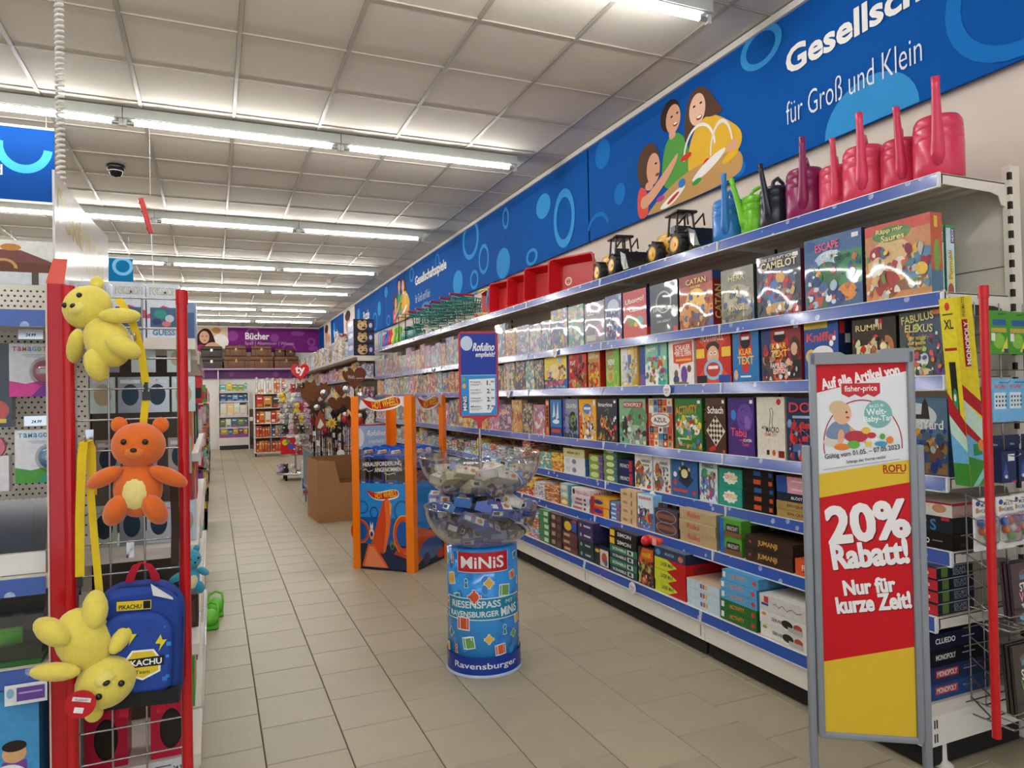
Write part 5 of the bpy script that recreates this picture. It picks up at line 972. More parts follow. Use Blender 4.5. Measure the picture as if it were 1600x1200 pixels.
for i, (y, dx, nm) in enumerate(ty):
    m = tray()
    if i == 0: m.art([('e', '#f0ece4', 0.14, 0.12, 0.035, 0.035), ('e', '#d87a2c', 0.14, 0.12, 0.026, 0.026), ('t', '#7a2c1c', 'BIG', 0.14, 0.12, 0.034, 0.014)], face_mx((0.055-0.012, 0.23, 0)))
    o = m.build('barrow_tray', 'plastic', None, (2.67+dx, y-(0.0 if i else 0.0), ZT), (0, R(4), R(24)))
    tag(o, 'red plastic toy barrow tray standing on edge, %s of the row' % nm, 'tray', 'red barrow trays')
# red wheelbarrow with coloured handles
t = thing('toy_wheelbarrow', 'red toy wheelbarrow with yellow and blue handles between trays and carts', 'wheelbarrow', (2.68, 6.78, ZT), R(-6))
m = tray(); m.M = ID; m.build('tray', 'plastic', t)
m = MB(); m.tube([(-0.03, -0.2, 0.02), (-0.1, -0.05, 0.04), (-0.1, 0.2, 0.05)], 0.012, '#e8c43a'); m.tube([(-0.03, -0.2, 0.26), (-0.1, 0.0, 0.29), (-0.1, 0.22, 0.29)], 0.012, '#e8c43a'); m.tube([(-0.1, -0.24, 0.01), (-0.12, -0.24, 0.16), (-0.1, -0.24, 0.27)], 0.012, '#3f8fd0'); m.build('handle', 'plastic', t)
m = MB(); m.tube([(-0.1, 0.2, 0.05), (-0.1, 0.34, 0.06)], 0.015, '#c8242c'); m.tube([(-0.1, 0.22, 0.29), (-0.1, 0.36, 0.3)], 0.015, '#3f8fd0'); m.build('grip', 'rubber', t)

# nested teal shopping carts
def cart():
    t = thing('toy_shopping_cart', '', 'toy cart', (0, 0, 0), 0, 'toy shopping carts on the top shelf')
    G = '#1f7a6e'
    m = MB()
    top = [(-0.13, -0.2, 0.26), (0.13, -0.2, 0.26), (0.15, 0.22, 0.34), (-0.15, 0.22, 0.34)]; bot = [(-0.1, -0.14, 0.14), (0.1, -0.14, 0.14), (0.12, 0.2, 0.16), (-0.12, 0.2, 0.16)]
    m.tube(top, 0.006, G, closed=True); m.tube(bot, 0.005, G, closed=True)
    T_ = [Vector(p) for p in top]; B_ = [Vector(p) for p in bot]
    for e in range(4):
        a, b, c, d = T_[e], T_[(e+1) % 4], B_[e], B_[(e+1) % 4]
        for k in range(1, 7): m.tube([a.lerp(b, k/7), c.lerp(d, k/7)], 0.0042, G, n=4)
        for k in (0.25, 0.5, 0.75): m.tube([a.lerp(c, k), b.lerp(d, k)], 0.0042, G, n=4)
    m.build('basket', 'plastic', t)
    m = MB()
    for x in (-0.12, 0.12): m.tube([(x, 0.2, 0.36), (x, 0.16, 0.2), (x, 0.12, 0.05), (x*0.85, -0.16, 0.05)], 0.005, '#9aa4a0')
    m.tube([(-0.12, 0.12, 0.05), (0.12, 0.12, 0.05)], 0.006, '#d8dcd8'); m.tube([(-0.1, -0.16, 0.05), (0.1, -0.16, 0.05)], 0.006, '#d8dcd8')
    m.build('frame', 'chrome', t)
    m = MB(); m.cyl((-0.16, 0.25, 0.37), (0.16, 0.25, 0.37), 0.013, '#c02634'); m.build('handle', 'plastic', t)
    m = MB(); m.bx(-0.15, 0.15, 0.222, 0.228, 0.29, 0.33, '#2a8a7a'); m.build('child_seat', 'plastic', t)
    for x in (-0.11, 0.11):
        for y in (-0.15, 0.11):
            m = MB(); m.cyl((x-0.008, y, 0.024), (x+0.008, y, 0.024), 0.024, '#1f7a6e', n=14); m.build('wheel', 'plastic', t)
    return t
c0 = cart(); c0.location = (2.70, 7.45, ZT); c0.rotation_euler = (0, 0, R(8)); c0['label'] = 'teal wire toy shopping cart, first of the nested row, beside the wheelbarrow'
for i in range(1, 6): dup(c0, (2.70, 7.45+i*0.36, ZT), R(8+(i % 3)*3), 'teal wire toy shopping cart, %s of the nested row' % nth(i+1))
# dark folding trolleys
for i in range(2):
    t = thing('toy_trolley', 'teal and black toy trolley with tall black bow, %s of two' % ('near one' if i == 0 else 'far one'), 'toy trolley', (2.68, 9.72+i*0.4, ZT), R(10), 'toy trolleys')
    m = MB(); m.tube([(-0.12, 0.12, 0.02), (-0.12, 0.12, 0.38), (0.12, 0.12, 0.38), (0.12, 0.12, 0.02)], 0.008, '#16181a'); m.build('bow', 'plastic', t)
    m = MB(); m.rb((0, 0, 0.09), (0.2, 0.2, 0.12), 0.02, '#2a8a7c'); m.rb((0, -0.02, 0.2), (0.16, 0.14, 0.06), 0.02, '#1f6a60'); m.bx(-0.1, 0.1, -0.1, 0.1, 0.012, 0.03, '#b8322c'); m.build('box', 'plastic', t)
    for x in (-0.09, 0.09):
        m = MB(); m.cyl((x-0.01, 0, 0.02), (x+0.01, 0, 0.02), 0.02, '#c8342c', n=12); m.build('wheel', 'plastic', t)
# skittles and nets of balls at the far end
sk = [('#7cc82c', 10.62), ('#4fae2c', 10.8), ('#e8d23a', 10.95), ('#d0202c', 11.1), ('#c81c28', 11.22), ('#2f5ac0', 11.36)]
for i, (c, y) in enumerate(sk):
    m = MB(); m.lathe([(0, 0), (0.04, 0), (0.055, 0.05), (0.058, 0.09), (0.04, 0.15), (0.028, 0.19), (0.038, 0.225), (0.034, 0.255), (0.015, 0.275), (0, 0.277)], c, n=18, M=SCL(1.05, 1.05, 1.05))
    tag(m.build('skittle', 'plastic', None, (2.66, y, ZT)), '%s plastic skittle, %s of the row beside the black trolleys' % (('lime', 'green', 'yellow', 'red', 'dark red', 'blue')[i], nth(i+1)), 'skittle', 'skittles on the top shelf')
for i in range(3):
    t = thing('play_set', 'clear pack with blue carry frame holding coloured toys, %s at the far shelf end' % nth(i+1), 'toy pack', (2.67, 11.47+i*0.12, ZT), 0, 'clear toy packs')
    m = MB(); m.tube([(-0.1, 0, 0.008), (-0.1, 0, 0.26), (-0.06, 0, 0.3), (0.06, 0, 0.3), (0.1, 0, 0.26), (0.1, 0, 0.008)], 0.007, '#3f8fdc', closed=True); m.build('carry_frame', 'plastic', t)
    m = MB(); m.lathe([(0, 0), (0.035, 0), (0.042, 0.06), (0.03, 0.14), (0.02, 0.18), (0.028, 0.21), (0, 0.24)], ('#3a5ac8', '#c84a5a', '#7ac8d8')[i], n=12, M=T(-0.03, 0, 0.005)); m.build('toy', 'plastic', t)
# ================================================================ SALE STAND (foreground right)
ang = math.atan2(1.644-1.80, 2.126-1.89)
SW = math.hypot(2.126-1.89, 1.644-1.80)
t = thing('sale_poster_stand', 'grey framed poster stand with red and yellow sale poster in the foreground', 'poster stand', (1.89, 1.80, 0), ang)
GR = '#8b9098'
m = MB()                                   # outer carrier: two legs and cross bars
for x in (-0.036, SW+0.036):
    m.rb((x, 0.012, 0.62), (0.026, 0.03, 1.16), 0.006, GR)
m.rb((SW/2, 0.012, 0.08), (SW+0.09, 0.03, 0.03), 0.006, GR); m.build('leg_frame', 'paint', t)
m = MB(); m.rb((SW/2, -0.04, 0.046), (SW+0.24, 0.16, 0.09), 0.04, '#8d8e92', seg=4); m.build('base', 'plastic', t)
m = MB()
for x in (-0.012, SW+0.012): m.rb((x, 0, 0.87), (0.022, 0.026, 1.29), 0.005, GR)
m.rb((SW/2, 0, 0.226), (SW+0.04, 0.024, 0.022), 0.005, GR)
m.prism([(-0.022, 1.475), (-0.022, 1.515), (0.03, 1.515), (0.075, 1.515), (0.092, 1.505), (SW-0.09, 1.508), (SW-0.072, 1.522), (SW+0.022, 1.522), (SW+0.022, 1.475)], -0.013, 0.013, GR, FRAME((0, 0, 0), (1, 0, 0), (0, 0, 1), (0, -1, 0)))
m.build('poster_frame', 'paint', t)
m = MB(); z0, z1 = 0.235, 1.478; H = z1-z0
m.bx(-0.002, SW+0.002, 0.0, 0.006, z0, z1, '#e8e6e2')
RD, YE, WT = '#cc1420', '#e0bc34', '#e6e9ee'
it = [('r', WT, 0, 0.0, 1, 1), ('p', RD, [(0, 0.92), (0, 1), (1, 1), (1, 0.974)]),
      ('t', '#f4f0f0', 'Auf alle Artikel von', 0.49, 0.9605, 0.88, 0.03, R(10.5), 0.045),
      ('p', '#c8303a', [(0.28, 0.944), (0.71, 0.944), (0.71, 0.916), (0.64, 0.906), (0.57, 0.914), (0.5, 0.906), (0.43, 0.914), (0.36, 0.906), (0.28, 0.916)]), ('t', '#f4f0f0', 'fisher-price', 0.495, 0.928, 0.36, 0.021, R(1), 0.012),
      ('ring', '#b02838', 0.5, 0.778, 0.44, 0.122, 0.012, R(-5), R(192)),
      ('e', '#7fb6b4', 0.68, 0.86, 0.155, 0.038), ('t', '#e8f0f0', 'Am 2.5. ist', 0.66, 0.883, 0.16, 0.009, R(6)), ('t', '#f4f6f6', 'Welt-', 0.66, 0.867, 0.22, 0.018, R(4), 0.02), ('t', '#f4f6f6', 'Baby-Tag', 0.68, 0.846, 0.32, 0.02, R(4), 0.02),
      ('s', '#d8cfc4', [(0.05, 0.776), (0.08, 0.8), (0.25, 0.805), (0.3, 0.786), (0.24, 0.77)]), ('s', '#7e90ac', [(0.07, 0.796), (0.12, 0.828), (0.22, 0.846), (0.34, 0.838), (0.4, 0.815), (0.3, 0.79)]),
      ('e', '#e6b394', 0.28, 0.863, 0.105, 0.03), ('e', '#d8bb92', 0.24, 0.878, 0.105, 0.02), ('e', '#2a2220', 0.33, 0.866, 0.012, 0.003), ('e', '#b05a50', 0.34, 0.852, 0.02, 0.003), ('s', '#e2ab8a', [(0.23, 0.82), (0.3, 0.82), (0.29, 0.78), (0.22, 0.774)]), ('s', '#e2ab8a', [(0.35, 0.833), (0.41, 0.82), (0.55, 0.79), (0.53, 0.78), (0.38, 0.802)]),
      ('e', '#b83a48', 0.43, 0.8, 0.13, 0.016), ('e', '#e8843a', 0.27, 0.772, 0.09, 0.009), ('e', '#68b048', 0.4, 0.778, 0.07, 0.011), ('e', '#e8c24a', 0.54, 0.816, 0.05, 0.009), ('e', '#c83a44', 0.6, 0.803, 0.05, 0.008), ('e', '#4a9ac0', 0.7, 0.78, 0.07, 0.007), ('e', '#e8843a', 0.8, 0.79, 0.04, 0.01), ('e', '#58a848', 0.72, 0.8, 0.03, 0.008), ('r', '#e8c860', 0.53, 0.772, 0.6, 0.786),
      ('t', '#2c2c30', 'Gültig vom 01.05. – 07.05.2023', 0.49, 0.757, 0.84, 0.017, R(8), 0.012), ('t', '#3a3a3e', 'Solange der Vorrat reicht!', 0.53, 0.737, 0.44, 0.011, R(8), 0.01), ('p', '#b8b6b4', [(0.05, 0.709), (0.05, 0.7115), (0.9, 0.74), (0.9, 0.7375)]),
      ('p', YE, [(0, 0.6), (0, 0.698), (1, 0.737), (1, 0.6)]), ('t', '#a8281e', 'ROFU', 0.84, 0.714, 0.25, 0.02, R(2), 0.03), ('r', '#a8281e', 0.72, 0.7, 0.95, 0.7025),
      ('p', RD, [(0, 0.19), (0, 0.634), (1, 0.677), (1, 0.24)]), ('p', YE, [(0, 0), (0, 0.19), (1, 0.24), (1, 0)]),
      ('t', '#6a1016', '20%', 0.54, 0.567, 0.9, 0.1, R(7), 0.055), ('t', '#f2eef0', '20%', 0.525, 0.57, 0.9, 0.1, R(7), 0.055), ('t', '#6a1016', 'Rabatt!', 0.55, 0.481, 0.84, 0.066, R(7), 0.055), ('t', '#f2eef0', 'Rabatt!', 0.54, 0.484, 0.84, 0.066, R(7), 0.055),
      ('t', '#6a1016', 'Nur für', 0.535, 0.396, 0.57, 0.04, R(7), 0.055), ('t', '#f2eef0', 'Nur für', 0.525, 0.398, 0.57, 0.04, R(7), 0.055), ('t', '#6a1016', 'kurze Zeit!', 0.575, 0.352, 0.82, 0.044, R(7), 0.055), ('t', '#f2eef0', 'kurze Zeit!', 0.565, 0.354, 0.82, 0.044, R(7), 0.055)]
m.art(it, face_my((0, 0.0, z0)), SW, H)
m.build('poster', 'poster', t)

# ================================================================ WIRE RACK AT THE SHELF END (right edge)
RDT = '#c8141c'
t = thing('wire_end_rack', 'red tube and wire grid rack at the near end of the right wall shelving', 'wire rack', (2.385, 1.55, 0))
m = MB(); m.cyl((0, 0, 0.22), (0, 0, 1.72), 0.014, RDT, n=16); m.cyl((0, 0, 1.685), (0, 0, 1.727), 0.0165, RDT, n=16); m.build('post', 'plastic', t)
m = MB()
for x in (0.2, 0.34, 0.48, 0.6): m.cyl((x, 0.165, 0.22), (x, 0.165, 1.70), 0.003, '#a8a8aa', n=6)
for k in range(22): m.cyl((0.085, 0.16, 0.26+k*0.066), (0.61, 0.16, 0.26+k*0.066), 0.0025, '#a8a8aa', n=6)
m.build('grid_panel', 'chrome', t)
m = MB(); m.cyl((0.085, 0.14, 0.27), (0.085, 0.14, 1.0), 0.003, '#9a9a9c', n=6)
for k in range(11): m.cyl((0, 0, 0.27+k*0.072), (0.085, 0.14, 0.285+k*0.072), 0.003, '#9a9a9c', n=6)
m.build('grid_return', 'chrome', t)
m = MB(); m.cyl((0.6, 0, 0.22), (0.6, 0, 1.72), 0.014, RDT, n=16); m.build('post', 'plastic', t)
for z in (0.21, 0.545):
    m = MB()
    for y in (0.115, 0.02): m.cyl((0.12, y, z), (0.6, y, z), 0.003, '#a8a8aa', n=6); m.cyl((0.12, y, z+0.05), (0.6, y, z+0.05), 0.003, '#a8a8aa', n=6)
    for x in (0.12, 0.6):
        for q in (0, 0.05): m.cyl((x, 0.02, z+q), (x, 0.16, z+q), 0.003, '#a8a8aa', n=6)
    for k in range(10): m.cyl((0.13+k*0.05, 0.02, z), (0.13+k*0.05, 0.115, z), 0.002, '#a8a8aa', n=6)
    m.build('wire_basket', 'chrome', t)
# hanging goods
def hang(name, label, x, y, z, w, h, d, col, items, cat, mat='print', group=None, hook=True, par=None):
    o = thing(name, label, cat, (x, y, z), 0, group)
    m = MB(); m.bx(-w/2, w/2, -d/2, d/2, 0, h, col); m.art(items, face_my((-w/2, -d/2, 0)), w, h); m.build('pack', mat, o)
    if hook:
        m = MB(); m.tube([(0, d/2+0.004, h-0.012), (0, -d/2-0.03, h-0.014), (0, -d/2-0.042, h-0.004)], 0.002, '#b8b8ba', n=5); m.build('hook', 'chrome', o)
    return o
for i in range(3):
    hang('game_pack', 'green jungle game pack hanging on the end rack, %s' % ('left', 'middle', 'right')[i], 2.60+i*0.125, 1.655+0.012*i, 1.505, 0.105, 0.155, 0.03, '#3f8a2c', [rc('#4a9a34', 0, 0, 1, 1), rc('#2c5aa0', 0.2, 0.66, 0.9, 0.8), rc('#c8a84a', 0.1, 0.5, 0.9, 0.6), blob('#8ac04a', 0.5, 0.3, 0.3, 0.18), ('p', '#d8d84a', [(0.6, 0.05), (0.95, 0.05), (0.95, 0.4)]), rc('#4a2c7a', 0.75, 0.02, 0.98, 0.12), rc('#e8e8e8', 0.1, 0.3, 0.3, 0.48)], 'game pack', 'print', 'packs on the end rack')
for i in range(3):
    hang('dice_card', 'light blue dice card pack on the end rack, %s' % ('left', 'middle', 'right')[i], 2.60+i*0.105, 1.65+0.012*i, 1.26, 0.085, 0.155, 0.016, '#6aaede', [rc('#74b6e6', 0, 0, 1, 1), tx('#d8583c', 'Würfel', 0.5, 0.82, 0.8, 0.1), rc('#d8e8f4', 0.12, 0.3, 0.88, 0.68)]+[rc('#3a4a5a', 0.2+0.2*(k % 4), 0.36+0.1*(k//4), 0.3+0.2*(k % 4), 0.41+0.1*(k//4)) for k in range(12)]+[rc('#c83a34', 0.2, 0.1, 0.5, 0.2)]*(i == 2), 'dice pack', 'print', 'packs on the end rack')
for i in range(3):
    o = hang('card_game_box', 'dark blue small box with tab on the end rack, %s' % ('left', 'middle', 'right')[i], 2.602+i*0.095, 1.645, 1.045, 0.08, 0.11, 0.05, '#1e2c52', [rc('#22325c', 0, 0, 1, 1), rc('#f0f0f0', 0.45, 0.7, 0.9, 0.92), ('p', '#3a5aa8', [(0.3, 0.7), (0.1, 0.2), (0.5, 0.1)]), rc('#b83a5a', 0.7, 0, 1, 0.06), blob('#d8d8d8', 0.3, 0.2, 0.1, 0.06)], 'card game', 'print', 'packs on the end rack')
    m = MB(); m.bx(-0.04, 0.04, 0.02, 0.022, 0.11, 0.165, '#1e2c52'); m.art([tx('#b8c4e0', 'Dice', 0.5, 0.4, 0.3, 0.14)], face_my((-0.04, 0.02, 0.11)), 0.08, 0.055); m.build('tab', 'print', o)
for i in range(3):
    o = hang('dice_blister', 'white blister card with coloured ball dice on the end rack, %s' % ('left', 'middle', 'right')[i], 2.50+i*0.105, 1.65-0.012*(i == 1), 0.81, 0.1, 0.185, 0.006, '#e4e2e2', [rc('#eceaea', 0.02, 0.02, 0.98, 0.98), tx('#4a4a5a', 'MULTI', 0.6, 0.86, 0.5, 0.07), tx('#3a3a4a' if i < 2 else '#2a4a9a', 'WÜRFEL', 0.56, 0.76, 0.7, 0.09), blob('#2c4a9a', 0.2, 0.9, 0.12, 0.05), rc('#c8884a', 0.08, 0.72, 0.22, 0.82)], 'dice pack', 'print', 'packs on the end rack')
    for k, (c, dx, dz) in enumerate((('#c8242c', 0.0, 0.10), ('#7a2a8a', 0.028, 0.105), ('#e07028', -0.02, 0.07), ('#e8e4e6', 0.012, 0.075), ('#c83a9a', 0.032, 0.068), ('#4ab83a', 0.008, 0.045), ('#3a6ac8', -0.03, 0.1))):
        m = MB(); m.sph((dx, -0.014, dz), 0.0145, c, n=10, m=7); m.build('ball_die', 'gloss', o)
    m = MB(); m.rb((0, -0.016, 0.075), (0.092, 0.036, 0.1), 0.012, '#ffffff'); m.build('blister', 'film', o)
for j, (z, cols, tit) in enumerate(((0.555, ('#3a2030', '#d8b8c8', '#d84a8a'), 'upper'), (0.22, ('#26221e', '#f0f0e8', '#7ac04a'), 'lower'))):
    for i in range(3):
        o = thing('writing_pad', '%s game pad in the %s wire basket, %s' % ('plum' if j == 0 else 'black', tit, ('front', 'second', 'rear')[i]), 'game pad', (2.755+0.003*i, 1.60+i*0.017, z+0.004), 0, 'game pads in the wire baskets', rot=(R(-4), 0, 0))
        m = MB(); w, h = 0.36, 0.2+0.045*j
        m.bx(-w/2, w/2, -0.005, 0.005, 0, h, cols[0])
        cs = ['#7ac04a', '#e0a03a', '#d8503a', '#5ac0a0', '#d84a6a', '#e8d04a', '#6aa0d8', '#c86ad0', '#7ac04a']
        s2 = [tx(cs[k], c, 0.115+0.058*k, 0.44, 0.048, 0.15) for k, c in enumerate('VOLLPFOSTEN'[:9])] if j else [tx('#e0a0c0', 'VOLLPFOSTEN', 0.40, 0.44, 0.62, 0.17, 0.05)]
        m.art([rc(cols[0], 0, 0, 1, 1), blob('#6a4a5a', 0.5, 0.8, 0.4, 0.15), rc('#4a86a0', 0.12, 0.72, 0.34, 0.8), tx('#f2f0f0', 'STADT', 0.24, 0.6, 0.27, 0.15, 0.05, 0.02), tx('#f2f0f0', 'LAND', 0.53, 0.615, 0.24, 0.15, 0.05, -0.01)]+s2+[('p', '#c8d4e0', [(0.1, 0.3), (0.26, 0.34), (0.2, 0.08)]) if j == 0 else rc('#8a8a84', 0.1, 0.08, 0.32, 0.14), blob('#5ab0d0' if j == 0 else '#d8342c', 0.16 if j == 0 else 0.3, 0.08 if j == 0 else 0.84, 0.1, 0.07)], face_my((-w/2, -0.005, 0)), w, h)
        m.build('pad', 'wrap', o)
# tall play-mat carton leaning at the end of the shelf
t = thing('play_mat_carton', 'tall narrow yellow game carton hanging tilted beside the red tube', 'game carton', (2.455, 1.655, 1.045), 0, rot=(0, R(-4.5), R(-8)))
m = MB(); w, h, d = 0.075, 0.66, 0.062
m.bx(-w/2, w/2, -d/2, d/2, 0, h, '#e2cf2a')
m.art([rc('#e4d22c', 0, 0, 1, 1), ('p', '#b01e28', [(0, 0.46), (0.0, 0.54), (1, 0.44), (1, 0.36)]), ('p', '#bfe0d0', [(0, 0.34), (0, 0.46), (1, 0.34), (1, 0.22)]), ('p', '#b01e28', [(0, 0.28), (0, 0.34), (1, 0.22), (1, 0.19)]), ('p', '#6ab0dc', [(0, 0.16), (0, 0.28), (1, 0.19), (1, 0.12)]), ('p', '#3f8a34', [(0, 0), (0, 0.16), (1, 0.12), (1, 0)]), ('p', '#8accc8', [(0.1, 0), (0.9, 0.1), (0.95, 0.06), (0.4, 0)]), rc('#2a8a5a', 0.3, 0.16, 0.8, 0.22), blob('#e08a3a', 0.75, 0.21, 0.16, 0.03), tx('#3a2a1c', 'MONOPOLY', 0.42, 0.75, 0.1*0+0.2, 0.26, 0) if False else rc('#b01e28', 0.3, 0.63, 0.62, 0.88)], face_my((-w/2, -d/2, 0)), w, h)
m.art([tx('#f4f0ee', 'MONOPOLY', 0, 0, 0.019, 0.15, PI/2, 0.02)], face_my((-w/2+0.46*w, -d/2, 0.755*h)), 1, 1, 0.006)
m.art([tx('#4a4420', 'SPIELMATTE', 0, 0, 0.012, 0.07, PI/2, 0.01)], face_my((-w/2+0.4*w, -d/2, 0.945*h)), 1, 1, 0.006)
m.art([rc('#e4d22c', 0, 0, 1, 1), tx('#2a2a1c', 'XL', 0.5, 0.86, 0.6, 0.05, 0, 0.03), blob('#d83a2c', 0.5, 0.955, 0.16, 0.022), rc('#5a5430', 0.15, 0.91, 0.85, 0.918), rc('#b01e28', 0.1, 0.72, 0.9, 0.735), ('p', '#1c2018', [(0.3, 0.36), (0.3, 0.66), (0.72, 0.66), (0.72, 0.3)]), blob('#3a8a5a', 0.52, 0.45, 0.16, 0.07), blob('#f0f0ee', 0.5, 0.47, 0.08, 0.02), ('p', '#b01e28', [(0, 0.38), (0, 0.5), (1, 0.34), (1, 0.26)]), ('p', '#bfe0d0', [(0, 0.28), (0, 0.38), (1, 0.26), (1, 0.18)]), ('p', '#6ab0dc', [(0, 0.12), (0, 0.28), (1, 0.18), (1, 0.12)]), ('p', '#3f8a34', [(0, 0), (0, 0.12), (1, 0.12), (1, 0)])], face_mx((-w/2, d/2, 0)), d, h)
m.build('carton', 'print', t)
m = MB(); m.tube([(-0.02, -0.0, h), (-0.02, 0.02, h+0.035), (0.03, 0.09, h+0.03), (0.03, 0.1, h+0.02)], 0.002, '#c8c8ca', n=5); m.build('hanging_wire', 'chrome', t)
# ================================================================ MINIS DISPLAY (centre)
MX, MY = 1.279, 3.452
va = math.atan2(MY, MX)+PI          # direction from the display towards the camera
t = thing('bowl_display', 'blue printed column with two clear bowls of small boxes in mid-aisle', 'display', (MX, MY, 0))
def cyl_art(m, items, r0, r1, H, a_c, arc):
    """print wrapped on the column: unit x over the visible arc, unit y over the height"""
    sub = MB(); sub.art(items, ID, 1, 1, 0.0006, 0.00002)
    bm = bmesh.new(); lay = bm.faces.layers.int.new('ci'); bv = [bm.verts.new(p) for p in sub.v]
    for k, f in enumerate(sub.f):
        try: bm.faces.new([bv[i] for i in f])[lay] = k
        except ValueError: pass
    bmesh.ops.triangulate(bm, faces=bm.faces[:])
    for k in range(-12, 52):
        bmesh.ops.bisect_plane(bm, geom=bm.verts[:]+bm.edges[:]+bm.faces[:], plane_co=(k/40, 0, 0), plane_no=(1, 0, 0), dist=1e-6)
    bm.verts.index_update(); n = len(m.v)
    for v in bm.verts:
        x, y, z = v.co; a = a_c+(x-0.5)*arc; r = r0+(r1-r0)*y+z; m.v.append((r*math.cos(a), r*math.sin(a), y*H))
    for f in bm.faces: m.f.append(tuple(v.index+n for v in f.verts)); m.c.append(sub.c[f[lay]]); m.sm.append(False)
    bm.free()
RB0, RB1, HC = 0.186, 0.182, 0.625
m = MB(); m.lathe([(0, 0.012), (RB0, 0.012), (RB1, HC), (0, HC)], '#3c9cf0', n=64)
it = []
q = random.Random(3)
for k in range(46):
    x, y = q.random(), 0.16+0.82*q.random(); it.append(('e', q.choice(['#3a8ce0', '#2f80d2']), x, y, 0.035, 0.03, q.random()*3))
def seg_rect(col, x0, y0, x1, y1, n=10): return [('r', col, x0+(x1-x0)*i/n, y0, x0+(x1-x0)*(i+1)/n, y1) for i in range(n)]
W1 = '#e8f2f8'
def puzzle(c, x, y, s, ro): return [('e', W1, x, y, s*1.1, s*1.0), ('r', W1, x-s*1.5, y-s*0.36, x+s*1.5, y+s*0.36), ('r', W1, x-s*0.4, y-s*1.3, x+s*0.4, y+s*1.3), ('e', c, x, y, s*0.95, s*0.85), ('r', c, x-s*1.35, y-s*0.25, x+s*1.35, y+s*0.25), ('r', c, x-s*0.28, y-s*1.15, x+s*0.28, y+s*1.15)]
def pawn(c, x, y, s): return [('p', W1, [(x-s*0.8, y-s*1.35), (x-s*0.35, y+s*0.3), (x+s*0.35, y+s*0.3), (x+s*0.8, y-s*1.35)]), ('e', W1, x, y+s*0.7, s*0.66, s*0.66), ('p', c, [(x-s*0.62, y-s*1.2), (x-s*0.26, y+s*0.2), (x+s*0.26, y+s*0.2), (x+s*0.62, y-s*1.2)]), ('e', c, x, y+s*0.7, s*0.5, s*0.5)]
def card(c, x, y, s, ro=0.2):
    f = lambda k, d=0: [(x+d+math.cos(ro)*a*s*k-math.sin(ro)*b*s*k, y+math.sin(ro)*a*s*k+math.cos(ro)*b*s*k) for a, b in ((-0.8, -0.8), (0.8, -0.8), (0.8, 0.8), (-0.8, 0.8))]
    return [('p', W1, f(1.2, -s*0.5)), ('p', c, f(1.0, -s*0.5)), ('p', W1, f(1.2)), ('p', c, f(1.0))]
TE, OR, YL, GN = '#1f8f9a', '#e0643c', '#e6b84a', '#6fae58'
for fn in (puzzle(GN, 0.06, 0.9, 0.03, 0), pawn(OR, 0.17, 0.92, 0.028), card(YL, 0.16, 0.76, 0.05), pawn(TE, 0.34, 0.74, 0.028), puzzle(YL, 0.56, 0.74, 0.035, 0), card(GN, 0.73, 0.67, 0.05, -0.1), card(OR, 0.83, 0.78, 0.035), pawn(YL, 0.92, 0.72, 0.025), card(TE, 0.24, 0.62, 0.035), card(TE, 0.88, 0.93, 0.03),
           puzzle(TE, 0.14, 0.33, 0.03, 0), card(GN, 0.37, 0.27, 0.05), puzzle(YL, 0.55, 0.3, 0.032, 0), pawn(TE, 0.71, 0.36, 0.03), puzzle(GN, 0.82, 0.31, 0.028, 0), card(OR, 0.67, 0.21, 0.045, 0.1), pawn(OR, 0.22, 0.21, 0.026), card(YL, 0.08, 0.2, 0.035), card(YL, 0.89, 0.42, 0.035), card(TE, 0.97, 0.28, 0.03), pawn(OR, 0.02, 0.4, 0.03), puzzle(GN, 0.05, 0.46, 0.026, 0)):
    it += fn
RDM = '#c42430'
it += seg_rect(W1, 0.25, 0.825, 0.76, 0.985)+seg_rect(RDM, 0.255, 0.83, 0.755, 0.985)+[('t', '#f4f2f2', 'MiNiS', 0.5, 0.905, 0.42, 0.095, 0, 0.02)]
it += seg_rect(W1, 0.1, 0.45, 0.92, 0.625)+seg_rect('#1f8cb4', 0.107, 0.457, 0.913, 0.618)+[('t', '#eaf4f6', 'RIESENSPASS', 0.42, 0.573, 0.5, 0.055, R(1), 0.02), ('t', '#eaf4f6', 'MIT', 0.77, 0.58, 0.09, 0.03, 0, 0.0), ('t', '#eaf4f6', 'RAVENSBURGER', 0.4, 0.497, 0.5, 0.045, R(1), 0.02), ('t', '#f4f6f6', 'MiNiS', 0.77, 0.51, 0.2, 0.07, R(4), 0.03)]
it += puzzle('#d85a34', 0.42, 0.635, 0.045, 0)+card('#d85a34', 0.32, 0.42, 0.055, 0)+pawn('#d85a34', 0.09, 0.56, 0.04)+pawn('#d85a34', 0.93, 0.57, 0.03)
it += seg_rect('#1238a0', -0.3, 0.02, 1.3, 0.158, 24)+[('t', '#eef2f8', 'Ravensburger', 0.52, 0.085, 0.64, 0.062, 0, 0.012)]
cyl_art(m, it, RB0, RB1, HC, va, PI*0.92)
m.build('column', 'gloss', t)
m = MB(); m.lathe([(0, 0), (0.2, 0), (0.2, 0.008), (0.189, 0.014), (0.189, 0.02), (0, 0.02)], '#b8c8dc', n=48); m.build('foot_ring', 'gloss', t)
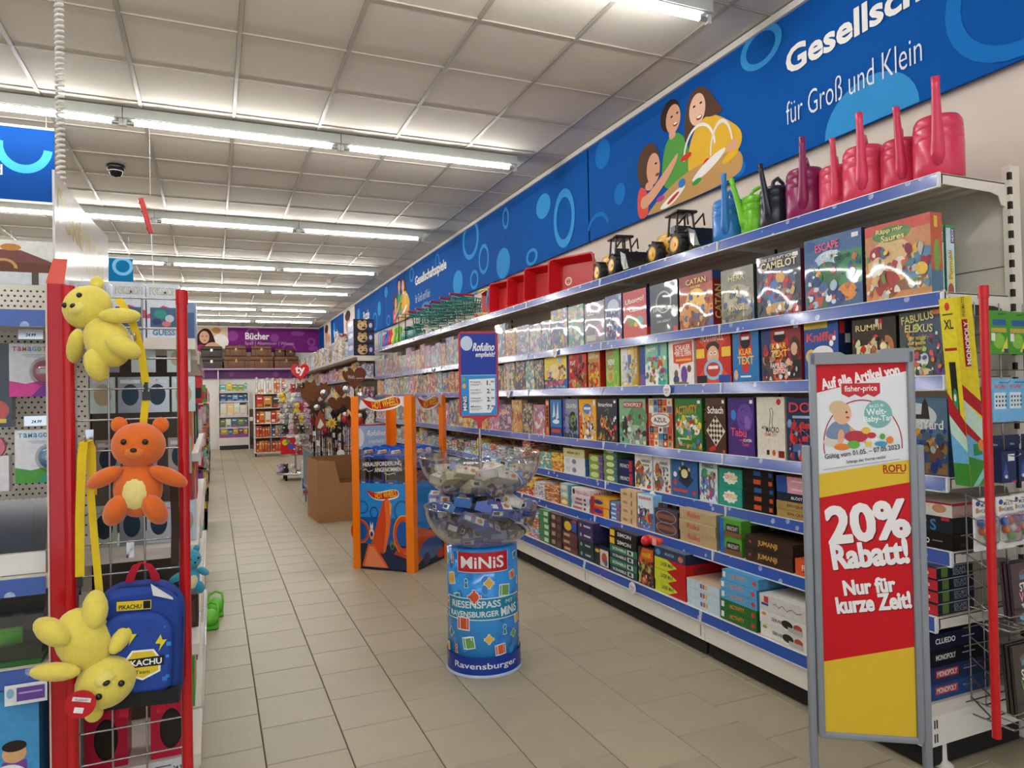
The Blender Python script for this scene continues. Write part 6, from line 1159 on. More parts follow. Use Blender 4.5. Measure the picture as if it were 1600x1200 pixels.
def bowl(zb, zr, rb, rr, name):
    h = zr-zb; o = [(0.0, zb)]+[(rb+(rr-rb)*math.sin(k/10*PI/2), zb+h*(1-math.cos(k/10*PI/2))) for k in range(11)]
    o[1] = (rb, zb)
    i = [(max(r-0.004, 0), z+0.004) for r, z in o]
    m = MB(); m.lathe(o, '#ffffff', n=56); m.lathe(i[::-1], '#ffffff', n=56)
    b = m.build(name, 'acrylic', t)
    m = MB(); m.lathe([(rr-0.006, zr-0.002), (rr+0.004, zr-0.002), (rr+0.005, zr+0.004), (rr-0.002, zr+0.006), (rr-0.006, zr-0.002)], '#e8ecf0', n=56); m.build('rim', 'acrylic', b)
bowl(0.63, 0.825, 0.13, 0.292, 'lower_bowl')
bowl(0.875, 1.082, 0.1, 0.315, 'upper_bowl')
m = MB(); m.cyl((0, 0, 0.63), (0, 0, 1.3), 0.007, '#b8bcc0', n=12); m.build('pole', 'chrome', t)
cf = FRAME((0, 0, 0), (-math.sin(va), math.cos(va), 0), (0, 0, 1), (math.cos(va), math.sin(va), 0)) @ RY(0)
sroot = Matrix.Rotation(0.0, 4, 'Z')
w2, zs0, zs1 = 0.104, 1.277, 1.728
SGN = Matrix.Translation((0, 0, 0)) @ FRAME((0, 0, 0), (-math.sin(va+0.12), math.cos(va+0.12), 0), (0, 0, 1), (math.cos(va+0.12), math.sin(va+0.12), 0))
m = MB(SGN)
m.prism([(-w2, zs0+0.016), (-w2+0.016, zs0), (w2-0.016, zs0), (w2, zs0+0.016), (w2, zs1-0.016), (w2-0.016, zs1), (-w2+0.016, zs1), (-w2, zs1-0.016)], -0.007, 0.007, '#bb1626')
m.prism([(-0.05, zs0+0.002), (0.05, zs0+0.002), (0.014, zs0-0.02), (0.011, zs0-0.055), (-0.011, zs0-0.055), (-0.014, zs0-0.02)], -0.009, 0.009, '#bb1626')
sf = m.build('sign_frame', 'plastic', t)
m = MB(SGN); iw = w2-0.011; zi0, zi1 = zs0+0.012, zs1-0.012
m.bx(-iw, iw, zi0, zi1, 0.0072, 0.0082, '#243a9a')
art = [rc('#27409e', 0, 0.49, 1, 1), rc('#3a8fd4', 0, 0, 1, 0.49), rc('#8ac4ea', 0, 0.485, 1, 0.495), blob('#c8d4ea', 0.17, 0.88, 0.17, 0.09), tx('#f2f0f4', 'Rofulino', 0.66, 0.835, 0.6, 0.1, 0, 0.03, 0.2), tx('#f2f0f4', 'empfiehlt!', 0.69, 0.735, 0.54, 0.08, 0, 0.02, 0.2),
       ('p', '#eceef2', [(0.22, 0.03), (0.22, 0.44), (0.95, 0.45), (0.95, 0.12), (0.82, 0.03)]), blob(YL, 0.08, 0.36, 0.05, 0.03), blob(GN, 0.07, 0.44, 0.05, 0.025), rc('#1f4a8a', 0.02, 0.06, 0.17, 0.24)]
for k, (p, a, c) in enumerate((('1.', '99', 'Puzzle'), ('2.', '99', 'Spiel-Minis'), ('2.', '99', 'Ladenspiel'), ('7.', '99', 'Malen'))):
    y = 0.395-k*0.1; art += [tx('#1c1c20', p, 0.77, y, 0.1, 0.055, 0, 0.03), tx('#1c1c20', a, 0.88, y+0.012, 0.09, 0.026, 0, 0.02), tx('#2a2a30', c, 0.4, y+0.014, 0.28, 0.018, 0, 0.012), rc('#8a8c94', 0.26, y-0.016, 0.58, y-0.011), rc('#8a8c94', 0.26, y-0.03, 0.5, y-0.025)]
m.art(art, T(-iw, zi0, 0.0083), 2*iw, zi1-zi0)
m.art([tx('#f2f4f6', 'MiNiS', 0, 0, 0.02, 0.075, PI/2, 0.02)], T(-iw+0.095*2*iw, zi0+0.15*(zi1-zi0), 0.012))
m.build('sign_sheet', 'poster', t)
# little boxes in the bowls
q = random.Random(21)
MINI = [('#5a6cb8', 'violet blue'), ('#3a6ab0', 'mid blue'), ('#d8cfae', 'cream yellow'), ('#8a9ac8', 'pale lilac'), ('#d8d8d4', 'white'), ('#2c3f74', 'dark blue'), ('#7aa8c8', 'sky blue'), ('#8a6a4a', 'brown')]
protos = []
for c, n in MINI:
    m = MB(); m.bx(-0.058, 0.058, -0.041, 0.041, -0.021, 0.021, c)
    a2 = [rc('#e8e4d8', 0.55, 0.1, 0.95, 0.9), blob('#c8884a', 0.75, 0.5, 0.12, 0.25), rc('#e8e8ea', 0.06, 0.12, 0.34, 0.6), blob('#d84a5a', 0.42, 0.7, 0.07, 0.14)]
    m.art(a2, T(-0.058, -0.041, 0.021), 0.116, 0.082); m.art([rc('#f0eee8', 0.1, 0.2, 0.55, 0.8), rc('#3a3a3a', 0.14, 0.3, 0.4, 0.7)], face_my((-0.058, -0.041, -0.021)), 0.116, 0.042)
    m.art([rc('#e8e4d8', 0.2, 0.2, 0.8, 0.8)], face_mx((-0.058, 0.041, -0.021)), 0.082, 0.042); m.art(a2, FRAME((0.058, 0.041, -0.021), (-1, 0, 0), (0, 0, 1), (0, 1, 0)), 0.116, 0.042)
    o = m.build('mini_game_box', 'print'); protos.append([o, n, False])
placed = []
def fill(zb, zr, rb, rr, layers, bname, pal):
    for z, cnt in layers:
        f = (z-zb)/(zr-zb); rmax = rb+(rr-rb)*math.sqrt(max(0, 1-(1-f)**2)) if f < 1 else rr
        rmax -= 0.074; tries = 0; k = 0
        while k < cnt and tries < 400:
            tries += 1
            r = rmax*math.sqrt(q.random()) if q.random() < 0.35 else rmax*(0.86+0.14*q.random()); a = q.random()*2*PI
            p = Vector((MX+r*math.cos(a), MY+r*math.sin(a), z+q.uniform(-0.006, 0.006)))
            if r < 0.06 or any((p-o).length < 0.079 for o in placed): continue
            placed.append(p); k += 1
            pr = protos[q.choice(pal)]
            if not pr[2]: o = pr[0]; pr[2] = True
            else: o = pr[0].copy(); COL.objects.link(o)
            o.location = p; o.rotation_euler = (q.uniform(-0.5, 0.5), q.uniform(-0.45, 0.45), q.random()*6.28)
            da = (a-va+PI) % (2*PI)-PI      # 0 = facing the camera, positive = to the right
            side = ('front' if abs(da) < 0.6 else 'right front' if 0 < da < 1.5 else 'left front' if -1.5 < da < 0 else 'right rear' if 0 < da < 2.5 else 'left rear' if -2.5 < da < 0 else 'rear')+(' centre' if r < rmax*0.6 else '')
            lay = [l[0] for l in layers].index(z)+1
            lab = 'small %s game box, %s of %s clear bowl, %s layer from below' % (pr[1], side, bname, nth(lay))
            tag(o, lab, 'mini game', 'mini games in the %s bowl' % bname)
fill(0.63, 0.825, 0.13, 0.292, ((0.682, 6), (0.73, 10), (0.78, 13), (0.83, 13), (0.868, 8)), 'lower', [0, 0, 1, 5, 3, 1, 4])
fill(0.875, 1.082, 0.1, 0.315, ((0.93, 7), (0.975, 11), (1.01, 8)), 'upper', [2, 4, 6, 2, 7, 1, 3])
for pr in protos:
    if not pr[2]: bpy.data.objects.remove(pr[0])

# ================================================================ TRACK TOY DISPLAY with orange posts
HX, HY, HW, HD_ = 1.452, 5.85, 0.565, 0.6
t = thing('toy_car_display', 'square display with four orange posts and blue racing track print', 'display', (HX, HY, 0), R(-44.4))
ORG = '#ff8210'
for sx in (-1, 1):
    for sy in (-1, 1):
        x, y = sx*HW/2, sy*HD_/2; a, b = 0.068, 0.006
        m = MB(); m.prism([(x, y), (x-sx*a, y), (x-sx*a, y-sy*b), (x-sx*b, y-sy*b), (x-sx*b, y-sy*a), (x, y-sy*a)] if sx*sy < 0 else [(x, y), (x, y-sy*a), (x-sx*b, y-sy*a), (x-sx*b, y-sy*b), (x-sx*a, y-sy*b), (x-sx*a, y)], 0.0, 1.405, ORG)
        m.build('corner_post', 'gloss', t)
def flame_logo(x, y, s):
    return [('s', '#f0f0ee', [(x-0.62*s, y+0.12*s), (x-0.3*s, y+0.04*s), (x+0.45*s, y+0.22*s), (x+0.58*s, y+0.05*s), (x+0.5*s, y-0.1*s), (x, y-0.2*s), (x-0.4*s, y-0.16*s)]),
            ('s', '#c8241c', [(x-0.66*s, y+0.16*s), (x-0.6*s, y+0.1*s), (x-0.4*s, y-0.12*s), (x-0.1*s, y-0.17*s), (x+0.48*s, y-0.06*s), (x+0.54*s, y+0.06*s), (x+0.44*s, y+0.19*s), (x-0.1*s, y+0.05*s), (x-0.4*s, y+0.06*s)]),
            ('t', '#f0c02c', 'HOT WHEELS', x+0.08*s, y-0.0*s, 0.76*s, 0.19*s, R(9), 0.03)]
def swoop(col, pts, w): return ('l', col, pts, w)
def arcpts(cx, cy, rx, ry, a0, a1, n=24): return [(cx+rx*math.cos(a0+(a1-a0)*i/n), cy+ry*math.sin(a0+(a1-a0)*i/n)) for i in range(n+1)]
def track_art():
    L = 0.005
    A = [rc('#2a8ad8', 0, 0, HW, 0.7), rc('#1c5aa8', 0, 0, HW, 0.42), rc('#16294e', 0, 0, HW, 0.2), ('ring', '#1f5a9e', 0.09, 0.5, 0.055, 0.055, 0.012), ('ring', '#1f5a9e', 0.46, 0.48, 0.075, 0.09, 0.014), ('ring', '#1d4f90', 0.2, 0.46, 0.04, 0.05, 0.01)]
    A += flame_logo(0.29, 0.61, 0.26)
    A += [('ring', '#c8401c', 0.065, 0.3, 0.09, 0.1, 0.022), ('ring', '#e86a34', 0.065, 0.3, 0.09, 0.1, 0.006),
          ('p', '#d84a1c', [(0.17, 0.2), (0.24, 0.42), (0.285, 0.56), (0.33, 0.585), (0.365, 0.53), (0.35, 0.36), (0.29, 0.13), (0.25, 0.13)]), ('p', '#e8702c', [(0.3, 0.55), (0.33, 0.585), (0.365, 0.53), (0.34, 0.3), (0.3, 0.14), (0.28, 0.14), (0.31, 0.36)]), ('p', '#f0a83a', [(0.345, 0.56), (0.365, 0.53), (0.355, 0.44), (0.345, 0.46)]),
          ('ring', '#d84a1c', 0.47, 0.29, 0.095, 0.16, 0.03), ('ring', '#f0b04a', 0.47, 0.29, 0.095, 0.16, 0.005), ('p', '#e85a24', [(0.08, 0.012), (0.14, 0.2), (0.2, 0.2), (0.33, 0.012)]), ('p', '#f08a5a', [(0.1, 0.012), (0.15, 0.18), (0.19, 0.18), (0.31, 0.012)]), ('p', '#c8401c', [(0.38, 0.13), (0.56, 0.08), (0.56, 0.11), (0.4, 0.16)]),
          ('e', '#e8dcc8', 0.175, 0.29, 0.022, 0.04), ('e', '#4a2c7a', 0.175, 0.28, 0.014, 0.022), ('e', '#d8b02c', 0.175, 0.25, 0.016, 0.012), ('p', '#f4e8e0', [(0.16, 0.33), (0.165, 0.385), (0.175, 0.35), (0.188, 0.385), (0.19, 0.33)]), ('e', '#6a8a2c', 0.365, 0.2, 0.02, 0.035), ('e', '#2c3a3a', 0.365, 0.19, 0.012, 0.018)]
    return A
faces = [(FRAME((-HW/2, -HD_/2, 0.012), (1, 0, 0), (0, 0, 1), (0, -1, 0)), track_art(), HW), (FRAME((HW/2, -HD_/2, 0.012), (0, 1, 0), (0, 0, 1), (1, 0, 0)), [rc('#2a8ad8', 0, 0, HD_, 0.7), rc('#1a2a44', 0, 0, HD_, 0.3), ('p', '#d8582c', [(0, 0.02), (0.1, 0.34), (0.3, 0.28), (0.5, 0.26), (0.5, 0.2), (0.2, 0.08)]), ('e', '#4a6aa8', 0.3, 0.13, 0.2, 0.09), ('e', '#2c3f6a', 0.22, 0.06, 0.06, 0.05), ('e', '#5a7a3a', 0.42, 0.26, 0.08, 0.05), ('e', '#c8342c', 0.5, 0.05, 0.1, 0.04)], HD_),
         (FRAME((HW/2, HD_/2, 0.012), (-1, 0, 0), (0, 0, 1), (0, 1, 0)), [rc('#2a8ad8', 0, 0, HW, 0.7)], HW), (FRAME((-HW/2, HD_/2, 0.012), (0, -1, 0), (0, 0, 1), (-1, 0, 0)), [rc('#2a8ad8', 0, 0, HD_, 0.7)], HD_)]
for F, A, w in faces:
    m = MB(); m.bx(0.004, w-0.004, 0.0, 0.688, -0.014, -0.0085, '#2a7ec8', F); m.art(A, F @ T(0.0, 0, -0.0083) @ SCL(1, 0.685/0.7, 1), 1, 1); m.build('printed_panel', 'gloss', t)
    m = MB(); m.bx(0.07, w-0.07, 0.69, 0.95, -0.0125, -0.0095, '#ffffff', F); o = m.build('clear_panel', 'acrylic', t)
    m = MB(); m.bx(0.07, w-0.07, 1.28, 1.388, -0.0125, -0.0095, '#ffffff', F); o2 = m.build('header_panel', 'acrylic', t)
    m = MB(); m.art([('p', '#e4e2de', [(0.07, 1.3), (0.09, 1.36), (0.17, 1.385), (0.25, 1.35), (0.25, 1.32), (0.14, 1.3), (0.08, 1.285)]), ('p', '#e4e2de', [(w-0.19, 1.385), (w-0.07, 1.385), (w-0.07, 1.3), (w-0.12, 1.33)])]+flame_logo(w*0.52, 1.33, 0.32), F @ T(0, 0, -0.0093)); m.build('logo_print', 'gloss', o2)
m = MB(); F = faces[0][0]; m.art([('t', '#e8e8ea', 'HERAUSFORDERUNG', 0.28, 0.845, 0.36, 0.035, R(3), 0.02), ('t', '#e8e8ea', 'ANGENOMMEN', 0.335, 0.80, 0.25, 0.035, R(3), 0.02), ('l', '#d8d8da', [(0.42, 0.89), (0.44, 0.87), (0.43, 0.85), (0.46, 0.83)], 0.006), ('l', '#d8d8da', [(0.1, 0.79), (0.13, 0.80), (0.15, 0.78), (0.19, 0.79)], 0.006), ('l', '#d8d8da', [(0.1, 0.9), (0.16, 0.91), (0.2, 0.9)], 0.004), ('l', '#d8d8da', [(0.3, 0.77), (0.34, 0.76), (0.4, 0.775), (0.4, 0.76)], 0.006)], F @ T(0, 0, -0.0092)); m.build('slogan_print', 'gloss', t)
m = MB(); m.bx(-HW/2+0.02, HW/2-0.02, -HD_/2+0.02, HD_/2-0.02, 0.66, 0.672, '#3a3f48'); m.build('floor_board', 'matte', t)
ca, sa = math.cos(R(-44.4)), math.sin(R(-44.4))
k = 0
for j in range(3):
    for i in range(4):
        lx, ly = -0.195+i*0.13, -0.215+j*0.14
        o = thing('toy_car_set', 'blue and black toy car pack in the orange-post display, %s in %s row' % (nth(i+1), ('front', 'middle', 'rear')[j]), 'toy pack', (HX+ca*lx-sa*ly, HY+sa*lx+ca*ly, 0.674), R(-44.4), 'toy car packs in the display')
        m = MB(); m.bx(-0.06, 0.06, -0.045, 0.045, 0, 0.25, '#1f5cc0'); m.prism([(-0.06, 0.25), (-0.06, 0.3), (-0.02, 0.31), (0.06, 0.295), (0.06, 0.25)], 0.035, 0.045, '#1f62c8', FRAME((0, 0, 0), (1, 0, 0), (0, 0, 1), (0, -1, 0)) @ SCL(1, 1, -1))
        m.art([rc('#26241f', 0.0, 0.2, 1, 0.86), blob('#5a4a38', 0.5, 0.6, 0.4, 0.1), ('l', '#c8c8c0', [(0.1, 0.5), (0.5, 0.62), (0.9, 0.45)], 0.003), rc('#e8c82c', 0.02, 0.2, 0.12, 0.8) if i % 2 == 0 else rc('#2f6ac8', 0.85, 0.2, 1, 0.8), rc('#e8ecf0', 0.3, 0.03, 0.6, 0.12)], face_my((-0.06, -0.045, 0)), 0.12, 0.25)
        m.art([('p', '#e8ecf0', [(0.05, 0.02), (0.1, 0.6), (0.8, 0.8), (0.9, 0.3)]), ('p', '#e8a02c', [(0.3, 0.2), (0.35, 0.6), (0.9, 0.7), (0.85, 0.25)])], face_my((-0.055, 0.035, 0.25)), 0.11, 0.05)
        m.build('pack', 'print', o)
# recommendation card standing behind
ox, oy = HX+ca*0.02-sa*0.36, HY+sa*0.02+ca*0.36
o = thing('sign_holder', 'pale blue sign card in red frame standing behind the orange-post display', 'sign', (1.36, 6.62, 0))
m = MB(); m.cyl((0, 0, 0), (0, 0, 0.9), 0.012, '#8a8f98', n=10); m.cyl((0, 0, 0), (0, 0, 0.015), 0.12, '#8a8f98', n=20); m.build('pole', 'steel', o)
m = MB(); m.rb((0, 0, 1.02), (0.34, 0.012, 0.24), 0.004, '#9a1f3a'); m.art([rc('#9ab8e0', 0.04, 0.05, 0.96, 0.95), blob('#d8e2f0', 0.18, 0.5, 0.14, 0.36), tx('#f4f6fa', 'Rofulino', 0.66, 0.66, 0.5, 0.22, 0, 0.01, 0.2), tx('#f4f6fa', 'empfiehlt!', 0.66, 0.32, 0.46, 0.2, 0, 0.0, 0.2)], face_my((-0.17, -0.006, 0.9)), 0.34, 0.24); m.build('card', 'poster', o)
# ================================================================ MID AND FAR AISLE
# ---- open cardboard box
t = thing('cardboard_box', 'open brown cardboard box with cut-down front beside the wire bin', 'cardboard box', (1.075, 8.12, 0), R(4))
KB, KB2 = '#a9794f', '#8f6540'
w, d, h = 0.52, 0.6, 0.70
m = MB(); m.bx(0, w, 0, d, 0, 0.008, KB); m.build('box_floor', 'cardboard', t)
m = MB(); m.prism([(0, 0), (w, 0), (w, 0.43), (0.24, 0.43), (0.18, 0.68), (0.0, h)], -0.007, 0, KB, FRAME((0, 0, 0), (1, 0, 0), (0, 0, 1), (0, -1, 0)) @ SCL(1, 1, -1)); m.build('front_wall', 'cardboard', t)
m = MB(); m.bx(0, w, d, d+0.007, 0, h, KB2); m.bx(0, w, d-0.001, d, 0.4, 0.41, '#6f4d2e'); m.build('back_wall', 'cardboard', t)
for x in (-0.007, w):
    m = MB(); m.bx(x, x+0.007, 0, d, 0, h, KB); m.build('side_wall', 'cardboard', t)
# ---- wire bin of rusty garden stakes
t = thing('wire_bin', 'grey wire bin holding rusty garden stakes', 'wire bin', (1.12, 8.95, 0))
GW = '#8f979f'
m = MB()
for zz in (0.3, 0.5, 0.72):
    m.tube([(0, 0, zz), (0.72, 0, zz), (0.72, 0.95, zz), (0, 0.95, zz)], 0.005, GW, closed=True, n=5)
for k in range(25): m.cyl((0.03*k, 0, 0.28), (0.03*k, 0, 0.74), 0.003, GW, n=5)
for k in range(20): m.cyl((0.72, 0.05*k, 0.28), (0.72, 0.05*k, 0.74), 0.003, GW, n=5)
m.build('wire_wall', 'chrome', t)
m = MB(); m.bx(-0.006, 0, 0.0, 0.95, 0.22, 0.76, '#6f7d88'); 
for k in range(12): m.bx(-0.007, -0.006, 0.05+k*0.075, 0.08+k*0.075, 0.24, 0.26, '#cfd6da'); m.bx(-0.007, -0.006, 0.05+k*0.075, 0.08+k*0.075, 0.72, 0.74, '#cfd6da')
m.build('side_panel', 'paint', t)
m = MB(); m.bx(0, 0.72, 0, 0.95, 0.276, 0.284, GW); m.build('bin_floor', 'steel', t)
for x in (0.02, 0.70):
    for y in (0.02, 0.93):
        m = MB(); m.cyl((x, y, 0), (x, y, 0.28), 0.011, GW, n=8); m.build('leg', 'steel', t)
m = MB(); m.cyl((0.34, -0.008, 0.70), (0.34, -0.012, 0.70), 0.05, '#e8e8e6', n=20); m.build('price_tag', 'print', t)
def heart(s): return [(s*0.0625*16*math.sin(a)**3*0.9, s*0.0625*(13*math.cos(a)-5*math.cos(2*a)-2*math.cos(3*a)-math.cos(4*a))) for a in [2*PI*k/26 for k in range(26)]]
def star(s, n=5, r=0.45): return [(s*(1 if k % 2 == 0 else r)*math.sin(PI*k/n), s*(1 if k % 2 == 0 else r)*math.cos(PI*k/n)) for k in range(2*n)]
XZ = FRAME((0, 0, 0), (1, 0, 0), (0, 0, 1), (0, -1, 0))
stakes = [('heart', 0.56, 0.16, 1.66, 0.17, 'large rusty heart plaque with white script, tallest of the stakes'), ('heart', 0.32, 0.12, 1.32, 0.12, 'rusty heart stake left of the chrome balls'), ('heart', 0.51, 0.08, 1.32, 0.13, 'rusty heart stake with white tag'), ('heart', 0.62, 0.2, 1.24, 0.1, 'small rusty heart stake lowest at the right'),
          ('leaf', 0.06, 0.5, 1.48, 0.17, 'big rusty leaf shaped stake at the left'), ('leaf', 0.24, 0.6, 1.5, 0.12, 'narrow rusty leaf stake behind the others'), ('drop', 0.13, 0.2, 1.1, 0.13, 'rust and white drop shaped stake'), ('star', 0.1, 0.3, 1.28, 0.13, 'rusty star stake with chrome ball centre'), ('sun', 0.25, 0.06, 1.08, 0.075, 'yellow flower stake at the front of the bin'),
          ('tulip', 0.68, 0.3, 1.45, 0.13, 'rusty tulip stake of curved stripes'), ('bird', 0.3, 0.2, 0.93, 0.12, 'dark metal bird stake low in the bin'), ('red', 0.42, 0.1, 1.12, 0.06, 'small red and white figure stake'), ('red', 0.2, 0.25, 0.98, 0.06, 'second small red figure stake beside the yellow flower'), ('heart', 0.45, 0.5, 1.5, 0.1, 'rusty heart stake half hidden behind the large heart'), ('red', 0.6, 0.05, 1.1, 0.06, 'small red figure stake at the right edge of the bin')]
for kd, x, y, z, s, lab in stakes:
    t = thing('garden_stake', lab, 'garden stake', (1.12+x, 8.98+y, 0.286), 0, 'garden stakes in the wire bin')
    zz = z-0.286; RU = '#6e3d22'
    m = MB(); m.cyl((0, 0.004, 0), (0, 0.004, zz), 0.004, '#3c322c', n=6); m.cyl((0.03, 0.02, 0), (0.01, 0.01, zz*0.85), 0.003, '#5a544e', n=6); m.build('rod', 'steel', t)
    M = T(0, 0, zz) @ XZ
    m = MB()
    if kd == 'heart': m.prism(heart(s), -0.003, 0.003, RU, M)
    elif kd == 'leaf': m.prism([(0, -s*1.2), (s*0.7, -s*0.3), (s*0.8, s*0.4), (s*0.45, s*0.3), (s*0.3, s), (0, s*0.7), (-s*0.4, s*0.9), (-s*0.5, s*0.3), (-s*0.85, s*0.3), (-s*0.7, -s*0.4)], -0.003, 0.003, '#74431f', M)
    elif kd == 'drop': m.prism([(0, s*1.2), (s*0.5, s*0.2), (s*0.55, -s*0.5), (s*0.2, -s*0.9), (-s*0.3, -s*0.9), (-s*0.6, -s*0.3)], -0.003, 0.003, '#9a4a24', M); m.prism([(0.0, s*0.3), (s*0.35, -s*0.3), (0, -s*0.7), (-s*0.3, -s*0.6)], 0.003, 0.006, '#ece6e0', M)
    elif kd == 'star': m.prism(star(s, 8, 0.6), -0.003, 0.003, '#4e3020', M)
    elif kd == 'sun': m.prism(star(s, 10, 0.6), -0.004, 0.004, '#e8c02c', M); m.cyl((0, -0.004, zz), (0, -0.012, zz), s*0.35, '#c8902c', n=14)
    elif kd == 'tulip':
        for k in (-2, -1, 0, 1, 2): m.tube([(0, 0, zz-s), (k*s*0.35, 0, zz-s*0.2), (k*s*0.42+s*0.1, 0, zz+s)], [0.006, 0.014, 0.003], '#6a4a28', n=5)
    elif kd == 'bird': m.prism([(-s*1.4, 0), (-s*0.3, s*0.3), (s*0.2, s*0.7), (s*0.6, s*0.6), (s*0.9, s*0.3), (s*0.4, 0), (s*0.2, -s*0.4), (-s*0.4, -s*0.3)], -0.003, 0.003, '#2c2422', M)
    else: m.sph((0, -0.01, zz), (s*0.7, s*0.5, s), '#b02030', 10, 7); m.sph((0, -0.012, zz+s*1.1), s*0.5, '#e8d8cc', 10, 7)
    m.build('plate', 'rust' if kd not in ('sun', 'red') else 'paint', t)
    if lab.startswith('large'):
        m = MB(); m.art([('t', '#e8e0d8', 'Welt', -0.04, 0.0, 0.09, 0.045, 0, 0.0), ('r', '#e0d8d0', 0.02, -0.02, 0.11, -0.013)], M @ T(0, 0, 0.003)); m.prism(star(0.04, 6, 0.5), 0.003, 0.006, '#d8c8a0', M @ T(-0.11, 0.1, 0)); m.build('ornament', 'paint', t)
    if kd == 'star':
        m = MB(); m.sph((0, -0.03, zz), 0.045, '#d8d8dc'); m.build('chrome_ball', 'chrome', t)
    if 'white tag' in lab:
        m = MB(); m.bx(0.0, 0.05, -0.006, -0.004, zz-0.14, zz-0.05, '#ecebe8'); m.build('tag', 'print', t)
q = random.Random(12)
extra = sorted((q.uniform(0.03, 0.7), q.uniform(0.03, 0.6), q.uniform(0.95, 1.42), q.choice(['heart', 'leaf', 'star', 'drop', 'bird']), q.uniform(0.05, 0.085)) for _ in range(18))
for i, (x, y, z, kd, s_) in enumerate(extra):
    t = thing('garden_stake', 'small dark rusty %s stake in the crowd, %s from the left' % (kd, nth(i+1)), 'garden stake', (1.12+x, 8.98+y, 0.286), 0, 'small stakes in the wire bin')
    zz = z-0.286; M = T(0, 0, zz) @ XZ
    m = MB(); m.cyl((0, 0.004, 0), (0, 0.004, zz), 0.005, '#2c2420', n=6); m.build('rod', 'steel', t)
    P = {'heart': heart(s_), 'star': star(s_*1.1, 5, 0.5), 'leaf': [(0, -s_), (s_*0.7, 0), (0.2*s_, s_*1.2), (-s_*0.6, 0.3*s_)], 'drop': [(0, s_*1.3), (s_*0.6, 0), (s_*0.3, -s_*0.8), (-s_*0.4, -s_*0.8), (-s_*0.6, 0)], 'bird': [(-s_*1.4, 0), (-s_*0.3, s_*0.3), (s_*0.3, s_*0.8), (s_*0.9, s_*0.4), (s_*0.3, -s_*0.4), (-s_*0.4, -s_*0.3)]}[kd]
    m = MB(); m.prism(P, -0.003, 0.003, q.choice(['#3a2a22', '#5a3220', '#241e1c', '#6e3d22', '#8a2028']), M); m.build('plate', 'rust', t)
for i, (x, y, z) in enumerate(((0.44, 0.06, 1.5), (0.62, 0.05, 1.42), (0.2, 0.35, 1.46), (0.68, 0.12, 1.38))):
    t = thing('garden_ball_stake', 'chrome ball on a rod above the wire bin, %s' % ('below the large heart', 'right of the large heart', 'left behind the leaves', 'lowest at the right')[i], 'garden stake', (1.12+x, 8.98+y, 0.286), 0, 'garden stakes in the wire bin')
    m = MB(); m.cyl((0, 0, 0), (0, 0, z-0.286), 0.004, '#5a544e', n=6); m.build('rod', 'steel', t)
    m = MB(); m.sph((0, 0, z-0.286), 0.05, '#d8d8dc'); m.build('ball', 'chrome', t)
q = random.Random(8)
rods = sorted((1.16+q.random()*0.62, 9.02+q.random()*0.5) for _ in range(16))
for i in range(16):
    t = thing('garden_rod', 'thin dark rod with white tag in the wire bin, %s from the left' % nth(i+1), 'garden stake', (rods[i][0], rods[i][1], 0.286), 0, 'plain rods in the wire bin')
    m = MB(); hh = q.uniform(0.55, 0.95); m.cyl((0, 0, 0), (q.uniform(-.03, .03), 0, hh), 0.005, q.choice(['#3a322c', '#6a625c', '#4a2c22']), n=6); m.build('rod', 'steel', t)
    m = MB(); m.bx(-0.018, 0.018, -0.008, -0.006, hh*0.7, hh*0.7+0.06, '#e6e4e0'); m.build('tag', 'print', t)
# ---- plush tower with red heart
t = thing('plush_tower', 'white wire tower of plush toys topped by a red heart sign', 'plush stand', (1.31, 12.75, 0))
m = MB(); m.cyl((0, 0, 0.06), (0, 0, 1.75), 0.02, '#d8d8d8', n=10); m.lathe([(0.02, 0.1), (0.32, 0.1), (0.33, 0.13), (0.31, 0.13)], '#d8d8d6', n=24)
for z in (0.43, 0.61, 0.79, 0.97, 1.15, 1.33, 1.495): m.lathe([(0.02, z), (0.25, z), (0.252, z+0.004), (0.24, z+0.004)], '#d8d8d6', n=24)
for k in range(4): a = PI/4+k*PI/2; m.cyl((0.25*math.cos(a), 0.25*math.sin(a), 0), (0.25*math.cos(a), 0.25*math.sin(a), 0.1), 0.02, '#2a2a2a', n=8)
m.build('wire_frame', 'chrome', t)
m = MB(); m.prism(heart(0.175), -0.008, 0.008, '#d01c20', T(0.09, -0.05, 1.87) @ XZ); m.art([('t', '#f4f2ee', 'ty', 0, 0.005, 0.16, 0.16, 0, 0.04)], T(0.09, -0.05, 1.87) @ XZ @ T(0, 0, 0.008)); m.cyl((0.09, -0.045, 1.6), (0.09, -0.045, 1.75), 0.008, '#c8c8c8', n=8); m.build('heart_sign', 'gloss', t)
m = MB(); m.bx(-0.27, -0.03, -0.29, -0.28, 0.46, 0.74, '#c81c24'); m.art([blob('#e8d23a', 0.3, 0.72, 0.2, 0.18), blob('#2f5ac0', 0.72, 0.45, 0.2, 0.18), blob('#3a9a4a', 0.5, 0.78, 0.14, 0.12)], face_my((-0.27, -0.29, 0.46)), 0.24, 0.28); m.build('balloon_card', 'print', t)
PC = [('#d8cfc4', 'cream'), ('#2a2624', 'black'), ('#9a8878', 'grey brown'), ('#b8a8c8', 'lilac'), ('#e8e4e0', 'white'), ('#d8a0b0', 'pink'), ('#6a4a38', 'brown'), ('#e0c02c', 'yellow'), ('#b83040', 'red'), ('#8a8a8e', 'grey')]
q = random.Random(4); used = set()
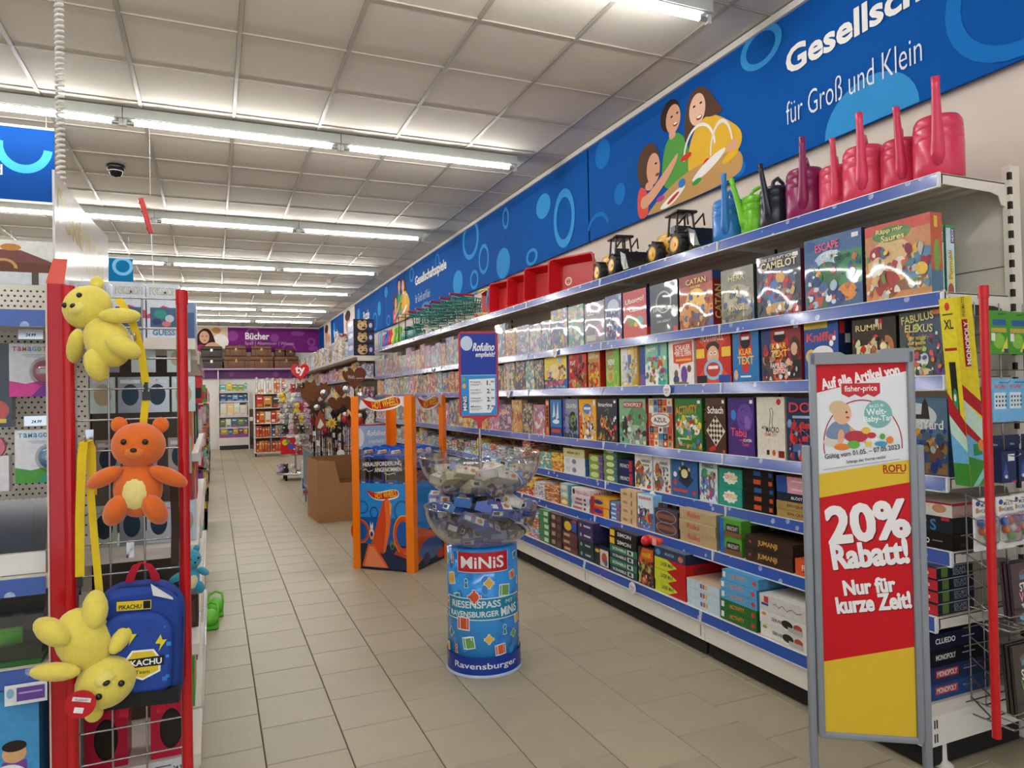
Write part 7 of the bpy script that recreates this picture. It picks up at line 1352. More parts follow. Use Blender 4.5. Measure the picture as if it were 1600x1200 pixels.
def small_plush(col):
    m = MB(); m.sph((0, 0, 0.05), (0.05, 0.045, 0.05), col, 10, 7); m.sph((0, -0.03, 0.115), 0.045, col, 10, 7)
    for s in (-1, 1): m.sph((s*0.034, -0.02, 0.15), 0.016, col, 8, 5); m.sph((s*0.035, -0.04, 0.02), 0.02, col, 8, 5); m.sph((s*0.016, -0.072, 0.12), 0.007, '#1a1614', 6, 4)
    m.sph((0, -0.07, 0.105), (0.018, 0.012, 0.013), '#e8e0d6', 8, 5)
    return m
PP = [None]*len(PC)
for li, (z, n, rr) in enumerate(((0.131, 6, 0.23), (0.435, 8, 0.225), (0.615, 9, 0.22), (0.795, 9, 0.22), (0.975, 9, 0.21), (1.155, 9, 0.205), (1.335, 8, 0.19), (1.5, 6, 0.16))):
    for i in range(n):
        a = -PI*0.98+PI*0.96*i/(n-1)
        if li in (1, 2) and i < 3: continue
        ci = q.randrange(len(PC)); rj = rr+q.uniform(-0.012, 0.03); x, y = 1.31+rj*math.cos(a), 12.75+rj*math.sin(a)
        if PP[ci] is None: o = small_plush(PC[ci][0]).build('small_plush', 'plush'); PP[ci] = o
        else: o = PP[ci].copy(); COL.objects.link(o)
        k = q.uniform(0.92, 1.12); o.location = (x, y, z); o.rotation_euler = (0, 0, a+PI/2+q.uniform(-0.5, 0.5)); o.scale = (k, k, k*0.98)
        tag(o, 'small %s plush animal on the plush tower, %s tier from below, %s from left' % (PC[ci][1], nth(li+1), nth(i+1)), 'plush toy', 'plush toys on the tower')
# hanging toy bag between tower and bin
m = MB(); m.rb((0, 0, 0.3), (0.1, 0.12, 0.5), 0.02, '#c8d4e0'); m.art([rc('#2c5aa8', 0, 0.2, 1, 0.5), rc('#c83a4a', 0.1, 0.05, 0.9, 0.15)], face_my((-0.05, -0.06, 0.05)), 0.1, 0.5)
tag(m.build('toy_pack', 'print', None, (1.22, 10.6, -0.05)), 'pale blue tall toy pack standing between the plush tower and wire bin', 'toy pack')
# ---- white book gondola on castors
t = thing('book_gondola', 'white book shelf on castors in front of the back wall', 'bookshelf', (0.95, 18.3, 0))
m = MB(); m.bx(-0.02, 0.0, 0, 0.5, 0.1, 1.62, '#e4e2de'); m.bx(0.72, 0.74, 0, 0.5, 0.1, 1.62, '#e4e2de'); m.bx(0.35, 0.365, 0.02, 0.5, 0.1, 0.82, '#dedcd8'); m.bx(-0.02, 0.74, 0.49, 0.5, 0.1, 1.62, '#dad7d2'); m.build('carcass', 'paint', t)
BZ = [0.1, 0.47, 0.81, 1.19, 1.54]
for z in BZ:
    m = MB(); m.bx(-0.03, 0.75, -0.03, 0.5, z-0.015, z, '#eceae6'); m.build('shelf', 'paint', t)
for x in (0.0, 0.7):
    m = MB(); m.cyl((x-0.015, 0.03, 0.04), (x+0.015, 0.03, 0.04), 0.04, '#1c1c1c', n=12); m.build('castor', 'rubber', t)
q = random.Random(9)
def books(x0, x1, y, z, hs, cols, lab, cat='book', name='book', face=False, zone='', ws=None):
    x = x0; i = 0
    while x < x1-0.02:
        i += 1; w = q.uniform(*(ws or ((0.13, 0.2) if face else (0.03, 0.07)))); w = min(w, x1-x); h = q.uniform(*hs); c = q.randrange(len(cols))
        m = MB(); d = 0.03 if face else 0.16; m.bx(-w/2+0.002, w/2-0.002, 0, d, 0, h, cols[c][0]); m.art([rc(cols[(c+1) % len(cols)][0], 0.15, 0.1, 0.85, 0.3), rc('#efe9dc', 0.2, 0.7, 0.8, 0.8)], face_my((-w/2, 0, 0)), w, h)
        tag(m.build(name, 'print', None, (x+w/2, y, z)), '%s %s, %s from the left %s' % (cols[c][1], lab, nth(i), zone), cat, 'books '+zone)
        x += w+0.004
CB = [('#d8703a', 'orange'), ('#b8442c', 'rust red'), ('#e0a04a', 'amber'), ('#c85a34', 'burnt orange'), ('#3a5a8a', 'blue'), ('#d8cfc0', 'cream')]
CO = CB[:4]
books(0.96, 1.28, 18.29, 0.101, (0.25, 0.28), CO, 'book', zone='on the gondola bottom shelf', ws=(0.05, 0.08)); books(1.33, 1.66, 18.29, 0.101, (0.25, 0.28), CO, 'book', zone='on the gondola bottom shelf right half', ws=(0.05, 0.08))
books(0.96, 1.28, 18.29, 0.471, (0.24, 0.28), CO, 'book', zone='on the gondola second shelf', ws=(0.05, 0.08)); books(1.33, 1.66, 18.29, 0.471, (0.24, 0.28), CB, 'book', zone='on the gondola second shelf right half', ws=(0.05, 0.08))
books(0.97, 1.66, 18.29, 0.811, (0.28, 0.32), [('#b8402c', 'red'), ('#e4dfd6', 'white'), ('#d8802c', 'orange')], 'book', zone='on the gondola middle shelf', ws=(0.06, 0.16))
books(0.97, 1.66, 18.29, 1.191, (0.28, 0.31), [('#c8382c', 'red'), ('#d8903a', 'orange'), ('#3a4a3a', 'dark green')], 'cover-out book', zone='on the gondola fourth shelf', ws=(0.12, 0.24))
books(0.97, 1.66, 18.35, 1.541, (0.25, 0.42), [('#e0d8cc', 'cream'), ('#d87a4a', 'orange'), ('#c8c4be', 'grey'), ('#e8e6e2', 'white')], 'book', zone='on the gondola top', ws=(0.04, 0.09))
# ---- shelving against the back wall
t = thing('back_wall_shelving', 'white back wall shelving with purple edge strips under the purple banner', 'shelving', (-1.2, 21.35, 0))
m = MB(); m.bx(0, 4.05, 0.4, 0.42, 0, 2.25, '#e0dcd6'); m.build('back_panel', 'paint', t)
m = MB(); m.bx(0, 4.05, -0.05, 0.42, 2.255, 2.28, '#e8e4e0'); m.bx(0, 4.05, -0.06, -0.05, 2.25, 2.29, '#b48ac0'); m.build('top_shelf', 'paint', t)
m = MB(); m.bx(0.03, 4.05, 0.30, 0.31, 2.02, 2.23, '#6f2a78'); m.art([blob('#8f4a96', 0.5, 0.1, 0.09), blob('#8f4a96', 1.7, 0.12, 0.07), blob('#8f4a96', 2.9, 0.1, 0.08)], face_my((0, 0.3, 2.02))); m.build('purple_strip', 'poster', t)
for x in (1.33, 2.12):
    m = MB(); m.bx(x, x+0.03, 0.02, 0.42, 0, 2.26 if x < 2 else 1.6, '#d8d4ce'); m.build('upright', 'paint', t)
BKZ = [1.63, 1.36, 0.94, 0.62]
for z in BKZ:
    m = MB(); m.bx(1.36, 2.12, 0.08, 0.4, z-0.02, z, '#e8e6e0'); m.bx(1.36, 2.12, 0.07, 0.08, z-0.035, z+0.015, '#c8c0d0'); m.build('shelf', 'paint', t)
m = MB(); m.bx(1.36, 2.12, 0.02, 0.4, 0.34, 0.36, '#e0dcd6'); m.bx(1.36, 2.12, 0.0, 0.02, 0.12, 0.34, '#d8d2cc'); m.bx(1.36, 2.12, 0.01, 0.02, 0.28, 0.42, '#8a4a94'); m.bx(1.36, 2.12, 0.04, 0.4, 0, 0.12, '#2a2624'); m.build('base', 'paint', t)
CG = [('#7a9a5a', 'green'), ('#e0c040', 'yellow'), ('#6ab0a0', 'teal'), ('#e8dcc8', 'cream'), ('#d87a6a', 'coral')]
books(0.18, 0.9, 21.44, 1.631, (0.2, 0.26), CG, 'children book', face=True, zone='on the back wall upper shelf')
books(0.18, 0.9, 21.44, 1.361, (0.18, 0.22), [('#1c1c22', 'black'), ('#2c4a6a', 'dark blue'), ('#6aa0c8', 'light blue')], 'picture box', face=True, zone='on the back wall second shelf')
books(0.18, 0.9, 21.44, 0.941, (0.3, 0.38), [('#e4d8c4', 'cream'), ('#d8b8c0', 'pink'), ('#d8e0d0', 'pale green'), ('#e8c890', 'buff')], 'picture book', face=True, zone='on the back wall third shelf')
books(0.18, 0.9, 21.44, 0.621, (0.2, 0.28), [('#4a6a8a', 'slate blue'), ('#a85a6a', 'rose'), ('#d8d8d0', 'pale'), ('#7a8a4a', 'olive')], 'picture book', face=True, zone='on the back wall fourth shelf')
books(0.18, 0.9, 21.40, 0.361, (0.18, 0.24), [('#5a7a9a', 'grey blue'), ('#c8a040', 'mustard'), ('#8a4a5a', 'wine')], 'picture book', face=True, zone='on the back wall base')
books(0.93, 1.15, 21.42, 1.0, (0.2, 0.3), [('#3a2c26', 'dark'), ('#5a4a40', 'brown')], 'bag', face=True, zone='right of the back wall upright', cat='bag', name='hanging_bag')
for o in [o for o in bpy.data.objects if o.name.startswith('hanging_bag')]: o.location.z = 0.0; o.scale = (1, 1, 4.6)
# wooden trunks on top
def trunk(x, z, w, h, col, lab, tagw=False):
    t = thing('wooden_trunk', lab, 'trunk', (x, 21.35, z), 0, 'wooden trunks above the back shelving')
    m = MB(); m.rb((0, 0.15, h*0.32), (w, 0.3, h*0.64), 0.012, col)
    for sx in (-0.3, 0.3): m.bx(sx*w-0.012, sx*w+0.012, -0.004, 0.0, 0, h*0.64, '#4a3020')
    m.build('chest', 'wood', t)
    m = MB(); m.rb((0, 0.15, h*0.82), (w+0.02, 0.32, h*0.34), 0.03, col); 
    m.build('lid', 'wood', t)
    m = MB(); m.bx(-0.03, 0.03, -0.018, -0.008, h*0.5, h*0.74, '#b8b0a0' if tagw else '#8a6a3a'); m.build('clasp', 'steel', t)
tr = [(-0.02, 0, 0.66, 0.33, '#3c3430', 'dark grey', 1), (0.62, 0, 0.74, 0.36, '#6a452c', 'brown', 0), (1.3, 0, 0.64, 0.36, '#70492e', 'brown', 0), (1.98, 0, 0.66, 0.36, '#6a452c', 'brown', 0), (-0.02, 1, 0.54, 0.3, '#38302c', 'charcoal', 1), (0.62, 1, 0.54, 0.3, '#704a2e', 'chestnut', 0), (1.3, 1, 0.54, 0.3, '#6c472c', 'walnut', 0), (1.8, 1, 0.27, 0.22, '#5a3826', 'small dark brown', 0), (2.1, 1, 0.26, 0.2, '#54301f', 'small reddish brown', 0), (2.46, 0, 0.2, 0.18, '#3a2620', 'tiny dark', 0), (2.7, 0, 0.22, 0.14, '#4a2c20', 'tiny brown', 0)]
for i, (x, lv, w, h, c, nm, tg) in enumerate(tr):
    trunk(x, 2.281+(0.363 if lv and i not in (4,) else 0.333 if lv else 0), w, h, c, '%s wooden trunk %s, %s' % (nm, 'stacked on another trunk' if lv else 'on top of the back shelving', ('leftmost', 'second from left', 'third from left', 'fourth from left', 'with pale clasp', 'left brown one', 'middle brown one', 'left small one', 'right small one', 'beside the heart sign', 'farthest right')[i]), tg)
# ---- next shelving run on the right wall ("Puzzle")
t = thing('puzzle_shelving', 'deep cream shelving beyond the game wall with tall stacked boxes', 'shelving', (2.93, 12.2, 0))
X0 = 2.93
def lb(nm, mat, *bs):
    m = MB()
    for b in bs: m.bx(b[0]-X0, b[1]-X0, b[2]-12.2, b[3]-12.2, b[4], b[5], b[6])
    return m.build(nm, mat, t)
lb('back_panel', 'paint', (2.9, 2.91, 12.2, 21.2, 0, 2.2, '#d4cdc2'))
lb('shelf', 'paint', (2.24, 2.9, 12.2, 21.2, 2.095, 2.12, '#d9d3c8'), (2.225, 2.24, 12.2, 21.2, 2.085, 2.13, '#c9c4c4'))
for z in (1.75, 1.35, 0.95, 0.55): lb('shelf', 'paint', (2.42, 2.9, 12.25, 21.2, z-0.025, z, '#d2cbc0'), (2.405, 2.42, 12.25, 21.2, z-0.04, z+0.005, '#8a96b8'))
lb('bracket', 'paint', (2.3, 2.9, 12.2, 12.205, 2.03, 2.095, '#ddd6cb')); lb('base', 'paint', (2.36, 2.9, 12.2, 21.2, 0.02, 0.22, '#d8d2c8'))
for i in range(3):
    m = MB(); m.bx(-0.18, 0.18, -0.28, 0.28, 0, 0.21, '#1c1a1e')
    A = [rc('#26242c', 0, 0, 1, 1), blob('#c8a878', 0.42, 0.45, 0.24, 0.36), blob('#b08a58', 0.3, 0.78, 0.09, 0.14), blob('#b08a58', 0.55, 0.78, 0.09, 0.14), blob('#3a2a24', 0.5, 0.3, 0.1, 0.1), blob('#1c1614', 0.34, 0.5, 0.04, 0.05), blob('#1c1614', 0.54, 0.5, 0.04, 0.05), rc('#2c3a6a', 0.7, 0.1, 0.98, 0.9), blob('#c8b8d8', 0.82, 0.5, 0.08, 0.2)]
    m.art(A, face_my((-0.18, -0.28, 0)), 0.36, 0.21); m.art([rc('#8a94c0', 0.02, 0.02, 0.98, 0.98), blob('#d8dcee', 0.5, 0.7, 0.4, 0.2)], face_mx((-0.18, 0.28, 0)), 0.56, 0.21)
    tag(m.build('toy_box', 'print', None, (2.43, 12.52, 2.121+i*0.212)), 'black box with brown bear picture, %s of the tall stack' % ('lowest', 'middle', 'topmost')[i], 'toy box', 'stacked bear boxes')
q = random.Random(31); y = 12.85; i = 0
while y < 20.6:
    i += 1; w = q.uniform(0.35, 0.6); h = q.choice([0.3, 0.33, 0.36, 0.4]); pi = q.choice([7, 10, 12, 14, 6])
    n = 2 if 1 < i < 5 else 1
    for lv in range(n):
        me = cover_mesh([(-0.15, 0.15, -w/2, w/2, 0, h/(1.5 if n == 2 else 1), PAL[pi], q.random()*40)], 'toy_box'); me.materials.append(MATS['cover'])
        tag(mk('toy_box', me, None, (2.42, y+w/2, 2.121+lv*(h/1.5+0.001))), '%s toy box on high puzzle shelf, %s after bear boxes%s' % (CNAME[pi], nth(i), ', upper' if lv else ''), 'toy box', 'boxes on the high puzzle shelf')
    y += w+0.01
bs = []
for z in (1.75, 1.35, 0.95, 0.55, 0.22):
    y = 12.3
    while y < 21: w = q.uniform(0.2, 0.4); bs.append((2.44, 2.6, y, y+w-0.01, z+0.001, z+q.uniform(0.2, 0.3), list(q.choice(PAL)), q.random()*40)); y += w
me = cover_mesh(bs, 'puzzle_boxes'); me.materials.append(MATS['cover'])
tag(mk('puzzle_boxes', me), 'rows of puzzle boxes on the far lower shelves of the right wall', 'puzzle boxes', None, 'stuff')
# ================================================================ LEFT SIDE
RED = '#c4161e'
# ---- gondola with perforated back, running to the left
t = thing('pegboard_gondola', 'cream perforated-panel gondola with blue shelf strips at the left edge', 'shelving', (-0.36, 2.55, 0))
def gl(nm, mat, bs, par=None):
    m = MB()
    for b in bs: m.bx(b[0]+0.36, b[1]+0.36, b[2]-2.55, b[3]-2.55, b[4], b[5], b[6])
    return m.build(nm, mat, par or t)
gl('back_panel', 'paint', [(-1.9, -0.36, 2.56, 2.59, 0.0, 1.76, '#d8d2c6')])
m = MB()
for j in range(52):
    for i in range(44):
        x = -0.37-0.0165*i-(0.008 if j % 2 else 0); z = 0.95+j*0.0155
        m.add([(x+0.36+0.0034*math.cos(a), 0.0092, z+0.0034*math.sin(a)) for a in (0, 1.047, 2.094, 3.142, 4.189, 5.236)], [(0, 1, 2, 3, 4, 5)], '#3a342c')
o = m.build('perforation', 'matte', t); o['kind'] = 'stuff'
for z, yf in ((1.645, 2.25), (0.945, 2.17), (0.725, 2.13), (0.2, 2.13)):
    s = gl('shelf', 'paint', [(-1.9, -0.40, yf, 2.56, z-0.03, z, '#dcd6ca')])
    gl('price_rail', 'price_rail', [(-1.9, -0.405, yf-0.008, yf, z-0.042, z+0.003, '#3558b0')], s)
# ---- end unit behind the red grid
t2 = thing('end_shelving', 'cream end shelving with white shelves behind the red grid rack', 'shelving', (-0.22, 2.5, 0))
def g2(nm, mat, bs, par=None):
    m = MB()
    for b in bs: m.bx(b[0]+0.22, b[1]+0.22, b[2]-2.5, b[3]-2.5, b[4], b[5], b[6])
    return m.build(nm, mat, par or t2)
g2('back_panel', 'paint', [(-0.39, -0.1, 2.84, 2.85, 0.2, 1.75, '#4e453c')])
for z in (1.595, 0.935, 0.62, 0.27): g2('shelf', 'paint', [(-0.39, -0.05, 2.48, 2.84, z-0.035, z, '#e4dfd6')])
g2('base', 'paint', [(-0.39, -0.055, 2.5, 2.84, 0.03, 0.235, '#ddd7cc')])
# aisle-side shelves with their price rails, seen edge on
for z in (1.575, 1.2, 0.93, 0.62, 0.27):
    s = g2('side_shelf', 'paint', [(-0.39, -0.052, 2.86, 4.6, z-0.03, z, '#e0dbd2')])
    g2('side_rail', 'gloss', [(-0.052, -0.044, 2.86, 4.6, z-0.045, z+0.004, '#d4d2d0')], s)
g2('side_upright', 'paint', [(-0.13, -0.1, 4.58, 4.61, 0.0, 1.78, '#d8d2c8')])
# ---- red post panel and grid rack
t3 = thing('red_grid_rack', 'red post rack with chrome wire grid carrying plush toys and a backpack', 'wire rack', (-0.21, 2.1, 0))
m = MB(); m.bx(-0.176, -0.138, 0.005, 0.012, 0.02, 1.70, '#bb121c'); m.bx(-0.178, -0.174, 0.0, 0.30, 0.02, 1.70, '#d8b8b0')
m.prism([(-0.176, 0.005), (-0.138, 0.005), (-0.138, 0.3), (-0.170, 0.3)], 1.70, 1.703, '#d85a50'); m.build('post_panel', 'gloss', t3)
m = MB(); m.add([(-0.178, 0.004, 1.70), (-0.138, 0.004, 1.70), (-0.138, 0.06, 1.775), (-0.170, 0.06, 1.775)], [(0, 1, 2, 3)], '#d8584c'); m.add([(-0.178, 0.006, 1.70), (-0.138, 0.006, 1.70), (-0.138, 0.062, 1.775), (-0.170, 0.062, 1.775)], [(3, 2, 1, 0)], '#d8584c'); m.build('sloped_cap', 'matte', t3)  # paler red: the panel's lit top put into the colour
for x in (-0.128, 0.136):
    m = MB(); m.cyl((x, 0, 0.02), (x, 0, 1.675), 0.0135, RED, n=16); m.cyl((x, 0, 1.655), (x, 0, 1.695), 0.0155, RED, n=16); m.build('post', 'gloss', t3)
m = MB()
for x in (-0.117, -0.042, 0.038, 0.1225): m.cyl((x, 0.02, 0.1), (x, 0.02, 1.672), 0.0028, '#b4b4b6', n=6)
for k in range(20): m.cyl((-0.128, 0.015, 0.14+k*0.0806), (0.136, 0.015, 0.14+k*0.0806), 0.0026, '#b4b4b6', n=6)
m.build('wire_grid', 'chrome', t3)
m = MB(); m.bx(-0.138, -0.128, 0.02, 0.05, 0.02, 1.66, '#cfc6ba'); m.build('grid_upright', 'paint', t3)
for x, z in ((-0.085, 1.285), (0.005, 0.985), (0.028, 1.54)):
    m = MB(); m.bx(x-0.009, x+0.009, 0.008, 0.014, z, z+0.04, '#d8d8da'); m.tube([(x, 0.012, z+0.02), (x, -0.06, z+0.015), (x, -0.07, z+0.03)], 0.0028, '#c8c8ca', n=6); m.build('hook', 'chrome', t3)
# ---- boxes on the end unit
PKB = lambda i: [rc('#dfe6f0', 0, 0, 1, 1), ('p', '#d8506a', [(0, 0.42), (0.5, 0.6), (1, 0.5), (1, 0.36), (0, 0.36)]), rc('#4a6a8a', 0.1, 0.2, 0.9, 0.56), blob('#3a9a8a', 0.42, 0.44, 0.2, 0.08), blob('#c8d0e0', 0.7, 0.36, 0.14, 0.07), blob('#3a4a7a', 0.3, 0.3, 0.14, 0.06), blob('#d87a8a', 0.6, 0.26, 0.14, 0.05), tx('#8a96b4', 'POKéMON', 0.5, 0.86, 0.8, 0.13, 0, 0.05), tx('#e8e4c8', 'POKéMON', 0.5, 0.86, 0.78, 0.115, 0, 0.02), tx('#5a8ab0', 'GUESS', 0.52, 0.1, 0.7, 0.1, 0, 0.04)]
for i, x in enumerate((-0.338, -0.238, -0.142)):
    m = MB(); m.bx(-0.046, 0.046, 0, 0.07, 0, 0.172, '#d4dbe6'); m.art(PKB(i), face_my((-0.046, 0, 0)), 0.092, 0.172)
    tag(m.build('toy_box', 'print', None, (x, 2.49, 1.596)), 'pale blue trading-game box on the top left shelf, %s' % ('left one behind the plush', 'middle one', 'right one by the red tube')[i], 'toy box', 'pale toy boxes on the end shelf')
m = MB(); m.bx(-0.03, 0.03, 0, 0.2, 0, 0.19, '#8fa4c4'); m.art([rc('#5a74a0', 0.1, 0.2, 0.9, 0.8)], face_my((-0.03, 0, 0)), 0.06, 0.19); tag(m.build('toy_box', 'print', None, (-0.085, 2.92, 1.576)), 'slate blue box standing behind the right red tube', 'toy box')
q = random.Random(14)
for z, n, h in ((1.36, 4, 0.115), (1.155, 3, 0.12), (0.936, 4, 0.13), (1.49, 3, 0.09)):
    for i in range(n):
        x = -0.36+0.31*(i+0.5)/n
        o = thing('card_pack', 'silver card pack behind the grid, %s from left, %s' % (nth(i+1), {1.36: 'below the upper plush', 1.155: 'behind the orange plush', 0.936: 'on the white shelf', 1.49: 'under the top shelf'}[z]), 'card pack', (x, 2.56, z), 0, 'card packs behind the grid')
        c = q.choice(['#c4d6ce', '#9aa2aa', '#ccd4da', '#b0a8a2'])
        m = MB(); m.bx(-0.035, 0.035, 0, 0.02, 0, h, c); m.art([blob(q.choice(['#c8d8d0', '#3a4a5a', '#b8a88a']), 0.5, 0.5, 0.35, 0.3), rc('#d8dade', 0.1, 0.82, 0.9, 0.92)], face_my((-0.035, 0, 0)), 0.07, h); m.build('pack', 'steel', o)
        m = MB(); m.cyl((0, 0.02, h-0.01), (0, 0.275, h-0.01), 0.003, '#b8b8ba', n=6); m.cyl((0, -0.03, h-0.01), (0, 0.0, h-0.01), 0.003, '#b8b8ba', n=6); m.build('hook', 'chrome', o)
for i in range(3):
    x = -0.335+i*0.115
    m = MB(); m.bx(-0.05, 0.05, 0, 0.12, 0, 0.11, '#3a2a24'); m.art([rc('#5a3a2a', 0.1, 0.15, 0.9, 0.85), rc('#c8c0b4', 0.3, 0.4, 0.7, 0.6)], face_my((-0.05, 0, 0)), 0.1, 0.11); tag(m.build('collector_box', 'print', None, (x, 2.66, 0.621+0.0)), 'dark brown collector box behind the backpack, %s from left' % nth(i+1), 'toy box', 'dark boxes behind the grid')
RB = [rc('#c42040', 0, 0, 1, 1), blob('#1c1a1c', 0.5, 0.42, 0.28, 0.3), blob('#2c2620', 0.5, 0.42, 0.24, 0.26), tx('#8a1028', 'PIKACHU', 0.5, 0.9, 0.5, 0.06), tx('#8a1028', 'LIGHT-UP', 0.5, 0.82, 0.5, 0.05)]
for i, x in enumerate((-0.315, -0.135)):
    m = MB(); m.bx(-0.058, 0.058, 0, 0.12, 0, 0.21, '#b81c38'); m.art(RB, face_my((-0.058, 0, 0)), 0.116, 0.21)
    tag(m.build('toy_box', 'print', None, (x, 2.5, 0.271)), 'crimson box with black oval window behind the grid, %s one' % ('left', 'right')[i], 'toy box', 'crimson boxes behind the grid')
    m = MB(); m.bx(-0.055, 0.055, -0.004, 0, 0, 0.045, '#dfe2e6'); m.art([rc('#6a7078', 0.1, 0.55, 0.5, 0.65), tx('#2a2c30', '24.99', 0.7, 0.35, 0.3, 0.3)], face_my((-0.055, -0.004, 0)), 0.11, 0.045); tag(m.build('price_label', 'print', None, (x, 2.479, 0.228)), 'white price label below the %s crimson box' % ('left', 'right')[i], 'price label')

# ---- plush toys (plain generic plush animals)
YEL, YEL2 = '#e6d45a', '#d8c440'
def plush(name, label, loc, rot, col, belly, sc, eyes='#1a1612', muzzle=None):
    t = thing(name, label, 'plush toy', loc, 0, None, rot); t.scale = (sc, sc, sc)
    def P(nm, c, r, colr, M=None, n=18, k=12):
        m = MB(); m.sph(c, r, colr, n, k, M); return m.build(nm, 'plush', t)
    P('body', (0, 0, 0.075), (0.058, 0.05, 0.075), col)
    P('head', (0, -0.008, 0.185), (0.064, 0.056, 0.058), col)
    for s in (-1, 1):
        P('ear', (0, 0, 0), (0.02, 0.011, 0.021), col, T(s*0.048, 0.004, 0.236) @ RY(s*0.4), 12, 8)
        P('arm', (0, 0, 0), (0.021, 0.022, 0.052), col, T(s*0.074, -0.02, 0.105) @ RY(-s*1.05) @ RX(0.4), 12, 8)
        P('leg', (0, 0, 0), (0.027, 0.03, 0.046), col, T(s*0.045, -0.025, 0.022) @ RY(-s*0.45) @ RX(0.5), 12, 8)
        m = MB(); m.sph((s*0.024, -0.058, 0.196), 0.0075, eyes, 10, 7); m.build('eye', 'gloss', t)
    if belly: P('belly_patch', (0, -0.014, 0.07), (0.042, 0.04, 0.055), belly)
    P('muzzle', (0, -0.052, 0.170), (0.024, 0.017, 0.017), muzzle or col, None, 12, 8)
    m = MB(); m.sph((0, -0.068, 0.176), (0.008, 0.005, 0.006), '#2a1c18', 8, 6); m.build('nose', 'gloss', t)
    return t
plush('plush_toy', 'yellow plush animal lying on its side at the top of the red grid rack', (-0.215, 2.03, 1.49), (R(-6), R(-32), R(-28)), YEL, None, 0.95, muzzle='#ecdc74')
plush('plush_toy', 'orange plush animal with cream belly hanging mid-height on the red grid rack', (-0.178, 2.0, 1.105), (0, R(2), R(-6)), '#e06a1c', '#ead98a', 0.98, muzzle='#e67a2c')
plush('plush_toy', 'yellow plush animal hanging upside down at the left of the backpack', (-0.325, 1.99, 0.895), (R(8), R(158), R(14)), YEL, None, 1.05, muzzle='#ecdc74')
m = MB(); m.cyl((0, 0, 0), (0, -0.003, 0), 0.032, '#c01e28', n=24); m.art([rc('#e8e2e0', -0.6, 0.2, 0.6, 0.5), tx('#8a8a90', 'Pokémon', 0, 0.34, 0.8, 0.22, 0.1), rc('#f0f0ee', -0.3, -0.6, 0.3, -0.2)], FRAME((0, -0.003, 0), (1, 0, 0), (0, 0, 1), (0, -1, 0)), 0.032, 0.032)
tag(m.build('hang_tag', 'print', None, (-0.29, 1.90, 0.70), (0, R(15), 0)), 'round red and white hang tag on the upside-down yellow plush', 'hang tag')
# small plush peeping out on the aisle side
plush('plush_toy', 'turquoise and orange small plush peeping out beside the right red tube', (-0.075, 2.42, 0.80), (0, 0, R(30)), '#2fa0c0', '#e8d8a8', 0.55)
# yellow lanyard straps
SY = '#e2c21c'
t = thing('yellow_strap', 'long yellow webbing strap looped over a hook on the red grid rack', 'strap', (-0.30, 2.055, 0.86))
m = MB(); m.ribbon([(-0.012, 0.0, 0.10), (-0.010, -0.004, 0.25), (-0.004, -0.006, 0.40), (0.0, -0.004, 0.435), (0.008, 0.006, 0.44), (0.014, 0.012, 0.42), (0.016, 0.012, 0.3)], (1, 0, 0), 0.02, 0.002, SY); m.ribbon([(0.012, 0.006, 0.32), (0.02, 0.0, 0.2), (0.032, -0.01, 0.05), (0.044, -0.02, -0.06)], (1, 0.1, 0), 0.017, 0.002, SY); m.build('webbing', 'cloth', t)
m = MB(); m.bx(-0.018, -0.006, -0.004, 0.004, 0.075, 0.1, '#1c1a1a'); m.tube([(-0.012, 0, 0.075), (-0.012, 0, 0.055)], 0.003, '#1c1a1a'); m.build('buckle', 'plastic', t)
t = thing('yellow_strap', 'short yellow strap with black buckle between upper yellow and orange plush', 'strap', (-0.17, 2.06, 1.29))
m = MB(); m.ribbon([(0.0, 0, 0.0), (0.004, 0, 0.06), (0.01, 0, 0.11)], (1, 0, 0), 0.018, 0.002, SY); m.ribbon([(0.01, 0.0, 0.15), (0.0, -0.004, 0.24), (-0.02, -0.02, 0.32), (-0.05, -0.01, 0.37)], (1, 0, 0.2), 0.018, 0.002, SY); m.build('webbing', 'cloth', t)
m = MB(); m.bx(0.002, 0.02, -0.004, 0.004, 0.108, 0.13, '#1c1a1a'); m.bx(0.007, 0.015, -0.004, 0.004, 0.13, 0.155, '#1c1a1a'); m.build('buckle', 'plastic', t)
m = MB(); m.ribbon([(0, 0, 0), (0.003, 0, 0.1), (0.0, 0, 0.22)], (1, 0, 0), 0.02, 0.003, '#3a221c'); tag(m.build('brown_strap', 'cloth', None, (-0.098, 2.07, 0.965)), 'dark brown strap hanging beside the right red tube', 'strap')
# ---- backpack
t = thing('backpack', 'blue patterned children backpack with red handle on the red grid rack', 'backpack', (-0.185, 2.03, 0.645), 0, None, (R(3), R(2), R(-4)))
NV = '#1c3f94'
def arch(w, h, r, n=10): return [(-w/2, 0.012), (-w/2+0.02, 0), (w/2-0.02, 0), (w/2, 0.012)]+[(w/2-r+r*math.cos(a), h-r+r*math.sin(a)) for a in [PI/2*k/n for k in range(n+1)]]+[(-w/2+r+r*math.cos(a), h-r+r*math.sin(a)) for a in [PI/2+PI/2*k/n for k in range(n+1)]]
def puff(m, w, h, r, y0, y1, col, M=ID):
    a = arch(w, h, r); n = len(a); cx, cz = 0, h/2; rings = []
    for y, k in ((y1, 0.97), (y1-(y1-y0)*0.15, 1.0), (y0+(y1-y0)*0.3, 1.0), (y0+(y1-y0)*0.1, 0.97), (y0, 0.88)): rings.append([(cx+(x-cx)*k, y, cz+(z-cz)*k) for x, z in a])
    vs = [p for rg in rings for p in rg]; fs = []
    for j in range(len(rings)-1):
        for i in range(n): fs.append((j*n+i, (j+1)*n+i, (j+1)*n+(i+1) % n, j*n+(i+1) % n))
    m.add(vs, fs, col, True, M)
    m.add(rings[0], [tuple(range(n-1, -1, -1))], col, False, M); m.add(rings[-1], [tuple(range(n))], col, False, M)
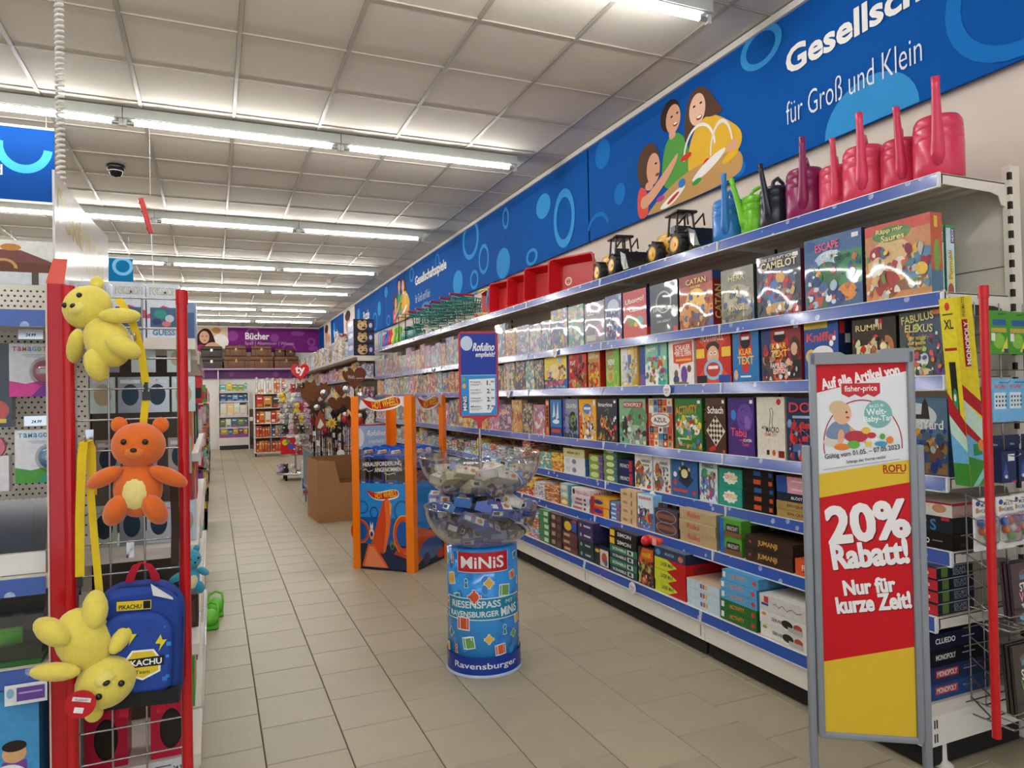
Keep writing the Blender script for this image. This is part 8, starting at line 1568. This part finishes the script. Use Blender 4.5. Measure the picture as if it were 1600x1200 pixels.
m = MB(); puff(m, 0.205, 0.29, 0.075, -0.03, 0.05, NV); m.build('main_compartment', 'cloth', t)
m = MB(); puff(m, 0.165, 0.2, 0.06, -0.052, -0.026, '#1f459c', T(0, 0, 0.03))
q = random.Random(2)
it = []
for k in range(26):
    x, z = q.uniform(-0.07, 0.07), q.uniform(0.05, 0.2); s = q.uniform(0.004, 0.012); it.append(('r', q.choice(['#2f7ac8', '#2a5cb4', '#3a90d8', '#16357c']), x, z, x+s, z+s))
for x, z in ((-0.022, 0.175), (0.045, 0.155)): it.append(('p', '#e2cf2c', [(x, z), (x+0.012, z+0.022), (x+0.016, z+0.008), (x+0.026, z+0.008), (x+0.008, z-0.02), (x+0.012, z-0.002)]))
em = [('p', '#f0f0ee', [(-0.045, 0.085), (-0.045, 0.118), (-0.028, 0.142), (0.02, 0.142), (0.036, 0.118), (0.036, 0.085), (-0.004, 0.066)]), ('p', '#e0c42c', [(-0.04, 0.088), (-0.04, 0.116), (-0.026, 0.137), (0.018, 0.137), (0.031, 0.116), (0.031, 0.088), (-0.004, 0.071)]), ('p', '#181818', [(-0.052, 0.098), (-0.052, 0.12), (0.043, 0.124), (0.043, 0.1)]), ('t', '#f4f4f2', 'PIKACHU', -0.004, 0.1105, 0.085, 0.015, R(1), 0.03), ('t', '#3a3420', 'Team', -0.004, 0.087, 0.032, 0.009, 0, 0.01)]
for e in em:
    if e[0] == 'p': it.append((e[0], e[1], [(x+0.022, z) for x, z in e[2]]))
    else: it.append((*e[:3], e[3]+0.022, *e[4:]))
m.art(it, face_my((0, -0.0525, 0)), 1, 1, 0.0004, 0.00005); m.build('front_pocket', 'cloth', t)
m = MB(); m.bx(-0.045, 0.032, -0.0335, -0.031, 0.235, 0.26, '#16357c'); m.art([rc('#e0c42c', -0.045, 0.236, 0.032, 0.259), tx('#181818', 'PIKACHU', -0.015, 0.2445, 0.05, 0.011, 0, 0.03), rc('#181818', 0.014, 0.238, 0.03, 0.257)], face_my((0, -0.0335, 0))); m.build('badge', 'print', t)
m = MB(); m.bx(-0.1, 0.1, -0.054, 0.0, 0.0, 0.034, '#141418'); m.build('base_band', 'cloth', t)
m = MB(); m.tube([(0.098, -0.012, 0.03), (0.101, -0.012, 0.2), (0.085, -0.012, 0.262), (0.04, -0.012, 0.29), (-0.04, -0.012, 0.29), (-0.085, -0.012, 0.262), (-0.101, -0.012, 0.2), (-0.098, -0.012, 0.03)], 0.0035, '#12286a', n=6); m.build('zip', 'cloth', t)
m = MB()
m.ribbon([(-0.032, 0.03, 0.27), (-0.022, 0.02, 0.31), (-0.008, 0.012, 0.338), (0.004, 0.012, 0.34)], (1, 0, 0.3), 0.022, 0.003, '#c81430'); m.ribbon([(0.036, 0.03, 0.27), (0.03, 0.02, 0.31), (0.014, 0.012, 0.338), (0.002, 0.012, 0.34)], (1, 0, -0.3), 0.022, 0.003, '#c81430'); m.build('handle', 'cloth', t)
for x in (-0.03, 0.055):
    m = MB(); m.ribbon([(x, 0.0, 0.02), (x, 0.0, -0.045)], (1, 0, 0), 0.02, 0.003, '#c81430'); m.build('strap_end', 'cloth', t)
m = MB(); m.prism([(0.03, 0.3), (0.08, 0.262), (0.082, 0.256), (0.036, 0.27)], -0.037, -0.036, '#d8d8da', FRAME((0, 0, 0), (1, 0, 0), (0, 0, 1), (0, -1, 0)) @ SCL(1, 1, -1)); m.build('paper_tag', 'print', t)

# ---- goods on the pegboard
def tama(x, z, lo, lab):
    o = thing('toy_blister_card', lab, 'toy pack', (x, 2.40, z), 0, 'white toy cards on the pegboard')
    m = MB(); w, h = 0.13, 0.152; m.bx(-w/2, w/2, 0, 0.004, 0, h, '#e4e6ea')
    cs = ['#d85a8a', '#c878a8', '#e07a6a', '#6a8ac8', '#5ab0c8', '#8ac06a', '#d89a4a', '#7a6ac0', '#d85a8a', '#c878a8']
    m.art([rc('#e8eaee', 0, 0, 1, 1), ('p', lo[0], [(0, 0), (0, 0.3), (0.3, 0.24), (0.6, 0.3), (1, 0.22), (1, 0)]), ('p', lo[1], [(0.4, 0), (0.6, 0.2), (1, 0.16), (1, 0)])]+[tx(cs[k] if lo[2] else '#3a9ac8', c, 0.1+0.093*k, 0.9, 0.075, 0.085, 0, 0.02) for k, c in enumerate('TaMaGoTcHi')]+[rc('#9ab0c8', 0.25, 0.78, 0.85, 0.79), rc('#9ab0c8', 0.3, 0.75, 0.8, 0.757)], face_my((-w/2, 0, 0)), w, h); m.build('card', 'print', o)
    m = MB(); m.sph((0.02, -0.006, 0.072), (0.028, 0.012, 0.032), lo[3]); m.art([rc('#c8d4c8', -0.4, -0.3, 0.4, 0.3)], T(0.02, -0.019, 0.072) @ FRAME((0, 0, 0), (1, 0, 0), (0, 0, 1), (0, -1, 0)), 0.02, 0.02); m.build('toy_egg', 'gloss', o)
    m = MB(); m.sph((0.02, -0.004, 0.072), (0.036, 0.024, 0.041), '#ffffff'); m.build('bubble', 'film', o)
    m = MB(); m.tube([(0.03, 0.148, h+0.014), (0.03, -0.01, h+0.01), (0.03, -0.03, h-0.012)], 0.0025, '#3a3a3c', n=5); m.bx(-0.04, 0.02, -0.012, -0.010, h+0.012, h+0.04, '#e8eaec'); m.art([tx('#2a2c30', '24.99', 0.02, 0.012, 0.024, 0.009, 0, 0.02, 0.2)], face_my((-0.03, -0.012, h+0.012))); m.build('hook', 'chrome', o)
tama(-0.467, 1.416, ('#d84a9a', '#7a3a9a', 1, '#c86a8a'), 'white toy card with magenta wave hanging at the upper left pegboard')
tama(-0.455, 1.168, ('#5aa84a', '#3aa890', 0, '#5a9ac8'), 'white toy card with green wave hanging at the lower left pegboard')
o = thing('dark_toy_pack', 'narrow dark blue toy pack hanging at the left image edge', 'toy pack', (-0.565, 2.42, 1.33)); m = MB(); m.bx(-0.035, 0.035, 0, 0.04, 0, 0.24, '#1c2038'); m.art([blob('#b83a2c', 0.5, 0.2, 0.4, 0.12), rc('#d8c02c', 0.2, 0.05, 0.8, 0.1)], face_my((-0.035, 0, 0)), 0.07, 0.24); m.build('pack', 'wrap', o); m = MB(); m.cyl((0, 0.04, 0.232), (0, 0.14, 0.232), 0.003, '#b8b8ba', n=6); m.build('hook', 'chrome', o)
o = thing('pink_toy_pack', 'white and pink toy pack at the left edge below the upper card', 'toy pack', (-0.575, 2.40, 1.15)); m = MB(); m.bx(-0.04, 0.04, 0, 0.04, 0, 0.1, '#e6e4e8'); m.cyl((0, 0.02, 0.125), (0, -0.005, 0.125), 0.032, '#d87a8c', n=20); m.build('pack', 'print', o); m = MB(); m.cyl((0, 0.02, 0.13), (0, 0.16, 0.13), 0.003, '#b8b8ba', n=6); m.build('hook', 'chrome', o)
t = thing('tablet_display', 'dark tablet screen tilted in a white stand on the left shelf', 'tablet', (-0.56, 2.22, 0.947), 0)
m = MB(); m.prism([(0, 0.0), (0, 0.055), (0.06, 0.06), (0.14, 0.16), (0.2, 0.16), (0.2, 0)], -0.16, 0.145, '#e4e2de', FRAME((0, 0, 0), (0, 1, 0), (0, 0, 1), (1, 0, 0))); m.build('stand', 'plastic', t)
m = MB(); A = FRAME((-0.17, 0.02, 0.05), (1, 0, 0), (0, 0.28, 0.96), (0, -0.96, 0.28)); m.bx(0, 0.312, 0, 0.145, 0, 0.01, '#141416', A); m.art([rc('#141a30', 0.02, 0.016, 0.28, 0.13), blob('#7aa0d0', 0.165, 0.06, 0.008, 0.008), blob('#4a6aa0', 0.12, 0.075, 0.006, 0.006), rc('#2a3a5a', 0.05, 0.09, 0.1, 0.095)], A @ T(0, 0, 0.01)); m.build('screen', 'gloss', t)
t = thing('snake_toy_box', 'clear-front toy box with green rubber toy on the left middle shelf', 'toy box', (-0.56, 2.16, 0.727))
m = MB(); m.bx(-0.16, 0.145, 0.004, 0.2, 0, 0.012, '#2f6a2c'); m.bx(-0.16, 0.145, 0.15, 0.2, 0.012, 0.15, '#3a3f42'); m.prism([(-0.16, 0), (-0.16, 0.05), (0.02, 0.04), (0.03, 0.0)], 0.0, 0.003, '#c02a4a', FRAME((0, 0, 0), (1, 0, 0), (0, 0, 1), (0, -1, 0))); m.art([tx('#f2eef0', 'MAKE A', -0.08, 0.034, 0.07, 0.013), tx('#f2eef0', 'RUN!', -0.08, 0.014, 0.06, 0.013)], face_my((0, -0.003, 0))); m.build('carton', 'print', t)
m = MB(); m.tube([(-0.15, 0.07, 0.06), (-0.1, 0.06, 0.058), (-0.05, 0.065, 0.06), (0.02, 0.06, 0.058), (0.09, 0.07, 0.06)], [0.02, 0.024, 0.02, 0.025, 0.022], '#4aa82c', n=10); m.build('rubber_toy', 'rubber', t)
m = MB(); m.prism([(0.004, 0.012), (0.002, 0.09), (0.05, 0.148), (0.15, 0.15), (0.15, 0.012)], -0.16, 0.145, '#ffffff', FRAME((0, 0, 0), (0, 1, 0), (0, 0, 1), (1, 0, 0))); m.build('clear_window', 'film', t)
t = thing('picture_toy_box', 'large blue toy box with white ring and child picture at lower left', 'toy box', (-0.56, 2.15, 0.202))
m = MB(); m.bx(-0.3, 0.14, 0, 0.3, 0, 0.47, '#3a8fc8')
m.art([rc('#4a9ad0', 0, 0, 1, 1), blob('#2f86c8', 0.38, 0.8, 0.36, 0.24), blob('#e4e8ea', 0.36, 0.8, 0.3, 0.2), blob('#1a1c20', 0.34, 0.8, 0.15, 0.1), rc('#c8844a', 0.0, 0.1, 1, 0.32), blob('#3a8a3a', 0.7, 0.46, 0.22, 0.1), blob('#c8d84a', 0.66, 0.56, 0.2, 0.05), blob('#d89a6a', 0.56, 0.5, 0.1, 0.09), blob('#e0b890', 0.78, 0.36, 0.1, 0.09), rc('#7a4a9a', 0.82, 0.5, 0.94, 0.62), blob('#d8a87a', 0.88, 0.66, 0.06, 0.05), blob('#2a2220', 0.88, 0.7, 0.06, 0.03), blob('#d8d8dc', 0.6, 0.22, 0.2, 0.06)], face_my((-0.3, 0, 0)), 0.44, 0.47); m.build('carton', 'print', t)
m = MB(); m.cyl((0.075, -0.004, 0.24), (0.075, -0.0015, 0.24), 0.045, '#eceef0', n=24, M=SCL(1, 1, 1)); m.art([tx('#3a4a8a', 'Teste', 0.0, 0.014, 0.05, 0.016, R(12)), tx('#3a4a8a', 'mich!', 0.002, -0.006, 0.05, 0.016, R(12)), ('p', '#c8303a', [(-0.05, -0.03), (-0.035, -0.045), (-0.02, -0.015), (-0.03, -0.01)])], face_my((0.075, -0.004, 0.24))); m.build('try_me_tag', 'print', t)
m = MB(); m.bx(-0.045, 0.045, -0.002, 0, -0.03, 0.02, '#e4e6ea'); m.art([rc('#6a4a9a', -0.02, -0.022, 0.04, 0.012), rc('#b8a8d8', -0.015, -0.004, 0.035, 0.0), blob('#8ab8d8', -0.033, 0.0, 0.008, 0.012)], face_my((0, -0.002, 0))); tag(m.build('shelf_card', 'print', None, (-0.44, 2.118, 0.675)), 'white and violet shelf card under the lower left price strip', 'shelf card')
# printed picture panel above the pegboard
t = thing('pavilion_picture', 'printed picture panel with brown pavilion above the left pegboard', 'picture panel', (-0.56, 2.57, 1.762))
m = MB(); m.bx(-0.3, 0.15, 0, 0.006, 0, 0.135, '#c8cfd6'); m.art([rc('#d4d9de', 0, 0, 1, 1), rc('#e4e4e0', 0, 0.6, 1, 1), ('p', '#7a4a48', [(0.42, 0.5), (0.6, 0.78), (0.72, 0.78), (0.92, 0.5)]), rc('#6a4030', 0.44, 0.28, 0.9, 0.5), ('ring', '#c89a5a', 0.62, 0.36, 0.08, 0.22, 0.02, 0, PI), blob('#c8843a', 0.66, 0.84, 0.06, 0.08), rc('#5a5048', 0.5, 0.0, 0.54, 0.28), rc('#5a5048', 0.78, 0.0, 0.82, 0.28), blob('#b8a89a', 0.97, 0.6, 0.04, 0.2), blob('#6ab0c0', 0.3, 0.8, 0.06, 0.06)], face_my((-0.3, 0, 0)), 0.45, 0.135); m.build('panel', 'print', t)
# ---- coiled cable and clear acrylic sign hanging from the ceiling
t = thing('coiled_cable', 'white coiled cable hanging from the ceiling at the left', 'cable', (-0.405, 2.42, 0))
m = MB(); P = []
nT = 96
for k in range(nT*8+1):
    a = k/8*2*PI; P.append((0.0095*math.cos(a), 0.0095*math.sin(a), 1.98+(3.53-1.98)*k/(nT*8)))
m.tube(P, 0.0042, '#e6e2dc', n=5); m.build('coil', 'plastic', t)
t = thing('acrylic_sign', 'translucent acrylic sign panel with faded yellow lettering on the gondola top', 'sign', (-0.385, 2.2, 1.735))
m = MB(); m.prism([(0.0, 0.0), (0.0, 0.285), (0.5, 0.29), (1.05, 0.33), (1.05, 0.0)], -0.003, 0.003, '#d8d4d0', FRAME((0, 0, 0), (0, 1, 0), (0, 0, 1), (1, 0, 0)))
m.art([('t', '#c9b25c', 'Poké', 0.24, 0.2, 0.4, 0.1, 0, 0.03), ('t', '#d9cf96', 'mon', 0.66, 0.16, 0.5, 0.13, 0, 0.03), ('r', '#c8a8a0', 0.4, 0.01, 0.8, 0.06)], FRAME((0.003, 0, 0), (0, 1, 0), (0, 0, 1), (1, 0, 0)))
m.build('panel', 'gloss', t)
m = MB(); m.bx(-0.02, 0.02, 0.03, 0.08, -0.145, 0.0, '#c8c4c0'); m.build('clamp', 'plastic', t)
# ---- blue hanging banners, camera dome, striped stick
def hang_banner(x0, x1, y, z0, z1, items, lab, col='#0c3f84'):
    t = thing('hanging_banner', lab, 'banner', (x0, y, z0))
    m = MB(); m.bx(0, x1-x0, 0, 0.004, 0, z1-z0, col); m.art(items, face_my((0, 0, 0))); m.build('sheet', 'banner_fabric', t)
    m = MB(); m.bx(0, x1-x0, -0.006, 0.01, -0.018, 0.0, '#d4d4d2'); m.bx(0, x1-x0, -0.006, 0.01, z1-z0, z1-z0+0.018, '#d4d4d2'); m.build('rail', 'paint', t)
    m = MB()
    for x in (0.05, x1-x0-0.05): m.cyl((x, 0.002, z1-z0), (x, 0.002, CEIL-z0), 0.003, '#c8c8c8', n=5)
    m.build('hanger', 'steel', t)
hang_banner(-3.6, -1.05, 6.05, 2.87, 3.40, [('ring', '#3fa0e2', 2.36, 0.40, 0.18, 0.2, 0.055, PI*0.95, 2*PI*0.98), ('t', '#dfe8f4', 'Baby und Kleinkind', 1.7, 0.2, 1.06, 0.1, 0, -0.006)], 'blue hanging banner with light ring at the upper left')
hang_banner(-2.3, -0.93, 10.3, 2.95, 3.25, [('ring', '#7ab8e2', 1.25, 0.2, 0.12, 0.12, 0.04)], 'small teal blue hanging banner above the left racks', '#156e9e')
t = thing('dome_camera', 'black dome security camera on the ceiling left of centre', 'camera', (-0.777, 7.18, CEIL-0.004))
m = MB(); m.lathe([(0, 0), (0.075, 0), (0.078, -0.02), (0.07, -0.045), (0.058, -0.05)], '#1a181a', n=24); m.build('housing', 'plastic', t)
m = MB(); m.lathe([(0.06, -0.048), (0.055, -0.075), (0.035, -0.1), (0.0, -0.108)], '#0e0c10', n=24); m.build('dome', 'gloss', t)
m = MB(); m.lathe([(0.061, -0.052), (0.0625, -0.056), (0.061, -0.06)], '#d8d8d8', n=24); m.build('ring', 'gloss', t)
m = MB(); m.lathe([(0, 0), (0.05, 0), (0.05, -0.05), (0.035, -0.09), (0, -0.1)], '#c8c4be', n=16); tag(m.build('smoke_detector', 'plastic', None, (1.95, 12.9, CEIL-0.004)), 'small grey ceiling detector before the far corner', 'detector')
t = thing('striped_stick', 'red and white striped stick hanging from a thread', 'decoration', (-0.42, 6.0, 2.68))
m = MB(); m.cyl((0, 0, 0.28), (0, 0, CEIL-2.68), 0.0012, '#d8d4d0', n=4); m.build('thread', 'paint', t)
m = MB(); M = RY(R(-14)); m.cyl((0, 0, 0), (0, 0, 0.27), 0.02, '#b01c22', n=12, M=M)
for k in range(4): m.tube([(0.0205*math.cos(a), 0.0205*math.sin(a), 0.02+k*0.065+a*0.006) for a in [0.5*j for j in range(9)]], 0.004, '#6a2c28', n=4, M=M)
m.build('stick', 'plastic', t)
m = MB(); m.cyl((0.02, 0.02, -0.6), (0.0, 0.0, 0.1), 0.004, '#e4e0da', n=6); m.build('white_cord', 'paint', t)

# ---- farther red racks along the left of the aisle
q = random.Random(77)
goods = ['#e0c42c', '#4ab04a', '#d8d4ce', '#3a5a9a', '#c83a3a', '#e0823a', '#7ac8c0', '#2a2a30', '#8a4a8a', '#d8a8b8']
gname = ['yellow', 'green', 'white', 'blue', 'red', 'orange', 'turquoise', 'black', 'violet', 'pink']
RK = [(5.3, 1.70), (7.9, 1.72), (10.2, 1.62), (12.6, 1.62), (15.0, 1.6), (17.4, 1.6)]
for r, (y, zt) in enumerate(RK):
    t = thing('red_wire_rack', 'red post wire rack with hanging goods, %s behind the first on the left' % nth(r+1), 'wire rack', (-0.14, y, 0))
    for x in (-0.5, 0.0):
        m = MB(); m.cyl((x, 0, 0.05), (x, 0, zt), 0.017, '#b01a22', n=12); m.build('post', 'gloss', t)
    m = MB(); m.bx(-0.58, -0.53, 0.02, 0.05, 0.02, zt, '#9a2028'); m.build('post_panel', 'paint', t)
    m = MB()
    for k in range(5): m.cyl((-0.45+k*0.1, 0.012, 0.1), (-0.45+k*0.1, 0.012, zt-0.05), 0.003, '#a8a8aa', n=5)
    for k in range(15): m.cyl((-0.5, 0.016, 0.12+k*0.105), (0, 0.016, 0.12+k*0.105), 0.003, '#a8a8aa', n=5)
    m.build('wire_grid', 'chrome', t)
    m = MB(); m.bx(-1.6, -0.05, 0.32, 0.34, 0, zt+0.02, '#b8b0a6'); m.bx(-1.6, 0.07, 0.05, 0.9, 0.05, 0.2, '#c8c2b8')
    for j in range(1, 6): m.bx(-0.05, 0.07, 0.35, 0.85, 0.19+j*0.235, 0.2+j*0.235, '#d8d4cc'); m.build('gondola_wall', 'paint', t)
    for i in range(3):
        for j in range(5):
            c = q.randrange(len(goods)); x = -0.14-0.42+i*0.16+0.05; z = 0.3+j*0.26
            m = MB(); w, h = q.uniform(0.08, 0.12), q.uniform(0.16, 0.22); m.bx(-w/2, w/2, -0.05, -0.006+0.012, 0, h, goods[c]); m.art([rc(goods[(c+3) % 10], 0.1, 0.15, 0.9, 0.5), blob(goods[(c+5) % 10], 0.5, 0.66, 0.28, 0.16)], face_my((-w/2, -0.05, 0)), w, h)
            tag(m.build('hanging_pack', 'print', None, (x, y-0.0, z)), '%s hanging pack, %s column, %s row from below on the %s red rack behind' % (gname[c], ('left', 'middle', 'right')[i], nth(j+1), nth(r+1)), 'toy pack', 'packs on the rear red racks')
for r, (y, zt) in enumerate(RK):
    for j in range(6):
        c = q.randrange(len(goods)); w = q.uniform(0.25, 0.4)
        m = MB(); m.bx(-0.05, 0.0, 0, w, 0, 0.19, goods[c]); m.art([rc(goods[(c+3) % 10], 0.1, 0.2, 0.9, 0.6)], face_my((-0.05, 0, 0)), 0.05, 0.19); m.art([rc(goods[(c+3) % 10], 0.1, 0.2, 0.9, 0.6)], FRAME((0, 0, 0), (0, 1, 0), (0, 0, 1), (1, 0, 0)), w, 0.19)
        tag(m.build('aisle_pack', 'print', None, (-0.072, y+0.36, 0.201+j*0.235)), '%s pack facing the aisle, %s row from below behind the %s red rack' % (gname[c], nth(j+1), nth(r+1)), 'toy pack', 'packs facing the aisle on the left')
# green clogs hanging low on the aisle side, small bins of goods at the gondola ends
for i in range(2):
    m = MB(); m.sph((0, 0, 0.05), (0.05, 0.11, 0.045), '#5fc02c', 16, 10); m.rb((0, 0, 0.012), (0.095, 0.23, 0.024), 0.01, '#4fae24'); m.tube([(-0.045, 0.03, 0.06), (-0.04, 0.1, 0.1), (0.0, 0.13, 0.11), (0.04, 0.1, 0.1), (0.045, 0.03, 0.06)], 0.008, '#5fc02c')
    tag(m.build('green_clog', 'rubber', None, (-0.03+i*0.03, 4.78+i*0.26, 0.0)), 'bright green plastic clog on the floor beside the left racks, %s' % ('near one', 'far one')[i], 'clog', 'green clogs')
for i, (y, z) in enumerate(((3.0, 0.931), (3.4, 0.931), (3.8, 0.931), (3.0, 0.621), (3.5, 0.621), (4.0, 0.621), (3.0, 0.271), (3.5, 0.271), (4.1, 0.271), (3.1, 1.201), (3.6, 1.201), (4.1, 1.201))):
    c = q.randrange(len(goods)); m = MB(); m.bx(-0.1, 0.0, -0.15, 0.15, 0, 0.18, goods[c]); m.art([rc(goods[(c+4) % 10], 0.1, 0.2, 0.9, 0.7)], face_my((-0.1, -0.15, 0)), 0.1, 0.18); m.art([rc(goods[(c+4) % 10], 0.1, 0.2, 0.9, 0.7)], FRAME((0, -0.15, 0), (0, 1, 0), (0, 0, 1), (1, 0, 0)), 0.3, 0.18)
    tag(m.build('toy_box', 'print', None, (-0.075, y+0.02, z)), '%s toy box facing the aisle beside the red rack, %s shelf, %s along' % (gname[c], {0.931: 'waist-high', 0.621: 'knee-high', 0.271: 'lowest', 1.201: 'chest-high'}[z], nth(i % 3+1)), 'toy box', 'toy boxes on the left aisle side')
